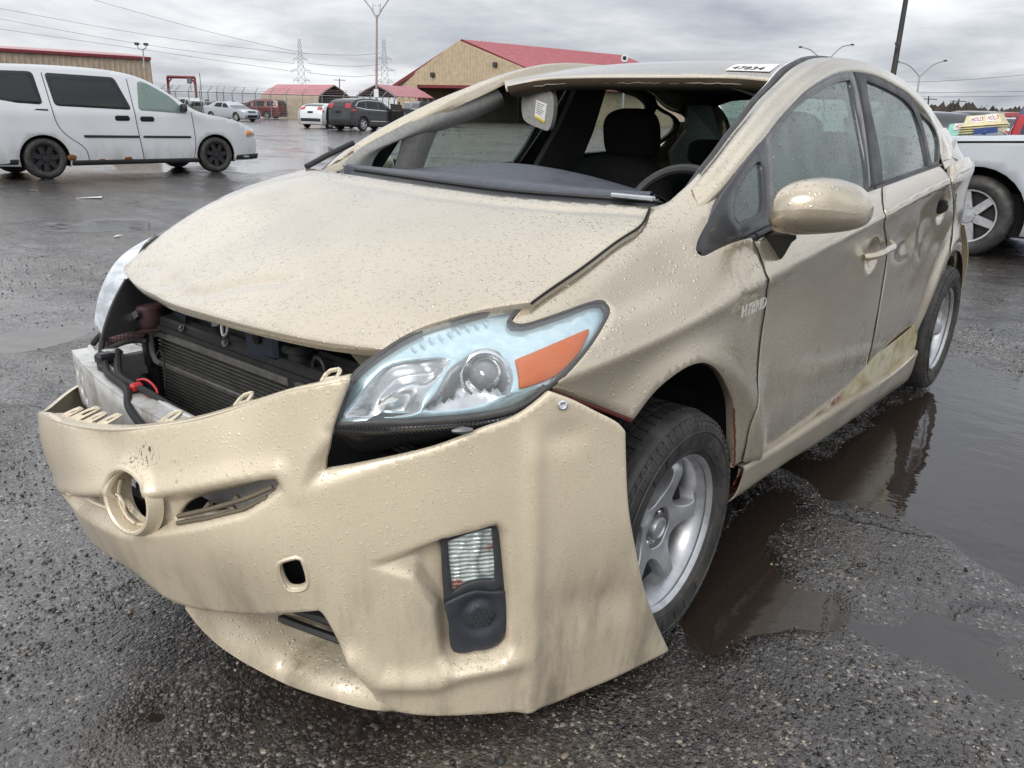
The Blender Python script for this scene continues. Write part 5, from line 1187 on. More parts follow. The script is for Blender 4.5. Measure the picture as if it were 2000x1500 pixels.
# ---- tail: hatch, lamps, rear bumper ----
def tailrow(y,z,w,bow): return np.array([(x,y-bow*(x/w)**2,z-.03*(x/w)**2) for x in np.linspace(-w,w,9)])
hg=loft([tailrow(2.80,1.405,.53,.0),tailrow(3.0,1.335,.56,.02),tailrow(3.22,1.20,.60,.06)],12,30)
thick('hatch_window',hg,.004,M['glass'],CAR)
hb=loft([tailrow(3.21,1.21,.61,.06),tailrow(3.34,1.12,.66,.10),tailrow(3.40,1.0,.70,.14),tailrow(3.42,.80,.73,.16)],14,30)
thick('hatch',hb,.004,M['paint'],CAR)
rb_=loft([tailrow(3.42,.79,.76,.15),tailrow(3.50,.62,.80,.18),tailrow(3.50,.42,.80,.18),tailrow(3.44,.24,.78,.14)],14,30)
thick('rear_bumper',rb_,.004,M['paint'],CAR)
for sx in (1,-1):
    tl_=loft([np.array([(.715,2.78,1.13),(.70,2.98,1.16),(.66,3.16,1.20)]),np.array([(.765,2.88,1.095),(.745,3.06,1.10),(.69,3.24,1.10)]),np.array([(.80,2.98,1.045),(.77,3.14,1.03),(.70,3.32,1.0)])],10,16)*np.array([sx,1,1])
    thick('tail_lamp',tl_ if sx>0 else tl_[:,::-1],.01,M['lens2'],CAR)
rl=loft([np.array([(.672,2.66,1.245),(.655,2.85,1.25),(.63,3.05,1.25)]),np.array([(.73,2.60,1.12),(.72,2.85,1.13),(.68,3.15,1.15)]),np.array([(.765,2.55,1.075),(.765,2.85,1.085),(.72,3.2,1.08)])],12,20)
for sx in (1,-1): thick('rear_pillar',(rl*np.array([sx,1,1]))[:,::sx],.004,M['paint'],CAR)
# ================= ground, puddles, gravel =================
def fade(t): return t*t*t*(t*(t*6-15)+10)
_perm=rng.random((256,256))
def vnoise(x,y):
    xi=np.floor(x).astype(int); yi=np.floor(y).astype(int); fx=fade(x-xi); fy=fade(y-yi)
    g=lambda a,b:_perm[a%256,b%256]
    return (g(xi,yi)*(1-fx)+g(xi+1,yi)*fx)*(1-fy)+(g(xi,yi+1)*(1-fx)+g(xi+1,yi+1)*fx)*fy
def fbm(x,y,o=4):
    s=0;a=.5
    for k in range(o): s=s+a*(vnoise(x*2**k+17*k,y*2**k+5*k)-.5); a*=.5
    return s
WATER=-.010
PUD=[(np.array([(.5526,1.2938),(.7553,1.1964),(.8735,1.0283),(.9549,1.1025),(1.073,1.1094),(1.2077,1.0898),(1.3845,.956),(1.525,.9169),(1.7065,.945),(1.9994,1.9772),(1.7417,3.1235),(1.2933,3.3878),(1.0582,3.3466),(.8531,3.4826),(.7284,3.4323),(.7754,2.8902),(.7915,2.6239),(.7412,2.0449),(.7031,1.502)]),.034,.16),
 (np.array([(.7905,.1287),(.7181,.4151),(.6827,.7789),(.6864,1.0748),(.7877,1.1109),(.8741,.9531),(.8707,.6331),(1.009,.5258),(1.1226,.5398),(1.1865,.4502),(1.1088,.2621),(1.0241,.1039),(.9449,-.0187),(.8672,-.008)]),.026,.10),
 (np.array([(.098,-1.0425),(.0469,-.9666),(.1002,-.8971),(.2059,-.913),(.2128,-.9816),(.1718,-1.0369)]),.0125,.10),
 (np.array([(1.0663,.3744),(1.1974,.5727),(1.3545,.7644),(1.6108,.828),(1.7491,.3889),(1.6042,.2212),(1.4732,.2105),(1.2835,.2806),(1.1495,.2982)]),.0150,.22),
 (np.array([(-7.7571,2.2661),(-7.6999,2.6101),(-7.3728,2.8659),(-6.7394,2.5306),(-6.8057,2.1655),(-6.9829,1.9592)]),.04,.2),
 (np.array([(-7.7971,1.8286),(-7.6789,2.0968),(-7.3774,2.1404),(-6.9893,1.9517),(-7.2371,1.6631)]),.04,.12),
 (np.array([(-3.5119,-.1391),(-3.4306,.1017),(-3.4061,.3826),(-3.1432,.3879),(-2.9707,.1691),(-2.9281,-.1354),(-3.0758,-.2796)]),.017,.15),
 (np.array([(-16.6863,6.4788),(-16.0536,7.6633),(-13.9404,6.7006),(-13.5741,6.039),(-14.2213,5.466)]),.04,.4),
 (np.array([(-13.8357,7.7114),(-20.0122,15.1441),(-17.2425,14.107),(-13.21,8.781),(-12.017,6.9214)]),.03,.5),
 (np.array([(-20.2895,12.674),(-22.4082,17.0048),(-19.4251,14.8888),(-18.3037,11.6983)]),.03,.4),
 (np.array([(-4.1335,.1196),(-4.0389,.4224),(-3.7809,.4781),(-3.7892,.2351),(-3.8505,.0257)]),.014,.1)]
def height(x,y):
    d=np.hypot(x-1.6,y+1.6)
    h=.012*fbm(x*.9,y*.9,4)+.011*fbm(x*5,y*5,3)+.006*fbm(x*24,y*24,2)
    far=sm((d-4)/8)
    h=h*(1-.5*sm((d-12)/25))+far*(.050*fbm(x*.22+9,y*.5+3,5)+.004)
    for p,dep,fl in PUD:
        lo,hi=p.min(0)-.3,p.max(0)+.3; k=(x>lo[0])&(x<hi[0])&(y>lo[1])&(y<hi[1])
        if not k.any(): continue
        q=np.stack([x[k],y[k]],1); sd=segdist(q,p)*np.where(inside(q,p),1,-1)
        sd=sd+.22*fl*8*.5*fbm(q[:,0]*7,q[:,1]*7,3)
        h[k]-=dep*sm((sd+.3*fl)/(1.3*fl))
    # firm standing places under the tyres
    for wx,wy in ((.765,0),(.765,2.7),(-.765,0),(-.765,2.7)):
        w=np.exp(-(((x-wx)/.16)**2+((y-wy)/.16)**2)); h=h*(1-w)+w*-.004
    return h
def axis(a,b,st,far,gro=1.042):
    c=list(np.arange(a,b,st)); l=[];s=st;v=a
    while v>-far: s*=gro; v-=s; l.append(v)
    r=[];s=st;v=c[-1]
    while v<far: s*=gro; v+=s; r.append(v)
    return np.array(l[::-1]+c+r)
gx_=axis(-4.2,4.4,.026,1600); gy_=axis(-2.4,7.0,.028,1600)
GX,GY=np.meshgrid(gx_,gy_,indexing='ij'); GZ=height(GX.ravel(),GY.ravel()).reshape(GX.shape)
rr_=np.hypot(GX,GY); GZ=GZ*(1-sm((rr_-90)/60))
a_,b_=GX.shape; V=np.stack([GX,GY,GZ],-1).reshape(-1,3)
I=np.arange(a_*b_).reshape(a_,b_); Q=np.stack([I[:-1,:-1],I[1:,:-1],I[1:,1:],I[:-1,1:]],-1).reshape(-1,4)
me=bpy.data.meshes.new('asphalt_ground'); me.vertices.add(len(V)); me.vertices.foreach_set('co',V.ravel())
me.loops.add(Q.size); me.loops.foreach_set('vertex_index',Q.ravel().astype(np.int32)); me.polygons.add(len(Q)); me.polygons.foreach_set('loop_start',np.arange(0,Q.size,4,dtype=np.int32)); me.polygons.foreach_set('loop_total',np.full(len(Q),4,dtype=np.int32)); me.polygons.foreach_set('use_smooth',np.ones(len(Q),dtype=bool))
me.update(calc_edges=True); me.validate()
def ground_mat():
    m=NT('wet broken asphalt'); pos=m.pos()
    v1=m.n('ShaderNodeTexVoronoi',feature='F1'); m.l(pos,v1.inputs['Vector']); v1.inputs['Scale'].default_value=125
    v2=m.n('ShaderNodeTexVoronoi',feature='F1'); m.l(pos,v2.inputs['Vector']); v2.inputs['Scale'].default_value=58
    s1=m.n('ShaderNodeSeparateColor'); m.l(v1.outputs['Color'],s1.inputs[0]); s2=m.n('ShaderNodeSeparateColor'); m.l(v2.outputs['Color'],s2.inputs[0])
    c=m.ramp(s1.outputs[0],[(0.,(.010,.009,.009)),(.5,(.026,.024,.023)),(.8,(.055,.050,.047)),(.95,(.11,.098,.085)),(1.,(.28,.24,.20))])
    big=m.ramp(s2.outputs[1],[(0.,(.02,.018,.018)),(.9,(.05,.046,.042)),(.97,(.17,.14,.11)),(1.,(.32,.27,.21))])
    bm=m.math('MULTIPLY',m.ss(v2.outputs['Distance'],.46,.30),m.ss(s2.outputs[0],.62,.66))
    c=m.mix(bm,c,big)
    mud=m.math('MULTIPLY',m.ss(m.noise(.9,6,.62),.47,.62),.65)
    c=m.mix(mud,c,(.030,.021,.016))
    ton=m.math('MULTIPLY',m.ss(m.noise(.35,5,.6),.3,.7,.7,1.3),m.ss(m.noise(2.2,6,.7),.3,.7,.75,1.7))
    cc=m.n('ShaderNodeVectorMath',operation='SCALE'); m.l(c,cc.inputs[0]); m.l(ton,cc.inputs['Scale'])
    dv3=m.n('ShaderNodeVectorMath',operation='MULTIPLY_ADD'); nz3=m.n('ShaderNodeTexNoise'); m.l(pos,nz3.inputs['Vector']); nz3.inputs['Scale'].default_value=1.7; nz3.inputs['Detail'].default_value=5; m.l(nz3.outputs[1],dv3.inputs[0]); dv3.inputs[1].default_value=(.9,.9,.9); m.l(pos,dv3.inputs[2])
    ck=m.vor(.42,dv3.outputs[0],'DISTANCE_TO_EDGE'); crack=m.math('MULTIPLY',m.ss(ck,.010,.003),m.ss(m.noise(.5,3,.5,m.map((1,1,1),(9,4,0))),.46,.56))
    dry=m.math('MULTIPLY',m.ss(m.noise(.28,6,.68,m.map((1,1.6,1),(5,5,0))),.47,.62),.6)
    gr_=m.n('ShaderNodeVectorMath',operation='SCALE'); m.l(cc.outputs[0],gr_.inputs[0]); m.l(m.math('MULTIPLY_ADD',dry,1.5,1.),gr_.inputs['Scale'])
    cc=m.n('ShaderNodeVectorMath',operation='SCALE'); m.l(gr_.outputs[0],cc.inputs[0]); m.l(m.math('MULTIPLY_ADD',crack,-.85,1.),cc.inputs['Scale'])
    h=m.math('ADD',m.math('MULTIPLY',m.ss(v1.outputs['Distance'],.55,.1),.5),m.math('MULTIPLY',m.math('MULTIPLY',m.ss(v2.outputs['Distance'],.5,.12),m.ss(s2.outputs[0],.45,.6)),1.2))
    h=m.math('ADD',h,m.math('ADD',m.math('MULTIPLY',m.noise(60,5,.65),.8),m.math('MULTIPLY',m.noise(7,6,.7),1.6)))
    h=m.math('ADD',h,m.math('MULTIPLY',crack,-3.))
    wet=m.ss(m.noise(.55,7,.66,m.map((.8,1.5,1),(3,8,0))),.32,.54)
    ro=m.ss(wet,0.,1.,.42,.11)
    ro=m.math('ADD',ro,m.math('MULTIPLY',m.math('SUBTRACT',m.noise(30,3),.5),.25))
    hb=m.math('MULTIPLY',h,m.ss(wet,0.,1.,1.,.30))
    sz_=m.n('ShaderNodeSeparateXYZ'); m.l(pos,sz_.inputs[0]); damp=m.ss(sz_.outputs[2],.003,-.009)
    ro=m.math('MULTIPLY',ro,m.ss(damp,0.,1.,1.,.45)); hb=m.math('MULTIPLY',hb,m.ss(damp,0.,1.,1.,.6)); c2=m.mix(m.math('MULTIPLY',damp,.6),cc.outputs[0],(.016,.011,.008))
    film=m.bump(m.math('ADD',m.math('MULTIPLY',h,.55),m.math('ADD',m.noise(14,4,.6),m.math('MULTIPLY',m.noise(90,3,.6),.5))),.0048,.9)
    m.pbr(c2,ro,0,m.bump(hb,.0075,1.),.5,m.math('MULTIPLY_ADD',wet,.60,.25),.15,film)
    return m.end()
M['ground']=ground_mat(); me.materials.append(M['ground'])
g_o=link('asphalt_ground',me); tag(g_o,'dark wet broken asphalt of the lot with puddles and loose gravel',None,None,'structure')
def water_mat():
    m=NT('muddy puddle water')
    tr=m.n('ShaderNodeBsdfTransparent'); tr.inputs[0].default_value=(.50,.40,.33,1)
    df=m.n('ShaderNodeBsdfDiffuse'); df.inputs[0].default_value=(.060,.045,.036,1)
    gl=m.n('ShaderNodeBsdfGlossy'); gl.inputs[0].default_value=(1,1,1,1); gl.inputs['Roughness'].default_value=.015
    fr=m.n('ShaderNodeFresnel'); fr.inputs[0].default_value=1.8
    rip=m.math('ADD',m.noise(5,3,.5,m.map((1,1.6,1))),m.math('MULTIPLY',m.noise(26,2,.5,m.map((1,2,1))),.12)); nb=m.bump(rip,.010,.30); m.l(nb,gl.inputs['Normal']); m.l(nb,fr.inputs['Normal'])
    x1=m.n('ShaderNodeMixShader'); x1.inputs[0].default_value=.5; x2=m.n('ShaderNodeMixShader')
    m.l(tr.outputs[0],x1.inputs[1]); m.l(df.outputs[0],x1.inputs[2]); m.l(fr.outputs[0],x2.inputs[0]); m.l(x1.outputs[0],x2.inputs[1]); m.l(gl.outputs[0],x2.inputs[2]); m.l(x2.outputs[0],m.out.inputs[0]); return m.end()
w_o=mesh('puddle_water',[(-80,-4,WATER),(14,-4,WATER),(14,80,WATER),(-80,80,WATER)],[(0,1,2,3)],water_mat(),None,False); tag(w_o,'shallow muddy puddle water lying in the hollows of the asphalt',None,None,'structure')
# loose gravel near the viewer
bm=bmesh.new(); bmesh.ops.create_icosphere(bm,subdivisions=1,radius=1); bm.verts.ensure_lookup_table(); IV=np.array([v.co[:] for v in bm.verts]); IF=np.array([[v.index for v in f.verts] for f in bm.faces]); bm.free()
N=42000
fz=CF; pts=[]
r_=1.05+7.0*rng.random(N*3)**1.7; 
az=rng.uniform(-1.75,.30,N*3)
X=1.6184+np.sin(az)*r_*.98; Y=-1.5719+np.cos(az)*r_*.98
cl=fbm(X*2.2+4,Y*2.2,3)+.35*fbm(X*9,Y*9,2); keep=(rng.random(len(X))<np.clip(.45+2.6*cl,.05,1)); X,Y=X[keep][:N],Y[keep][:N]
near=np.hypot(X-1.62,Y+1.57)
Z=height(X.copy(),Y.copy()); n=len(X)
sz=(.0018+.0042*rng.random(n)**3.2)*np.where(rng.random(n)<.02,2.0,1.)*(.88+.05*near)
ang=rng.uniform(0,6.28,n); sxy=rng.uniform(.6,1.3,(n,2)); 
V=IV[None]*(1+.28*rng.normal(size=(n,12,1)))*np.stack([sz*sxy[:,0],sz*sxy[:,1],sz*.55],1)[:,None,:]
ca,sa=np.cos(ang)[:,None],np.sin(ang)[:,None]
V=np.stack([V[...,0]*ca-V[...,1]*sa+X[:,None],V[...,0]*sa+V[...,1]*ca+Y[:,None],V[...,2]+(Z+sz*.25)[:,None]],-1)
Fq=(IF[None]+(np.arange(n)*12)[:,None,None]).reshape(-1,3)
me=bpy.data.meshes.new('gravel'); me.vertices.add(n*12); me.vertices.foreach_set('co',V.ravel()); me.loops.add(Fq.size); me.loops.foreach_set('vertex_index',Fq.ravel().astype(np.int32)); me.polygons.add(len(Fq)); me.polygons.foreach_set('loop_start',np.arange(0,Fq.size,3,dtype=np.int32)); me.polygons.foreach_set('loop_total',np.full(len(Fq),3,dtype=np.int32)); me.update(calc_edges=True)
m=NT('wet gravel'); gi=m.n('ShaderNodeNewGeometry'); c=m.ramp(gi.outputs['Random Per Island'],[(0.,(.025,.024,.024)),(.55,(.055,.052,.050)),(.80,(.10,.09,.08)),(.93,(.26,.21,.16)),(1.,(.45,.40,.33))]); m.pbr(c,.35,0,m.bump(m.noise(300,3),.001,.6)); me.materials.append(m.end())
tag(link('gravel',me),'loose small stones scattered over the wet asphalt',None,None,'stuff')
# ================= other vehicles =================
def car_paint(name,col,rough=.3,metal=.2,dirt=.35):
    m=NT(name); sx=m.n('ShaderNodeSeparateXYZ'); m.l(m.pos(),sx.inputs[0])
    film=m.math('MULTIPLY',m.ss(m.noise(4,6,.65,m.map((1,1,.5))),.38,.7),m.ss(sx.outputs[2],.75,.2,.0,dirt))
    c=m.mix(film,m.mix(m.ss(m.noise(2,3),.3,.7),tuple(x*.95 for x in col),col),(.20,.17,.13))
    m.pbr(c,m.math('ADD',rough,m.math('MULTIPLY',film,.3)),metal,None,.5,.7,.06); return m.end()
CP={k:car_paint(k+' car paint',c,r,mt) for k,c,r,mt in (('white',(.74,.76,.78),.3,.0),('silver',(.50,.53,.57),.3,.45),('greywhite',(.62,.66,.70),.3,.3),('charcoal',(.030,.031,.034),.25,.3),('black',(.012,.012,.014),.25,.1),('maroon',(.16,.018,.022),.3,.2),('navy',(.02,.035,.09),.3,.2),('tanbrown',(.20,.165,.14),.35,.3),('grey',(.16,.17,.18),.3,.3),('red',(.32,.03,.03),.3,.1))}
M['tail']=plain('tail lamp red',(.42,.012,.016),.15,0,0,60,coat=.8)
M['headl']=plain('clear headlamp',(.72,.74,.76),.12,.5,0,60,coat=.8)
M['ambl']=plain('amber lamp',(.80,.28,.05),.15,0,0,60,coat=.6)
M['rust']=plain('rust',(.22,.085,.03),.8,0,.5,60)
M['darkrim']=plain('black wheel cover',(.02,.02,.022),.35,.2,.2,60)
def wheel_simple(parent,c,R,wd,ax,style,lo):
    """tyre, rim and spokes of a background wheel; ax = outward axis"""
    ax=np.asarray(ax,float); w=empty('wheel',tuple(np.asarray(c)-lo)); w.parent=parent
    b=MB(); r0=R*.66; b.lathe([(r0,-wd/2),(r0,wd*.42),(r0+.012,wd*.5),((r0+R)/2,wd*.54),(R*.95,wd*.46),(R,wd*.3),(R,-wd*.3),(R*.95,-wd*.46),(r0,-wd/2)],c,ax,32); b.build('tyre',M['tyre'],w,True,50)
    b=MB(); b.lathe([(r0*.98,wd*.40),(r0*.92,wd*.36),(r0*.86,wd*.10),(.001,wd*.06)],c,ax,28)
    mt={'alloy':'rim','black':'darkrim','steel':'darkrim'}[style]; b.build('rim',M[mt] if style!='alloy' else M['darkrim'],w,True,40)
    b=MB(); u=np.cross(ax,[0,0,1.]); u/=np.linalg.norm(u); v=np.cross(u,ax)
    n=7 if style!='alloy' else 6
    for k in range(n):
        a=k*2*math.pi/n+.3; d=math.cos(a)*u+math.sin(a)*v; t=-math.sin(a)*u+math.cos(a)*v; p0=np.asarray(c)+ax*wd*.40; wv=r0*(.17 if style=='alloy' else .20)
        b.prism([p0+d*r0*.10-t*wv,p0+d*r0*.93-t*wv*.8,p0+d*r0*.93+t*wv*.8,p0+d*r0*.10+t*wv],-ax*.04)
    b.lathe([(r0*.26,wd*.38),(r0*.24,wd*.46),(.001,wd*.47)],c,ax,16)
    b.lathe([(r0*.99,wd*.38),(r0*1.0,wd*.45),(r0*.94,wd*.44),(r0*.92,wd*.36)],c,ax,28)
    s=b.build('spokes',M[mt],w,True,40)
    return w
def make_car(name,label,paint,prof,W,wheels,R,side_windows,belt,tum,group=None,cat='car',glassy='darkglass',xf=None,style='alloy',ws=None,rg=None,extras=None,taper=.10,taper_r=.06,res=.05,handles=(),doors=(),front_glass=None,arch=1.20):
    """prof: (y,z) silhouette from front bumper bottom over the roof to rear bumper bottom, y rearwards, front wheel at y=0.
       xf(pts): local -> world. side panels are cut round the wheels; top, windows, lamps are parts"""
    root=empty(name,(0,0,0)); tag(root,label,cat,group)
    hw=W/2; prof=np.asarray(prof,float); L0,L1=prof[:,0].min(),prof[:,0].max()
    def tap(y): return hw-taper*np.clip((L0+.9-y)/.9,0,1)**2.2-taper_r*np.clip((y-(L1-.7))/.7,0,1)**2
    def side(u):
        y,z=u[:,0],u[:,1]; e=np.maximum(z-belt,0); x=tap(y)-tum*e-.25*tum*e*e-.05*np.clip((.55-z)/.4,0,1)**2-.012*np.abs(z-.72)*2
        return np.stack([x,y,z],-1)
    def wrap(f,s): 
        def g(u): 
            p=f(u)*np.array([s,1,1]); return xf(p)
        return g
    # side outline from the profile (shrunk a little at the roof edge) and wheel arches
    P=smooth_line(prof,.06) if len(prof)>3 else prof
    zb=prof[0,1]; zr=prof[-1,1]
    low=[]
    for wy in sorted(wheels,reverse=True):
        an=np.linspace(math.radians(-18),math.radians(198),18); low+= [(wy+(R*arch)*math.cos(a),R+R*(arch-.04)*math.sin(a)) for a in an]
    low=[(y,max(z,.20)) for y,z in low]
    out=np.vstack([P-np.array([0,.012]),np.array(low)])
    for s in (1,-1):
        trim('body_side',wrap(side,s),out,paint,root,h=res*1.6,flange=.03,rnd=.004,flip=s<0)
        for wi,wn in enumerate(side_windows):
            g=rpoly(wn)
            w=trim('side_window',wrap(side,s),g,M[glassy] if wi else M[front_glass or glassy],root,h=.10,off=.006,flange=.004,flip=s<0)
        for (y,z) in handles:
            b=MB(); q=side(np.array([[y,z]]))[0]*[s,1,1]; pts=np.array([q+[s*.012,-.09,0],q+[s*.022,0,.005],q+[s*.012,.09,0]]); b.tube(xf(pts),.016,6); b.build('door_handle',paint if extras is None or not extras.get('dark_handles') else M['black_plastic'],root)
        for dl in doors:
            l=smooth_line(np.array(dl),.06); q=side(l)*[s,1,1]; b=MB(); b.tube(xf(q+[s*.001,0,0]),.006,4); b.build('door_seam',M['pit'],root)
    # top skin
    s_=np.concatenate([[0],np.cumsum(np.linalg.norm(np.diff(P,axis=0),axis=1))])
    fr=np.array([-1,-.985,-.93,-.8,-.5,0,.5,.8,.93,.985,1])
    x=side(P-np.array([0,.015]))[:,0]
    T=np.stack([fr[None,:]*(x[:,None]+.001),np.repeat(P[:,:1],11,1)-(.0*fr**2)[None],P[:,1:]-.030*(np.abs(fr)**4)[None]],-1)
    # round the nose and tail in plan
    nz=np.clip((L0+.35-P[:,0])/.35,0,1)[:,None]*.16*(np.abs(fr)**2.5)[None]; T[...,1]+=nz
    nz=np.clip((P[:,0]-(L1-.3))/.3,0,1)[:,None]*.10*(np.abs(fr)**2.5)[None]; T[...,1]-=nz
    b=MB(); b.grid(xf(T.reshape(-1,3)).reshape(T.shape)); b.build('body_top',paint,root,True,45)
    def patch(nm,ya,yb,f0,f1,mt,d=.008,zmin=0):
        k=[i for i in range(len(P)) if ya<=s_[i]/s_[-1]<=yb]
        if len(k)<2: return
        ff=np.linspace(f0,f1,9); G=np.stack([[np.interp(ff,fr,T[i,:,c]) for c in range(3)] for i in k]).transpose(0,2,1)
        tn=np.gradient(G,axis=0); nn=np.cross(tn,np.gradient(G,axis=1)); nn/=np.maximum(np.linalg.norm(nn,axis=2,keepdims=True),1e-9)
        sg=np.sign((nn*(G-np.array([0,(L0+L1)/2,.6]))).sum()); b=MB(); Gp=G+nn*d*sg
        return thick(nm,xf((Gp if sg>0 else Gp).reshape(-1,3)).reshape(G.shape),.004,mt,root)
    if ws: patch('windscreen',ws[0],ws[1],-.90,.90,M['clearglass2'])
    if rg: patch('rear_window',rg[0],rg[1],-.82,.82,M[glassy])
    for (nm,a,b_,f0,f1,mt) in (extras or {}).get('patches',()): patch(nm,a,b_,f0,f1,mt,.012)
    for wy in wheels:
        for s in (1,-1):
            c=xf(np.array([[s*(hw-.12),wy,R]]))[0]; c1=xf(np.array([[s*(hw),wy,R]]))[0]; ax=c1-c; ax/=np.linalg.norm(ax); wheel_simple(root,c,R,.22,ax,style if not isinstance(style,dict) else style[wy],np.zeros(3))
        for s in (1,-1):
            A_=np.array([[(s*xx,wy+R*arch*k*math.cos(a),R+R*(arch-.03)*k*math.sin(a)) for xx,k in ((hw-.06,1.03),(hw-.30,1.03),(hw-.42,1.),(hw-.42,.1))] for a in np.linspace(math.radians(-20),math.radians(200),20)]); b=MB(); b.grid(xf(A_.reshape(-1,3)).reshape(A_.shape)); b.build('arch_liner',M['pit'],root)
    b=MB(); b.box((0,(wheels[0]+wheels[1])/2,.42),(W*.80,abs(wheels[1]-wheels[0])+R*3.2,.42)); b.V=[xf(v) for v in b.V]; b.build('underbody',M['pit'],root,False)
    if extras and extras.get('mirrors'):
        y,z=extras['mirrors']
        for s in (1,-1):
            q=side(np.array([[y,z]]))[0]*[s,1,1]; V=rbox_v(q+[s*.10,0,.02],(.20,.09,.15)); b=MB(); b.grid(xf(V.reshape(-1,3)).reshape(V.shape)); b.build('door_mirror',M['black_plastic'] if extras.get('dark_handles') else paint,root)
    if extras and 'side' in extras:
        for (nm,poly,mt,off) in extras['side']:
            for s in (1,-1):
                trim(nm,wrap(side,s),rpoly(poly,.02),mt,root,h=.08,off=off,flange=.006,flip=s<0)
    return root,side
def rpoly(pts,r=.07):
    p=np.asarray(pts,float); n=len(p); o=[]
    for i in range(n):
        a,b,c=p[i-1],p[i],p[(i+1)%n]; u=(a-b); w=(c-b); lu,lw=np.linalg.norm(u),np.linalg.norm(w); k=min(r,lu*.45,lw*.45); s=b+u/lu*k; e=b+w/lw*k
        for t in (0,.25,.5,.75,1): o.append(s*(1-t)**2+2*b*t*(1-t)+e*t*t)
    return np.array(o)
def rbox_v(c,d,pw=3.):
    n=10; f=lambda w: np.sign(w)*np.abs(w)**(2/pw); T,PH=np.meshgrid(np.linspace(-math.pi/2,math.pi/2,n),np.linspace(-math.pi,math.pi,2*n+1),indexing='ij')
    return np.stack([f(np.cos(T))*f(np.cos(PH))*d[0]/2,f(np.cos(T))*f(np.sin(PH))*d[1]/2,f(np.sin(T))*d[2]/2],-1)+np.asarray(c)
M['clearglass2']=glass('windscreen glass',(.30,.36,.35),(.30,.36,.36),.35,False,.04)
def placer(ref_local,ref_world,heading):
    """heading: world direction (dx,dy) of the car's nose; local nose is -y"""
    h=np.array(heading,float); h/=np.linalg.norm(h); ex=np.array([-h[1],h[0]]) # car left... local +x is the car's left
    R=np.array([[ex[0],-h[0],0],[ex[1],-h[1],0],[0,0,1]])
    o=np.array([ref_world[0],ref_world[1],0.])-R@np.array([ref_local[0],ref_local[1],0.])
    return lambda p: np.asarray(p,float)@R.T+o
def head(px,phi):
    """heading at the ground column, turned phi degrees to the right of the line of sight"""
    a,b=px; d=np.array([a-1.6184,b+1.5719]); d/=np.linalg.norm(d); t=math.radians(phi); return (d[0]*math.cos(t)+d[1]*math.sin(t),-d[0]*math.sin(t)+d[1]*math.cos(t))
# --- white minivan, left ---
vp=[(-.84,.24),(-.90,.36),(-.91,.60),(-.86,.76),(-.62,.93),(.0,1.07),(.34,1.16),(.70,1.38),(1.10,1.63),(1.45,1.75),(2.1,1.82),(3.0,1.83),(3.8,1.80),(4.02,1.74),(4.12,1.45),(4.18,1.05),(4.22,.80),(4.24,.45),(4.18,.26)]
xf=placer((-.90,0.),[(-13.073,7.1017)][0],(0.0427,1))
van,vside=make_car('white_minivan','white long minivan with rust over the sill and black wheels, parked at the far left',CP['white'],vp,1.83,(0.,3.07),.335,
 [[(.50,1.09),(1.42,1.14),(1.32,1.64),(1.16,1.60),(.78,1.38)],[(1.54,1.14),(2.80,1.185),(2.84,1.70),(1.72,1.675)],[(2.98,1.20),(3.98,1.235),(3.90,1.70),(3.02,1.71)]],1.08,.24,xf=xf,style='black',ws=(.285,.405),rg=(.74,.85),
 handles=(),cat='van',front_glass='vanfront',glassy='darkglass',doors=([(1.50,1.66),(1.50,1.10),(1.46,.6),(1.42,.28)],[(.44,1.12),(.42,.8),(.42,.5),(.46,.28)],[(2.88,1.70),(2.86,1.15),(2.80,.85),(2.62,.65),(2.42,.48),(2.38,.28)],[(.44,1.06),(1.4,1.10),(2.86,1.17)]) if False else ([(1.50,1.66),(1.50,1.10),(1.46,.6),(1.42,.28)],[(.44,1.12),(.42,.8),(.42,.5),(.46,.28)],[(2.88,1.70),(2.86,1.15),(2.80,.85),(2.62,.65),(2.42,.48),(2.38,.28)]),
 extras={'dark_handles':True,'mirrors':(.62,1.17),'side':[('side_moulding',[(.50,.655),(1.40,.665),(1.40,.70),(.50,.69)],M['black_plastic'],.010),('side_moulding',[(1.47,.665),(2.42,.675),(2.42,.715),(1.47,.70)],M['black_plastic'],.010),
   ('slide_track',[(2.92,1.105),(4.0,1.12),(4.0,1.145),(2.92,1.125)],M['pit'],.004),('sill_band',[(.36,.21),(2.66,.21),(2.66,.295),(.36,.285)],M['black_plastic'],.006),('rear_sill_band',[(3.50,.25),(4.16,.27),(4.16,.36),(3.48,.33)],M['black_plastic'],.006),
   ('handle_cup',[(1.62,.955),(1.84,.955),(1.86,.99),(1.84,1.04),(1.62,1.04),(1.60,.99)],M['pit'],.006),('handle_cup',[(1.18,.945),(1.40,.945),(1.42,.985),(1.40,1.03),(1.18,1.03),(1.16,.985)],M['pit'],.006),
   ('rust_patch',[(2.60,.30),(2.72,.30),(2.74,.37),(2.66,.40),(2.58,.37)],M['rust'],.005),('rust_patch',[(1.62,.285),(1.78,.285),(1.76,.33),(1.66,.34)],M['rust'],.007),('rust_patch',[(2.1,.285),(2.24,.285),(2.2,.31),(2.12,.31)],M['rust'],.007),
   ('corner_lamp',[(-.90,.70),(-.72,.66),(-.66,.70),(-.68,.84),(-.74,.87),(-.86,.80)],M['headl'],.008),('corner_lamp_amber',[(-.84,.72),(-.70,.69),(-.68,.74),(-.70,.79),(-.80,.78)],M['ambl'],.014),
   ('window_sticker',[(3.80,.93),(4.04,.935),(4.04,1.05),(3.80,1.045)],M['white'],.006),('bumper_band',[(-.94,.24),(-.42,.24),(-.44,.32),(-.96,.34)],M['black_plastic'],.006)]})
q=vside(np.array([[3.98,.955]]))[0]+[.01,0,0]; qq=np.array([-1,1,1])
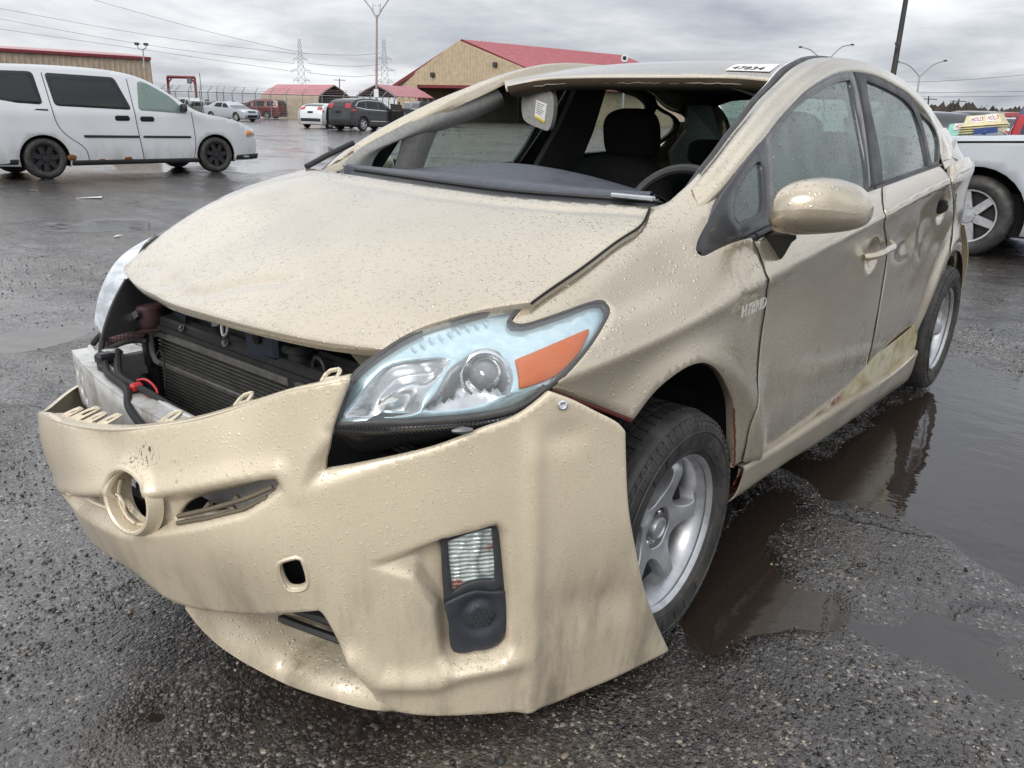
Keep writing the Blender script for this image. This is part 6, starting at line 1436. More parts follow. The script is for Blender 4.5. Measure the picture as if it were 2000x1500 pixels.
text3d('van_number_ink','013',xf((np.array([q[0]+.003,q[1],q[2]])*qq)[None])[0],xf(np.array([[0,-1,0]]))[0]-xf(np.array([[0,0,0]]))[0],(0,0,1),.10,.001,M['ink'],van)
b=MB(); a=xf(np.array([[-.62,.05,1.08]]))[0]; b.tube([a,a+[0,0,.75]],.006,5); b.build('aerial',M['ink'],van)
# --- silver SUV, right edge, nose pointing left behind the hero car ---
sp=[(-.86,.30),(-.94,.45),(-.95,.75),(-.90,.98),(-.70,1.10),(-.2,1.16),(.55,1.20),(.80,1.25),(1.25,1.52),(1.6,1.70),(2.2,1.78),(3.0,1.78),(3.7,1.72),(4.05,1.55),(4.15,1.1),(4.16,.6),(4.1,.35)]
xf=placer((.99,0.),[(.015,7.5253)][0],(-1,.04))
suv,sside=make_car('silver_suv','silver sport utility vehicle behind the gold hatchback, its front wheel showing at the right edge',CP['greywhite'],sp,2.0,(0.,2.95),.395,
 [[(.95,1.22),(1.9,1.24),(1.9,1.60),(1.6,1.60)],[(2.0,1.24),(2.9,1.25),(2.9,1.62),(2.0,1.62)],[(3.0,1.26),(3.8,1.30),(3.6,1.58),(3.0,1.62)]],1.2,.25,xf=xf,ws=(.27,.36),cat='car',arch=1.27,
 doors=([(.78,1.15),(.72,.8),(.66,.45)],[(1.95,1.2),(1.95,.5)]),extras={'mirrors':(1.0,1.25),'side':[('cladding',[(.62,.20),(2.4,.20),(2.4,.44),(.62,.50)],M['black_plastic'],.012),('bonnet_seam',[(-.75,1.055),(-.2,1.105),(.5,1.135),(.74,1.10),(.78,1.06),(.76,1.05),(.70,1.09),(.5,1.118),(-.2,1.088),(-.75,1.04)],M['pit'],.003)]})
suv_xf=xf
# --- mid-distance cars on the left ---
hatch=[(-.80,.22),(-.86,.40),(-.84,.62),(-.70,.80),(.0,.96),(.32,1.02),(.9,1.34),(1.35,1.46),(2.0,1.47),(2.7,1.40),(3.10,1.28),(3.36,1.04),(3.45,.75),(3.47,.45),(3.40,.25)]
hwin=[[(.62,1.0),(1.38,1.02),(1.36,1.36),(1.05,1.32)],[(1.46,1.02),(2.35,1.05),(2.2,1.36),(1.46,1.37)],[(2.45,1.08),(2.85,1.14),(2.6,1.32),(2.38,1.33)]]
g=[(-40.2676,31.052)][0]; xf=placer((-.88,2.65),g,head(g,33))
foc,fs=make_car('white_hatchback','white hatchback seen from behind, parked left of the dark sport utility vehicle',CP['white'],hatch,1.82,(0.,2.65),.315,hwin,.98,.30,'cars parked across the lot',xf=xf,ws=(.27,.38),rg=(.72,.80),
 extras={'patches':[('tail_lamp',.80,.85,-.96,-.55,M['tail']),('tail_lamp',.80,.85,.55,.96,M['tail']),('number_plate',.865,.89,-.22,.22,M['pit']),('rear_diffuser',.93,.975,-.85,.85,M['black_plastic'])],'side':[('tail_lamp_wrap',[(3.12,.98),(3.36,.92),(3.38,1.02),(3.2,1.08)],M['tail'],.006)]})
suvp=[(-.95,.28),(-1.02,.5),(-1.0,.85),(-.85,1.02),(-.2,1.12),(.42,1.16),(1.1,1.58),(1.55,1.74),(2.3,1.80),(3.2,1.74),(3.7,1.60),(3.98,1.25),(4.06,.9),(4.08,.55),(4.0,.32)]
swin=[[(.80,1.14),(1.58,1.17),(1.56,1.60),(1.20,1.55)],[(1.68,1.17),(2.62,1.21),(2.58,1.62),(1.68,1.64)],[(2.74,1.22),(3.52,1.32),(3.25,1.56),(2.72,1.62)]]
g=[(-35.671,29.8879)][0]; xf=placer((-.97,3.02),g,head(g,42))
bui,bs=make_car('dark_suv','charcoal sport utility vehicle with chrome window line and open front door, seen from behind',CP['charcoal'],suvp,2.0,(0.,3.02),.375,swin,1.14,.26,'cars parked across the lot',xf=xf,ws=(.29,.40),rg=(.75,.83),
 extras={'patches':[('tail_lamp',.82,.865,-.97,-.52,M['tail']),('tail_lamp',.82,.865,.52,.97,M['tail']),('number_plate',.885,.91,-.2,.2,M['pit'])],'side':[('tail_lamp_wrap',[(3.62,1.08),(3.95,1.03),(3.98,1.15),(3.75,1.22)],M['tail'],.006),('chrome_window_line',[(.76,1.10),(1.6,1.13),(2.66,1.17),(3.55,1.28),(3.58,1.31),(2.66,1.205),(1.6,1.16),(.78,1.13)],M['chrome'],.010),('chrome_window_line',[(1.20,1.58),(1.6,1.635),(2.2,1.665),(2.8,1.645),(3.28,1.585),(3.56,1.34),(3.59,1.36),(3.30,1.61),(2.8,1.675),(2.2,1.695),(1.6,1.665),(1.18,1.60)],M['chrome'],.010),('chrome_sill_line',[(.6,.50),(2.4,.53),(2.4,.56),(.6,.53)],M['chrome'],.010)]},handles=((2.45,1.02),))
d=np.array([[(-.95,.55,1.14),(-1.62,.15,1.14),(-1.62,.15,.42),(-.95,.55,.42)]]).reshape(-1,3); b=MB(); b.prism(xf(d),xf(np.array([[0,.06,0]]))[0]-xf(np.zeros((1,3)))[0]); b.build('open_door',M['pit'],bui,False)
d=np.array([(-.95,.55,1.16),(-1.62,.15,1.16),(-1.50,.22,1.50),(-.95,.55,1.55)]); b=MB(); b.prism(xf(d),xf(np.array([[0,.02,0]]))[0]-xf(np.zeros((1,3)))[0]); b.build('open_door_window',M['darkglass'],bui,False)
sed=[(-.85,.22),(-.95,.40),(-.93,.65),(-.80,.80),(.0,.95),(.40,1.02),(1.05,1.36),(1.45,1.48),(2.1,1.49),(2.6,1.40),(3.15,1.16),(3.75,1.10),(3.90,.85),(3.92,.45),(3.85,.25)]
swn=[[(.72,1.02),(1.48,1.05),(1.46,1.38),(1.12,1.34)],[(1.56,1.05),(2.5,1.10),(2.25,1.37),(1.56,1.40)]]
g=[(-58.104,35.6617)][0]; xf=placer((-.90,0.),g,head(g,138))
make_car('silver_sedan','silver saloon with its grille facing right, parked between the dark saloon and the maroon van',CP['silver'],sed,1.85,(0.,2.87),.33,swn,1.0,.32,'cars parked across the lot',xf=xf,ws=(.25,.37),rg=(.66,.78),
 extras={'patches':[('headlamp',.085,.125,-.96,-.55,M['headl']),('headlamp',.085,.125,.55,.96,M['headl']),('grille',.07,.11,-.45,.45,M['black_plastic']),('lower_grille',.015,.05,-.6,.6,M['pit'])],'side':[('headlamp_wrap',[(-.84,.68),(-.50,.74),(-.48,.82),(-.78,.80)],M['headl'],.006)]})
g=[(-67.9088,39.8292)][0]; xf=placer((0,3.4),g,head(g,-38))
make_car('dark_sedan','dark grey saloon seen from behind, beside the nose of the white minivan',CP['grey'],sed,1.85,(0.,2.8),.33,swn,1.0,.32,'cars parked across the lot',xf=xf,ws=(.25,.37),rg=(.66,.78),
 extras={'patches':[('tail_lamp',.86,.92,-.97,-.5,M['tail']),('tail_lamp',.86,.92,.5,.97,M['tail']),('number_plate',.925,.95,-.2,.2,M['white'])]})
g=[(-71.9984,40.3494)][0]; xf=placer((0,1.),g,head(g,150))
make_car('white_crossover','white crossover half hidden behind the bonnet of the white minivan',CP['white'],suvp,1.9,(0.,2.8),.36,swin,1.14,.26,'cars parked across the lot',xf=xf,ws=(.29,.40),rg=(.75,.83))
vanp=vp; vw=[[(.60,1.10),(1.40,1.14),(1.30,1.58),(1.10,1.56)],[(1.56,1.14),(2.76,1.17),(2.76,1.66),(1.56,1.64)],[(2.96,1.20),(3.9,1.22),(3.84,1.62),(2.96,1.66)]]
g=[(-69.301,46.0757)][0]; xf=placer((.90,2.9),g,head(g,-62))
make_car('maroon_van','maroon minivan with dark windows at the back of the lot behind the silver saloon',CP['maroon'],vanp,1.95,(0.,2.9),.335,vw,1.08,.24,'cars parked across the lot','van',xf=xf,ws=(.285,.405),rg=(.74,.85),extras={'side':[('tail_lamp',[(4.0,.95),(4.16,.95),(4.1,1.35),(4.0,1.35)],M['tail'],.006)]})
# black pickup behind the hero's bonnet line
pk=[(-.95,.45),(-1.0,.7),(-.98,1.05),(-.8,1.15),(.55,1.22),(1.05,1.62),(1.4,1.82),(2.2,1.85),(2.75,1.80),(2.9,1.25),(3.2,1.22),(4.55,1.22),(4.62,1.0),(4.62,.6),(4.5,.5)]
g=[(-46.7759,43.9631)][0]; xf=placer((-1.0,3.7),g,head(g,70))
make_car('black_pickup','black pickup truck half hidden by the windscreen pillar of the gold hatchback',CP['black'],pk,2.0,(0.,3.6),.40,[[(1.1,1.28),(1.9,1.28),(1.9,1.70),(1.45,1.70)],[(2.0,1.28),(2.65,1.28),(2.6,1.70),(2.0,1.72)]],1.25,.22,'cars parked across the lot','pickup truck',xf=xf,ws=(.22,.36),
 extras={'side':[('tail_lamp',[(4.42,.85),(4.58,.85),(4.58,1.15),(4.42,1.15)],M['tail'],.008)],'patches':[('tail_lamp',.90,.955,-.99,-.85,M['tail']),('tail_lamp',.90,.955,.85,.99,M['tail'])]})
# --- cars beyond the silver SUV on the right ---
g=[(-3.7507,30.9285)][0]; xf=placer((0,3.3),g,head(g,20))
make_car('white_saloon','white saloon seen from behind beyond the bonnet of the silver vehicle',CP['white'],sed,1.86,(0.,2.85),.33,swn,1.0,.32,'cars beyond the silver vehicle',xf=xf,ws=(.25,.37),rg=(.64,.78),extras={'patches':[('tail_lamp',.86,.92,-.97,-.5,M['tail']),('tail_lamp',.86,.92,.5,.97,M['tail'])]})
g=[(-3.1718,17.7392)][0]; xf=placer((0,1.6),g,head(g,-25))
make_car('dark_saloon','dark blue-grey saloon right behind the tail of the gold hatchback',CP['grey'],sed,1.80,(0.,2.7),.32,swn,1.0,.32,'cars beyond the silver vehicle',xf=xf,ws=(.25,.37),rg=(.64,.78))
g=[(-6.1166,38.5585)][0]; xf=placer((0,3.4),g,head(g,14))
make_car('brown_suv','tan sport utility vehicle with dark rear window in the right back row',CP['tanbrown'],suvp,2.0,(0.,2.95),.38,swin,1.14,.2,'cars beyond the silver vehicle',xf=xf,ws=(.29,.40),rg=(.74,.835),extras={'patches':[('tail_lamp',.84,.90,-.99,-.84,M['tail']),('tail_lamp',.84,.90,.84,.99,M['tail'])]})
g=[(-7.9433,42.5306)][0]; xf=placer((0,2.0),g,head(g,-35))
make_car('small_white_car','small white hatchback in the back row left of the tan vehicle',CP['white'],hatch,1.75,(0.,2.6),.31,hwin,.98,.30,'cars beyond the silver vehicle',xf=xf,ws=(.27,.38),rg=(.72,.80))
g=[(-4.9072,42.2795)][0]; xf=placer((0,2.0),g,head(g,60))
make_car('red_car','bright red crossover in the back row at the far right',CP['red'],suvp,1.9,(0.,2.7),.36,swin,1.14,.26,'cars beyond the silver vehicle',xf=xf,ws=(.29,.40),rg=(.75,.83))
g=[(-.7851,21.0561)][0]; xf=placer((0,2.6),g,head(g,5))
make_car('navy_suv','dark blue vehicle with red tail lamp cut by the right edge',CP['navy'],suvp,1.9,(0.,2.7),.36,swin,1.14,.26,'cars beyond the silver vehicle',xf=xf,ws=(.29,.40),rg=(.75,.83),extras={'patches':[('tail_lamp',.82,.90,-.99,-.75,M['tail']),('tail_lamp',.82,.90,.75,.99,M['tail'])]})
# --- signs stacked on the silver SUV's bonnet ---
M['hold_cream']=plain('cream plastic sign',(.62,.55,.33),.45); M['hold_green']=plain('mint plastic sign',(.24,.50,.42),.45); M['blue']=M['blue']; M['signblue']=plain('blue strip',(.03,.06,.20),.4); M['redink']=plain('dark red print',(.36,.02,.03),.5)
def roofsign(name,label,quad,dep,mat,words,group):
    """wedge shaped car-top sign standing on the bonnet: quad = four front corners, bottom left first"""
    q=np.array(quad); d=np.array([.02,dep,.0]); top=d*.6
    r=empty(name,tuple(q[0])); tag(r,label,'sign',group)
    b=MB(); V=np.array([q[0],q[1],q[2],q[3],q[0]+d,q[1]+d,q[2]+top,q[3]+top]); b.add(V,[(0,1,2,3),(5,4,7,6),(4,0,3,7),(1,5,6,2),(3,2,6,7),(0,4,5,1)]); b.build('sign_body',mat,r,False)
    x=q[1]-q[0]; y=(q[3]+q[2]-q[0]-q[1])/2; x_=x/np.linalg.norm(x)
    for (a0,a1,b0,b1) in words:
        pt=lambda a,b_: q[0]*(1-a)*(1-b_)+q[1]*a*(1-b_)+q[2]*a*b_+q[3]*(1-a)*b_
        n=np.cross(x,y); n/=np.linalg.norm(n)
        if n[1]>0: n=-n
        p=[pt(a0,b0)+n*.003,pt(a1,b0)+n*.003,pt(a1,b1)+n*.003,pt(a0,b1)+n*.003]; b=MB(); b.prism(p,n*.002); b.build('sign_label',M['white'],r,False)
        hh=np.linalg.norm(p[3]-p[0]); ww=np.linalg.norm(p[1]-p[0])
        text3d('sign_lettering','HOLD',p[0]+(p[1]-p[0])*.07+(p[3]-p[0])*.16+n*.006,p[1]-p[0],p[3]-p[0],hh*.92,.001,M['redink'],r,width=ww*.86/(hh*.92*2.62))
    return r
roofsign('hold_sign','cream wedge sign with two red HOLD labels on top of the stack',[(-.4606,8.9,1.2385),(-.0713,8.9,1.2714),(-.1456,9,1.3885),(-.4596,9,1.3493)],.30,M['hold_cream'],((.16,.50,.30,.88),(.60,.93,.34,.92)),'signs on the silver bonnet')
roofsign('hold_sign','mint green wedge sign with one HOLD label at the left end of the silver bonnet',[(-.6194,8.9,1.1277),(-.3522,8.9,1.1595),(-.4201,9,1.2786),(-.6176,9,1.2622)],.30,M['hold_green'],((.28,.80,.46,.98),),'signs on the silver bonnet')
for k in range(4):
    roofsign('stacked_sign','cream edge of a nested sign below the HOLD sign, layer %s of the stack'%('one','two','three','four')[k],np.array([(-.493,8.88,1.1547),(-.0494,8.88,1.2024),(-.0607,8.9,1.2181),(-.4949,8.9,1.1711)])+[0,-.004*k,.025*k],.28,M['hold_cream'],(),'nested signs under the HOLD sign')
b=MB(); q=np.array([(-.3232,8.86,1.1552),(-.0971,8.86,1.1847),(-.1097,8.86,1.2487),(-.3357,8.86,1.2203)]); b.prism(q,(0,.02,0)); tag(b.build('blue_strip',M['signblue'],None,False),'dark blue strip lying against the stack of cream signs','strip')
b=MB(); q=np.array([(-.2093,8.8,1.1217),(-.2104,8.78,1.1973)]); b.tube(q,.02,8); tag(b.build('blue_tube',M['signblue'],None),'short blue and white tube standing on the silver bonnet','tube')
# ================= background =================
def cmat(name,col,sc,axis_='X',rough=.5,dep=.02):
    m=NT(name); w=m.n('ShaderNodeTexWave',bands_direction=axis_); m.l(m.map((1,1,1)),w.inputs[0]); w.inputs['Scale'].default_value=sc
    st=m.noise(.35,5,.6,m.map((1,1,.3))); c=m.mix(m.ss(st,.35,.7),tuple(x*.85 for x in col),tuple(x*1.06 for x in col))
    m.pbr(c,rough,0,m.bump(w.outputs[0],dep,.8)); return m.end()
M['tan_wall']=plain('tan sheet wall',(.52,.42,.285),.5,0,.1,8); M['tan_wall2']=plain('dull tan sheet wall',(.44,.355,.265),.55,0,.1,8); M['red_roof']=plain('red sheet roof',(.42,.12,.135),.4,0,.1,6,coat=.2); M['red_trim']=plain('dark red trim',(.18,.022,.028),.45,0,.1,20)
M['steel']=plain('galvanised steel',(.30,.31,.32),.5,.5,.1,30); M['polewhite']=plain('rusty white pole',(.30,.22,.20),.6,0,.3,6); M['polegrey']=plain('grey pole',(.28,.29,.30),.5,.2,.1,10); M['poledark']=plain('dark brown pole',(.022,.018,.017),.6,0,.3,8); M['inside']=plain('dark interior',(.03,.028,.026),.9)
M['wire']=plain('power wire',(.10,.105,.115),.6)
def lampmat():
    m=NT('lit bay lamp'); e=m.n('ShaderNodeEmission'); e.inputs[0].default_value=(1,.93,.55,1); e.inputs[1].default_value=1.6; m.l(e.outputs[0],m.out.inputs[0]); return m.end()
M['lit']=lampmat()
def ribs(b,p0,p1,z0,z1f,step,dn,dep=.05,w=.10):
    """upright sheet ribs along a wall from p0 to p1"""
    p0=np.asarray(p0,float);p1=np.asarray(p1,float); L=np.linalg.norm(p1-p0); n=int(L/step); t=(p1-p0)/L
    for k in range(n+1):
        c=p0+t*k*step; z1=z1f(k*step/L); z0_=z0(k*step/L) if callable(z0) else z0
        if z1-z0_<.1: continue
        q=[(c[0]-t[0]*w,c[1]-t[1]*w,z0_),(c[0]+t[0]*w,c[1]+t[1]*w,z0_),(c[0]+t[0]*w*.5+dn[0]*dep,c[1]+t[1]*w*.5+dn[1]*dep,z0_),(c[0]-t[0]*w*.5+dn[0]*dep,c[1]-t[1]*w*.5+dn[1]*dep,z0_)]
        V=[(x,y,z) for z in (z0_,z1) for x,y,_ in q]; b.add(V,[(0,1,5,4),(1,2,6,5),(2,3,7,6),(3,0,4,7),(4,5,6,7)])
    return b
# --- long shed at far left ---
A=np.array([(-77.5754,21.7363,5.2)][0]); Bq=np.array([(-75.312,37.9486,5.2)][0]); t=(Bq-A)[:2]; t=t/np.linalg.norm(t); dn=np.array([t[1],-t[0]]); 
cv=np.array([1.6,-1.6])-A[:2]
if dn@cv<0: dn=-dn
r=empty('long_shed',(Bq[0],Bq[1],0)); tag(r,'long tan sheet metal shed with dark red roof edge behind the white minivan','building')
bk=-np.array([dn[0],dn[1],0])*14
b=MB(); b.prism([(A[0],A[1],-.05),(Bq[0],Bq[1],-.05),(Bq[0],Bq[1],5.0),(A[0],A[1],5.0)],bk); b.build('wall',M['tan_wall2'],r,False)
b=MB(); ribs(b,(A[0],A[1]),(Bq[0],Bq[1]),0,lambda s:5.0,.45,dn); o=b.build('wall_ribs',M['tan_wall2'],r,False); o['kind']='stuff'
b=MB(); off=np.array([dn[0],dn[1],0])*.25; b.prism([A*[1,1,0]+[0,0,5.0]+off,Bq*[1,1,0]+[0,0,5.0]+off,Bq*[1,1,0]+[0,0,5.22]+off,A*[1,1,0]+[0,0,5.22]+off],bk*.03); b.build('roof_trim',M['red_trim'],r,False)
b=MB(); m_=bk*.5+[0,0,.5]; b.prism([A*[1,1,0]+[0,0,5.2]+off,Bq*[1,1,0]+[0,0,5.2]+off,Bq*[1,1,0]+[0,0,5.25]+m_,A*[1,1,0]+[0,0,5.25]+m_],(0,0,.06)); b.build('roof',M['red_roof'],r,False)
def floodlight(name,label,px_list,parent=None):
    pass
fp=np.array([(-65.3488,32.3011,3.8901),(-65.6098,32.4542,4.7122),(-65.9253,32.5443,5.493)]); b=MB(); b.tube([[(-65.362,32.2549,3.8106)][0],[(-65.8145,32.5483,5.2988)][0]],.06,6)
r=empty('floodlight_pole',[(-65.362,32.2549,3.8106)][0]); tag(r,'twin floodlight on a short pole at the end of the long shed','lamp')
b.build('pole',M['polegrey'],r)
b=MB(); b.tube([(-66.2502,32.3447,5.6409),(-66.1206,32.3291,5.3682),(-65.8464,32.5218,5.2978),(-65.6511,32.737,5.4225),(-65.6887,32.7762,5.5794)],.05,6); b.build('arm',M['polegrey'],r)
for p in [(-66.3056,32.3427,5.738),(-65.7216,32.8106,5.7168)]: b=MB(); b.box(np.array(p),(.30,.30,.20),rz=.6,bev=.03); b.build('lamp_head',M['grey_plastic'],r)
# --- workshop with red roof ---
Lb=np.array([(-77.8933,71.3315,4.1105)][0]); Pk=np.array([(-70.4903,75.612,9.3358)][0]); Rb=np.array([(-56.2243,78.1737,4.2499)][0]); Rg=np.array([(-66.2254,105.059,9.3416)][0])
Rb[2]=Lb[2]=(Lb[2]+Rb[2])/2
r=empty('workshop',(Lb[0],Lb[1],0)); tag(r,'tan workshop with red metal gable roof and wide open bay doors','building')
back=Rg-Pk; back[2]=0
gt=(Rb-Lb); gl_=np.linalg.norm(gt[:2]); gn=np.array([gt[1],-gt[0],0])/gl_
if gn[:2]@(np.array([1.6,-1.6])-Lb[:2])<0: gn=-gn
d0=np.array([(-75.1719,72.648,4.2199),(-74.2017,71.5408,-.0435)]); 
def on_gable(px):
    """point on the gable line for a fraction"""
    return Lb*(1-px)+Rb*px
fa=(821-777)/(1110-777)*1.0; fb=.86; zt=4.15
def gz(f): 
    fp_=np.linalg.norm((Pk-Lb)[:2])/gl_
    return Lb[2]+(Pk[2]-Lb[2])*(f/fp_ if f<fp_ else (1-f)/(1-fp_))
g2=lambda f,z: np.array([*(on_gable(f)[:2]),z])
fpk=np.linalg.norm((Pk-Lb)[:2])/gl_
b=MB(); dpt=-gn*.25
b.prism([g2(0,-.1),g2(fa,-.1),g2(fa,gz(0)*1.0),g2(0,gz(0))],dpt); b.prism([g2(fb,-.1),g2(1,-.1),g2(1,gz(1)),g2(fb,gz(1))],dpt)
b.prism([g2(0,gz(0)),g2(fa,gz(0)),g2(fb,gz(0)),g2(1,gz(0)),g2(fpk,Pk[2]-.1)],dpt)
bb=back*.98; b.prism([g2(0,-.1),g2(0,gz(0)),g2(0,gz(0))+bb,g2(0,-.1)+bb],-gt/gl_*-.2); b.prism([g2(1,-.1)+bb,g2(1,gz(1))+bb,g2(0,gz(0))+bb,g2(0,-.1)+bb],dpt); b.prism([g2(1,-.1),g2(1,gz(1)),g2(1,gz(1))+bb,g2(1,-.1)+bb],gt/gl_*-.2)
b.build('wall',M['tan_wall'],r,False)
b=MB(); ribs(b,on_gable(0)[:2],on_gable(1)[:2],lambda s: gz(0) if fa<s<fb else 0.,lambda s: gz(s)-.15,.42,gn[:2]); o=b.build('wall_ribs',M['tan_wall'],r,False); o['kind']='stuff'
def roofslab(a,bq,nm):
    b=MB(); ov=gn*.5; n=8; a=a+ov; bq=bq+ov
    b.prism([a,bq,bq+back,a+back],(0,0,.14)); ro=b.build(nm,M['red_roof'],r,False)
    b=MB(); L=np.linalg.norm(back); k=int(L/.6)
    for i in range(k+1): 
        o=back*i/k; b.tube([a+o+[0,0,.16],bq+o+[0,0,.16]],.035,4)
    s=b.build('roof_ribs',M['red_roof'],ro,False); s['kind']='stuff'
    b=MB(); b.prism([a-[0,0,.28],bq-[0,0,.28],bq+[0,0,.16],a+[0,0,.16]],gn*.06); b.build('barge_trim',M['red_trim'],r,False)
roofslab(Lb+(Lb-Pk)*.06,Pk,'roof'); roofslab(Rb+(Rb-Pk)*.06,Pk,'roof')
b=MB(); b.prism([g2(fa-.008,-.1),g2(fa+.004,-.1),g2(fa+.004,zt),g2(fa-.008,zt)],gn*.06); b.prism([g2(fa-.008,gz(0)-.0),g2(fb,gz(0)),g2(fb,gz(0)-.35),g2(fa-.008,gz(0)-.35)],gn*.06); b.build('bay_door_frame',M['red_trim'],r,False)
b=MB(); b.prism([g2(.02,-.05)+bb*.7,g2(.98,-.05)+bb*.7,g2(.98,gz(0))+bb*.7,g2(.02,gz(0))+bb*.7],gn*.1); b.prism([g2(.02,gz(0)-.02),g2(.98,gz(0)-.02),g2(.98,gz(0)-.02)+bb*.7,g2(.02,gz(0)-.02)+bb*.7],(0,0,.05)); b.build('bay_interior',M['inside'],r,False)
for q in [(-78.6208,78.9208,4.08),(-76.2727,80.9311,4.2846)]: b=MB(); b.lathe([(.001,.0),(.34,.06),(.40,.18),(.30,.22),(.001,.24)],q,(0,0,1),14); b.build('bay_lamp',M['lit'],r)
for f_ in ((851-777)/333,(974-777)/333): b=MB(); c=on_gable(f_)+gn*.2; c[2]=5.35+1.2*(f_>.4); b.box(c,(.5,.5,.55),rz=.3,bev=.08); b.build('wall_lamp',M['grey_plastic'],r)
b=MB(); b.prism([g2(.035,-.05),g2(.085,-.05),g2(.085,2.1),g2(.035,2.1)],gn*.06); b.build('door_frame',M['white'],r,False); b=MB(); b.prism([g2(.042,.2),g2(.078,.2),g2(.078,2.0),g2(.042,2.0)],gn*.09); b.build('door',M['steel'],r,False)
bo=np.array([(-67.4198,61.8558,.4292)][0]); b=MB(); b.lathe([(.13,0),(.13,1.9),(.10,2.0),(.001,2.03)],(bo[0],bo[1],0),(0,0,1),12); tag(b.build('yellow_bollard',M['yellow']),'yellow safety post near the corner of the tan workshop','bollard')
# --- carports ---
def carport(label,px,dep,w,ln,phi,he,hp,wallside,group):
    g=np.array([*PX_ZERO,0]) if False else None
def carport(label,base,phi,w,ln,he,hp,group,sidewall=True):
    """open-ended sheet carport: base = middle of the front opening on the ground"""
    base=np.array([base[0],base[1],0.]); h=np.array([*head((base[0],base[1]),phi),0.]); s=np.array([h[1],-h[0],0.])
    r=empty('carport',tuple(base)); tag(r,label,'carport',group)
    pr=[(-w/2,0),(-w/2,he-.3),(-w/2+.15,he+.05),(-w/4,(he+hp)/2+.08),(0,hp),(w/4,(he+hp)/2+.08),(w/2-.15,he+.05),(w/2,he-.3),(w/2,0)]
    G=lambda a,z,d: base+s*a+h*d+np.array([0,0,z])
    R=np.array([[G(a,z,d) for (a,z) in pr[2:7]] for d in np.linspace(0,ln,12)]); thick('roof_sheet',R,.05,M['red_roof'],r)
    if sidewall:
        for q in ((0,1,2),(6,7,8)):
            W_=np.array([[G(*pr[i],d) for i in q] for d in np.linspace(0,ln,12)]); thick('side_sheet',W_,.04,M['tan_wall2'],r)
    for d in np.linspace(.02,ln-.02,7):
        b=MB(); b.tube([G(a*.985,z-.03 if z>0 else 0,d) for a,z in pr],.05,5); b.build('frame_arch',M['steel'],r)
    return r
carport('left red roofed carport with tan side sheets and an open arched end',[(-71.4507,56.2057)][0],-48,5.2,8.5,2.3,3.5,'red roofed carports')
carport('right red roofed carport with dark open end beside the tan workshop',[(-66.3744,57.6221)][0],35,5.4,7.5,2.4,3.6,'red roofed carports',False)
# low long store behind
a,b_=np.array([(-94.7173,63.1485)][0]),np.array([(-85.2194,70.9112)][0]); r=empty('low_store',(a[0],a[1],0)); tag(r,'low flat tan store building with dark red door panels behind the carports','building')
d=b_-a; L=np.linalg.norm(d); t=d/L; n=np.array([t[1],-t[0]]); n=n if n@(np.array([1.6,-1.6])-a)>0 else -n
b=MB(); b.prism([(*a,-.05),(*b_,-.05),(*b_,2.55),(*a,2.55)],(*(-n*5),0)); b.build('wall',M['tan_wall2'],r,False)
for f_ in (.30,.66): 
    p=a+d*f_; q=p+t*1.1; b=MB(); b.prism([(*p,0),(*q,0),(*q,2.4),(*p,2.4)],(*(n*.08),0)); b.build('red_door',M['red_trim'],r,False)
b=MB(); b.prism([(*a,2.55),(*b_,2.55),(*b_,2.68),(*a,2.68)],(*(n*.12),0)); b.build('roof_edge',M['steel'],r,False)
# red gantry frame
q=[(-77.6933,40.6602,2.3663),(-78.0915,40.9305,3.7029),(-76.0123,42.6267,3.6958),(-75.5351,42.3469,2.193)]; r=empty('red_gantry',(q[0][0],q[0][1],0)); tag(r,'red steel gantry frame with a hanging chain hoist above the parked cars','gantry')
for i,(x,y) in enumerate(((0,1),(3,2))): b=MB(); p=np.array(q[x]); b.tube([(p[0],p[1],0),q[y]],.14,6); b.build('post',M['red_trim'],r)
b=MB(); b.tube([q[1],q[2]],.16,6); b.build('beam',M['red_trim'],r)
b=MB(); b.tube([(-77.8878,40.8636,3.1793),(-77.7242,41.2036,3.6422)],.08,5); b.build('brace',M['red_trim'],r); b=MB(); b.tube([(-75.8418,42.5214,3.1471),(-76.3121,42.356,3.6382)],.08,5); b.build('brace',M['red_trim'],r)
b=MB(); b.tube([(-76.3842,42.2853,3.6119),(-76.2652,42.2339,3.2784),(-75.9196,42.0917,2.3255)],.05,5); b.box(np.array([(-76.327,42.2255,3.3728)][0]),(.35,.35,.5)); b.build('hoist',M['steel'],r)
# chain link fence with barbed outriggers
pxs=[316,332,345,370,392,408,425,438,455,475,500,529,560,592,630,672,700,724,748,770]
ft=[np.array(p) for p in [(-71.8216,36.7751),(-71.2427,37.2483),(-70.7723,37.6327),(-69.8678,38.372),(-70.0536,39.5864),(-69.4666,40.0662),(-68.843,40.5759),(-69.3247,41.5483),(-68.6926,42.065),(-67.9488,42.6729),(-67.9466,44.0409),(-66.8536,44.9342),(-65.6852,45.8892),(-65.3604,47.5208),(-63.9091,48.707),(-63.1461,50.6968),(-62.0627,51.5824),(-61.9489,53.0416),(-61.0082,53.8104),(-60.1458,54.5152)]]
r=empty('chain_link_fence',(*ft[0],0)); tag(r,'chain link fence with angled barbed wire arms along the back of the lot','fence')
for i,p in enumerate(ft):
    b=MB(); b.tube([(*p,0),(*p,2.35)],.045,5); e=(ft[min(i+1,len(ft)-1)]-ft[max(i-1,0)]); e=e/np.linalg.norm(e); b.tube([(*p,2.35),(p[0]-e[1]*.35+e[0]*.35,p[1]+e[0]*.35+e[1]*.35,2.85)],.035,5); b.build('post',M['steel'],r)
for z in (.08,2.3): b=MB(); b.tube([(*p,z) for p in ft],.03,5); b.build('rail',M['steel'],r)
b=MB()
for z in np.arange(.25,2.3,.2): b.tube([(*p,z) for p in ft],.009,3)
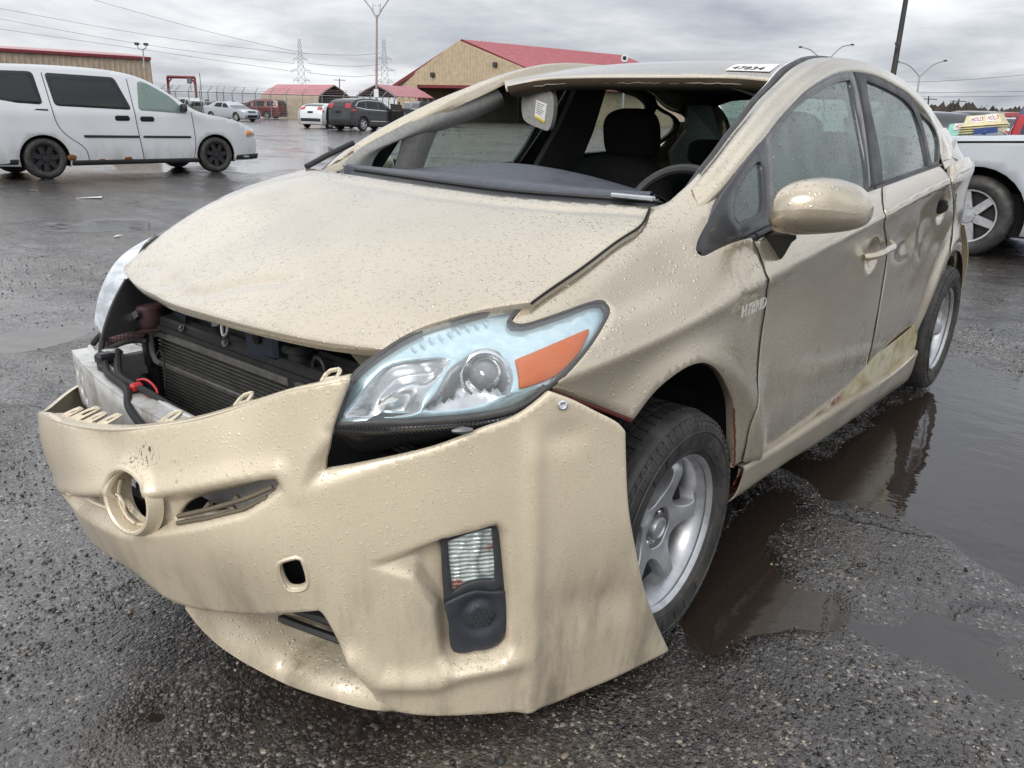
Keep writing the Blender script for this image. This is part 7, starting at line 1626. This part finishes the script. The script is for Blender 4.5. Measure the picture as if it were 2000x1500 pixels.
for i in range(len(ft)-1):
    for k in range(1,12): p=ft[i]+(ft[i+1]-ft[i])*k/12; b.tube([(*p,.1),(*p,2.3)],.008,3)
for dz in (2.5,2.65,2.8): b.tube([(p[0],p[1],dz) for p in ft],.012,3)
o=b.build('chain_mesh',M['steel'],r,False); o['kind']='stuff'
# pylons
def pylon(label,px,dep,ytop,arms,group):
    g=np.array(px); top=np.array(ytop)[2]; base=np.array([g[0],g[1],0.]); d=base[:2]-np.array([1.6,-1.6]); d/=np.linalg.norm(d); s=np.array([d[1],-d[0],0.]); e=np.array([d[0],d[1],0.])
    r=empty('pylon',tuple(base)); tag(r,label,'pylon',group)
    H_=top; hw=lambda z: .115*H_*(1-z/H_)**1.0*.55+.018*H_
    lv=np.concatenate([np.linspace(0,.62,7),np.linspace(.68,1,7)])*H_
    b=MB(); rad=.0028*H_
    for a in (-1,1):
        for c in (-1,1): b.tube([base+s*a*hw(z)+e*c*hw(z)+[0,0,z] for z in lv],rad,4)
    b.build('legs',M['steel'],r,False); b=MB()
    for z0,z1 in zip(lv[:-1],lv[1:]):
        for (a0,c0,a1,c1) in ((-1,-1,1,-1),(1,-1,-1,-1),(-1,1,1,1),(1,1,-1,1),(-1,-1,-1,1),(1,-1,1,1)):
            b.tube([base+s*a0*hw(z0)+e*c0*hw(z0)+[0,0,z0],base+s*a1*hw(z1)+e*c1*hw(z1)+[0,0,z1]],rad*.6,3)
        b.tube([base-s*hw(z1)-e*hw(z1)+[0,0,z1],base+s*hw(z1)-e*hw(z1)+[0,0,z1]],rad*.6,3)
    o=b.build('bracing',M['steel'],r,False); o['kind']='stuff'
    for (f,w) in arms:
        b=MB(); z=f*H_; 
        for a in (-1,1):
            tip=base+s*a*w*H_+[0,0,z]
            for c in (-1,1): b.tube([base+s*a*hw(z)+e*c*hw(z)+[0,0,z],tip],rad*.8,4); b.tube([base+s*a*hw(z)+e*c*hw(z)+[0,0,z+.035*H_],tip],rad*.6,3)
            b.tube([tip,tip-[0,0,.04*H_]],rad*1.1,4)
        b.build('crossarm',M['steel'],r,False)
    return r
pylon('left lattice power pylon with narrow top standing beyond the fence',[(-289.2108,211.594)][0],330,[(-295.7143,217.7747,27.0683)][0],((.72,.10),(.56,.14),(.42,.12)),'power pylons')
pylon('right lattice power pylon partly behind the tall light pole',[(-262.511,233.4156)][0],330,[(-269.0003,239.8904,27.702)][0],((.74,.10),(.58,.15),(.42,.13)),'power pylons')
# power lines
LN=[([(-406.3367,132.6314,38.8887),(-359.64,186.79,28.7914),(-296.4792,214.8675,21.9481)]),([(-405.3685,131.6192,34.8421),(-367.6368,179.0026,25.9833),(-296.0532,213.4954,18.0883)]),([(-404.255,130.4552,30.1885),(-358.1216,185.2027,22.4456),(-295.2785,212.6857,14.8511)]),([(-372.4965,162.1247,43.0074),(-342.9377,201.6239,31.4462),(-292.858,217.8777,22.0616)]),([(-294.2232,216.8337,22.2227),(-282.1336,233.5498,22.2319),(-269.039,237.7686,23.0122)]),([(-291.6089,217.1898,18.2277),(-281.0524,232.4195,17.7132),(-268.4678,236.2447,18.5455)]),([(-291.0667,216.0052,14.5754),(-280.0695,231.392,13.6053),(-267.4995,235.2325,14.4989)])]
r=empty('power_line',[(-296.4792,214.8675,21.9481)][0]); tag(r,'bundle of thin power line wires crossing the sky to the pylons','wires')
for l in LN: MB().tube(smooth_line(l,15),.065,4).build('wire',M['wire'],r)
r=empty('service_line',[(-33.165,177.1452,6.2313)][0]); tag(r,'low service wires running over the cars on the right','wires')
for l in ([(-45.2461,167.309,6.3158),(-33.3191,177.3062,6.8751),(-21.392,187.3034,7.4343)],[(-45.0921,167.1479,5.6721),(-33.121,177.0991,6.0474),(-21.216,187.1194,6.6986)],[(-63.9069,153.1183,8.6959),(-41.2411,171.5468,8.4799),(-22.2283,188.1776,10.9291)]): MB().tube(smooth_line(l,8),.035,4).build('wire',M['wire'],r)
# tall light poles
def pole(name,label,base,top,rad,mat,cat='light pole',group=None):
    r=empty(name,(base[0],base[1],0)); tag(r,label,cat,group); b=MB(); b.tube([(base[0],base[1],-.05),(base[0]*.5+top[0]*.5,base[1]*.5+top[1]*.5,top[2]/2),top],[rad*1.25,rad,rad*.8],8); b.build('pole_shaft',mat,r); return r
t=[(-50.1838,43.8673,8.163)][0]; r=pole('light_pole','rusty white light pole with V shaped top behind the dark sport utility vehicle',[(-48.5979,42.0934)][0],t,.085,M['polewhite'],group='light poles')
for px in ([(-50.1292,43.8103,7.9349),(-50.6022,43.7244,8.6095),(-51.4572,43.4574,9.5784),(-52.1339,43.2363,10.3232)],[(-50.1292,43.8103,7.9349),(-49.9837,44.2385,8.6289),(-49.6635,44.9485,9.6347),(-49.3507,45.55,10.4105)],): b=MB(); b.tube(px,.05,6); b.build('arm',M['polegrey'],r)
for px in ([(-50.4094,43.9871,8.8453),(-50.6313,43.8709,8.9915),(-50.4367,43.7254,8.3083)],[(-50.2857,44.0899,8.8492),(-50.1674,44.2565,9.0061),(-50.0346,44.0596,8.3209)]): b=MB(); b.tube(px,.03,5); b.build('brace',M['polegrey'],r)
b=MB(); q=np.array([(-48.6694,42.2545,2.3804)][0]); b.box(q,(.35,.2,.6),rz=.6); b.build('pole_sign',M['white'],r)
r=pole('dark_pole','tall dark leaning pole with a small camera bracket behind the roof of the gold hatchback',[(-2.7204,14.0094)][0],[(-2.9602,14.8759,3.6587)][0],.052,M['poledark'],'pole')
b=MB(); q=np.array([(-2.855,14.411,2.5758)][0]); b.box(q,(.06,.06,.035)); b.tube([q,np.array([(-2.83,14.4908,2.5558)][0])],.015,5); b.box(q+[0,0,-.05],(.035,.05,.05)); b.build('camera_bracket',M['grey_plastic'],r)
r=pole('light_pole','galvanised twin arm street lamp right of the dark pole',[(-16.9787,73.4007)][0],[(-17.4683,74.5921,4.8455)][0],.075,M['steel'],group='light poles')
for l in ([(-17.4683,74.5921,4.8455),(-17.8285,74.4744,5.2419),(-18.4908,74.1782,5.7919),(-18.9904,73.8356,5.9393)],[(-17.4683,74.5921,4.8455),(-17.2262,74.9568,5.22),(-16.7228,75.6661,5.8881),(-16.2444,76.1545,6.107)]):
    b=MB(); b.tube(smooth_line(l,.3),.045,6); b.build('arm',M['steel'],r); e=np.array(l[-1]); d=e-np.array(l[-2]); d/=np.linalg.norm(d); b=MB(); V=rbox_v(e+d*.2,(.30,.30,.14)); b.grid(V); b.build('lamp_head',M['grey_plastic'],r)
r=pole('light_pole','twin arm street lamp whose pole is hidden by the roof of the gold hatchback',[(-22.7167,68.7111)][0],[(-23.7968,69.8402,5.7887)][0],.075,M['steel'],group='light poles')
for l in ([(-23.7968,69.8402,5.7887),(-24.2886,69.613,6.1809),(-25.102,69.2276,6.8077),(-25.5261,68.9296,6.9168)],[(-23.7968,69.8402,5.7887),(-23.4714,70.365,6.3696),(-22.9215,71.1492,7.1207),(-22.5458,71.4979,7.214)]):
    b=MB(); b.tube(smooth_line(l,.3),.045,6); b.build('arm',M['steel'],r); e=np.array(l[-1]); d=e-np.array(l[-2]); d/=np.linalg.norm(d); b=MB(); V=rbox_v(e+d*.2,(.30,.30,.14)); b.grid(V); b.build('lamp_head',M['grey_plastic'],r)
b_=[(-13.6693,22.8221)][0]; r=pole('camera_pole','white bullet camera on a slim post just above the roof edge of the gold hatchback',b_,[(-14.0778,23.2743,3.0386)][0],.04,M['polegrey'],'camera')
c=np.array([(-14.0896,23.2868,3.0882)][0]); d=np.array([1.62,-1.57,1.27])-c; d/=np.linalg.norm(d); b=MB(); b.lathe([(.001,-.25),(.10,-.25),(.12,-.20),(.125,.10),(.12,.12),(.085,.125),(.06,.10)],c,d,20); b.build('camera_body',M['white'],r); b=MB(); b.lathe([(.062,.10),(.055,.115),(.001,.12)],c,d,16); b.build('camera_lens',M['ink'],r)
# utility poles and bare trees on the right skyline
for k,(px,top) in enumerate((([(-30.5663,136.0727)][0],[(-31.3383,137.1043,5.005)][0]),([(-31.7092,162.4635)][0],[(-32.6084,163.5345,5.3267)][0]),([(-159.0495,126.7006)][0],[(-160.6201,128.3424,7.8384)][0]))):
    r=pole('utility_pole',('thin utility pole above the small white car on the right','thin utility pole above the tan vehicle on the right','small utility pole with crossarm between the pylons')[k],px,top,.12,M['poledark'],'utility pole'); tp=np.array(top); b=MB(); b.tube([tp+[-1.,-1.,-.4],tp+[1.,1.,-.4]],.07,5); b.build('crossarm',M['poledark'],r)
m=NT('bare twigs'); m.pbr((.055,.045,.04),.9); M['twig']=m.end()
def bare_tree(base,hh,label,seed):
    rg=np.random.default_rng(seed); r=empty('bare_tree',(base[0],base[1],0)); tag(r,label,'tree','bare trees on the right skyline'); base=np.array([base[0],base[1],0.])
    b=MB(); b.tube([base,base+[0,0,hh*.45],base+[.1,0,hh*.6]],[.03*hh,.02*hh,.012*hh],6); b.build('trunk',M['twig'],r); b=MB()
    def br(p,d,l,ra,lv):
        q=p+d*l; b.tube([p,(p+q)/2+rg.normal(size=3)*l*.06,q],[ra,ra*.8,ra*.5],3,False)
        if lv>0:
            for _ in range(4): n=d+rg.normal(size=3)*.55; n/=np.linalg.norm(n); n[2]=abs(n[2])*.8+.1; br(p+d*l*rg.uniform(.45,1),n,l*.62,ra*.55,lv-1)
    for _ in range(8): d=np.array([rg.normal()*.6,rg.normal()*.6,1.]); d/=np.linalg.norm(d); br(base+[0,0,hh*rg.uniform(.3,.55)],d,hh*.26,.008*hh,3)
    b.build('crown',M['twig'],r,False)
for k,(px,hh) in enumerate((([(-28.5476,124.0601)][0],4.0),([(-28.6474,130.8098)][0],3.6),([(-22.8905,115.0212)][0],4.2),([(-26.7154,152.8824)][0],4.6),([(-23.1489,142.1349)][0],4.2))):
    bare_tree(px,hh,('leftmost small bare tree on the right skyline','second small bare tree, right of the leftmost','tallest looking bare tree above the tan vehicle','bare tree above the white saloon','rightmost bare tree on the skyline')[k],40+k)
# far scrub line
m=NT('far scrub'); m.pbr(m.mix(m.ss(m.noise(.3,6,.7),.35,.65),(.035,.030,.024),(.07,.055,.042)),.95); M['scrub']=m.end()
b=MB(); rg=np.random.default_rng(3)
for (p0,p1,n,h0,h1) in (([(-47.8089,162.9676)][0],[(-5.5959,197.4683)][0],420,2.0,5.5),([(-331.002,81.8011)][0],[(-226.4745,167.2313)][0],260,1.5,3.0)):
    p0=np.array(p0);p1=np.array(p1)
    for k in range(n):
        c=p0+(p1-p0)*rg.random()+rg.normal(size=2)*2; hh=rg.uniform(h0,h1)*.5
        V=IV*np.array([rg.uniform(.8,2.2),rg.uniform(.8,2.2),hh])*(1+.25*rg.normal(size=(12,1)))+[c[0],c[1],hh*.7]; b.add(V,IF)
o=b.build('far_scrub',M['scrub'],None,False); tag(o,'dark line of far scrub and hedges on the horizon',None,None,'stuff')
# yellow hi-vis cap far behind
q=np.array([(-3.8222,21.43,1.5521)][0]); V=rbox_v(q,(.20,.20,.14)); b=MB(); b.grid(V); 
r=empty('marker_post',(q[0],q[1],0)); tag(r,'small bright yellow marker top behind the tail of the gold hatchback','marker'); b.build('marker_cap',M['hiviz'] if 'hiviz' in M else M['yellow'],r); MB().tube([(q[0],q[1],0),(q[0],q[1],q[2])],.02,6).build('post',M['steel'],r)
# litter on the ground
for k,(p,w) in enumerate((([(-10.0487,3.1347)][0],.35),([(-6.3898,1.9572)][0],.10),([(-11.4901,3.1009)][0],.15))):
    b=MB(); a=rg.random()*6; b.prism([(p[0],p[1],.006),(p[0]+w*math.cos(a),p[1]+w*math.sin(a),.02),(p[0]+w*math.cos(a+.8),p[1]+w*math.sin(a+.8),.008)],(0,0,.004)); tag(b.build('paper_scrap',M['white'],None,False),('white paper scrap on the asphalt in front of the rear wheel of the minivan','small pale scrap on the asphalt left of the bonnet of the gold hatchback','white scrap near the left edge on the asphalt')[k],'litter')
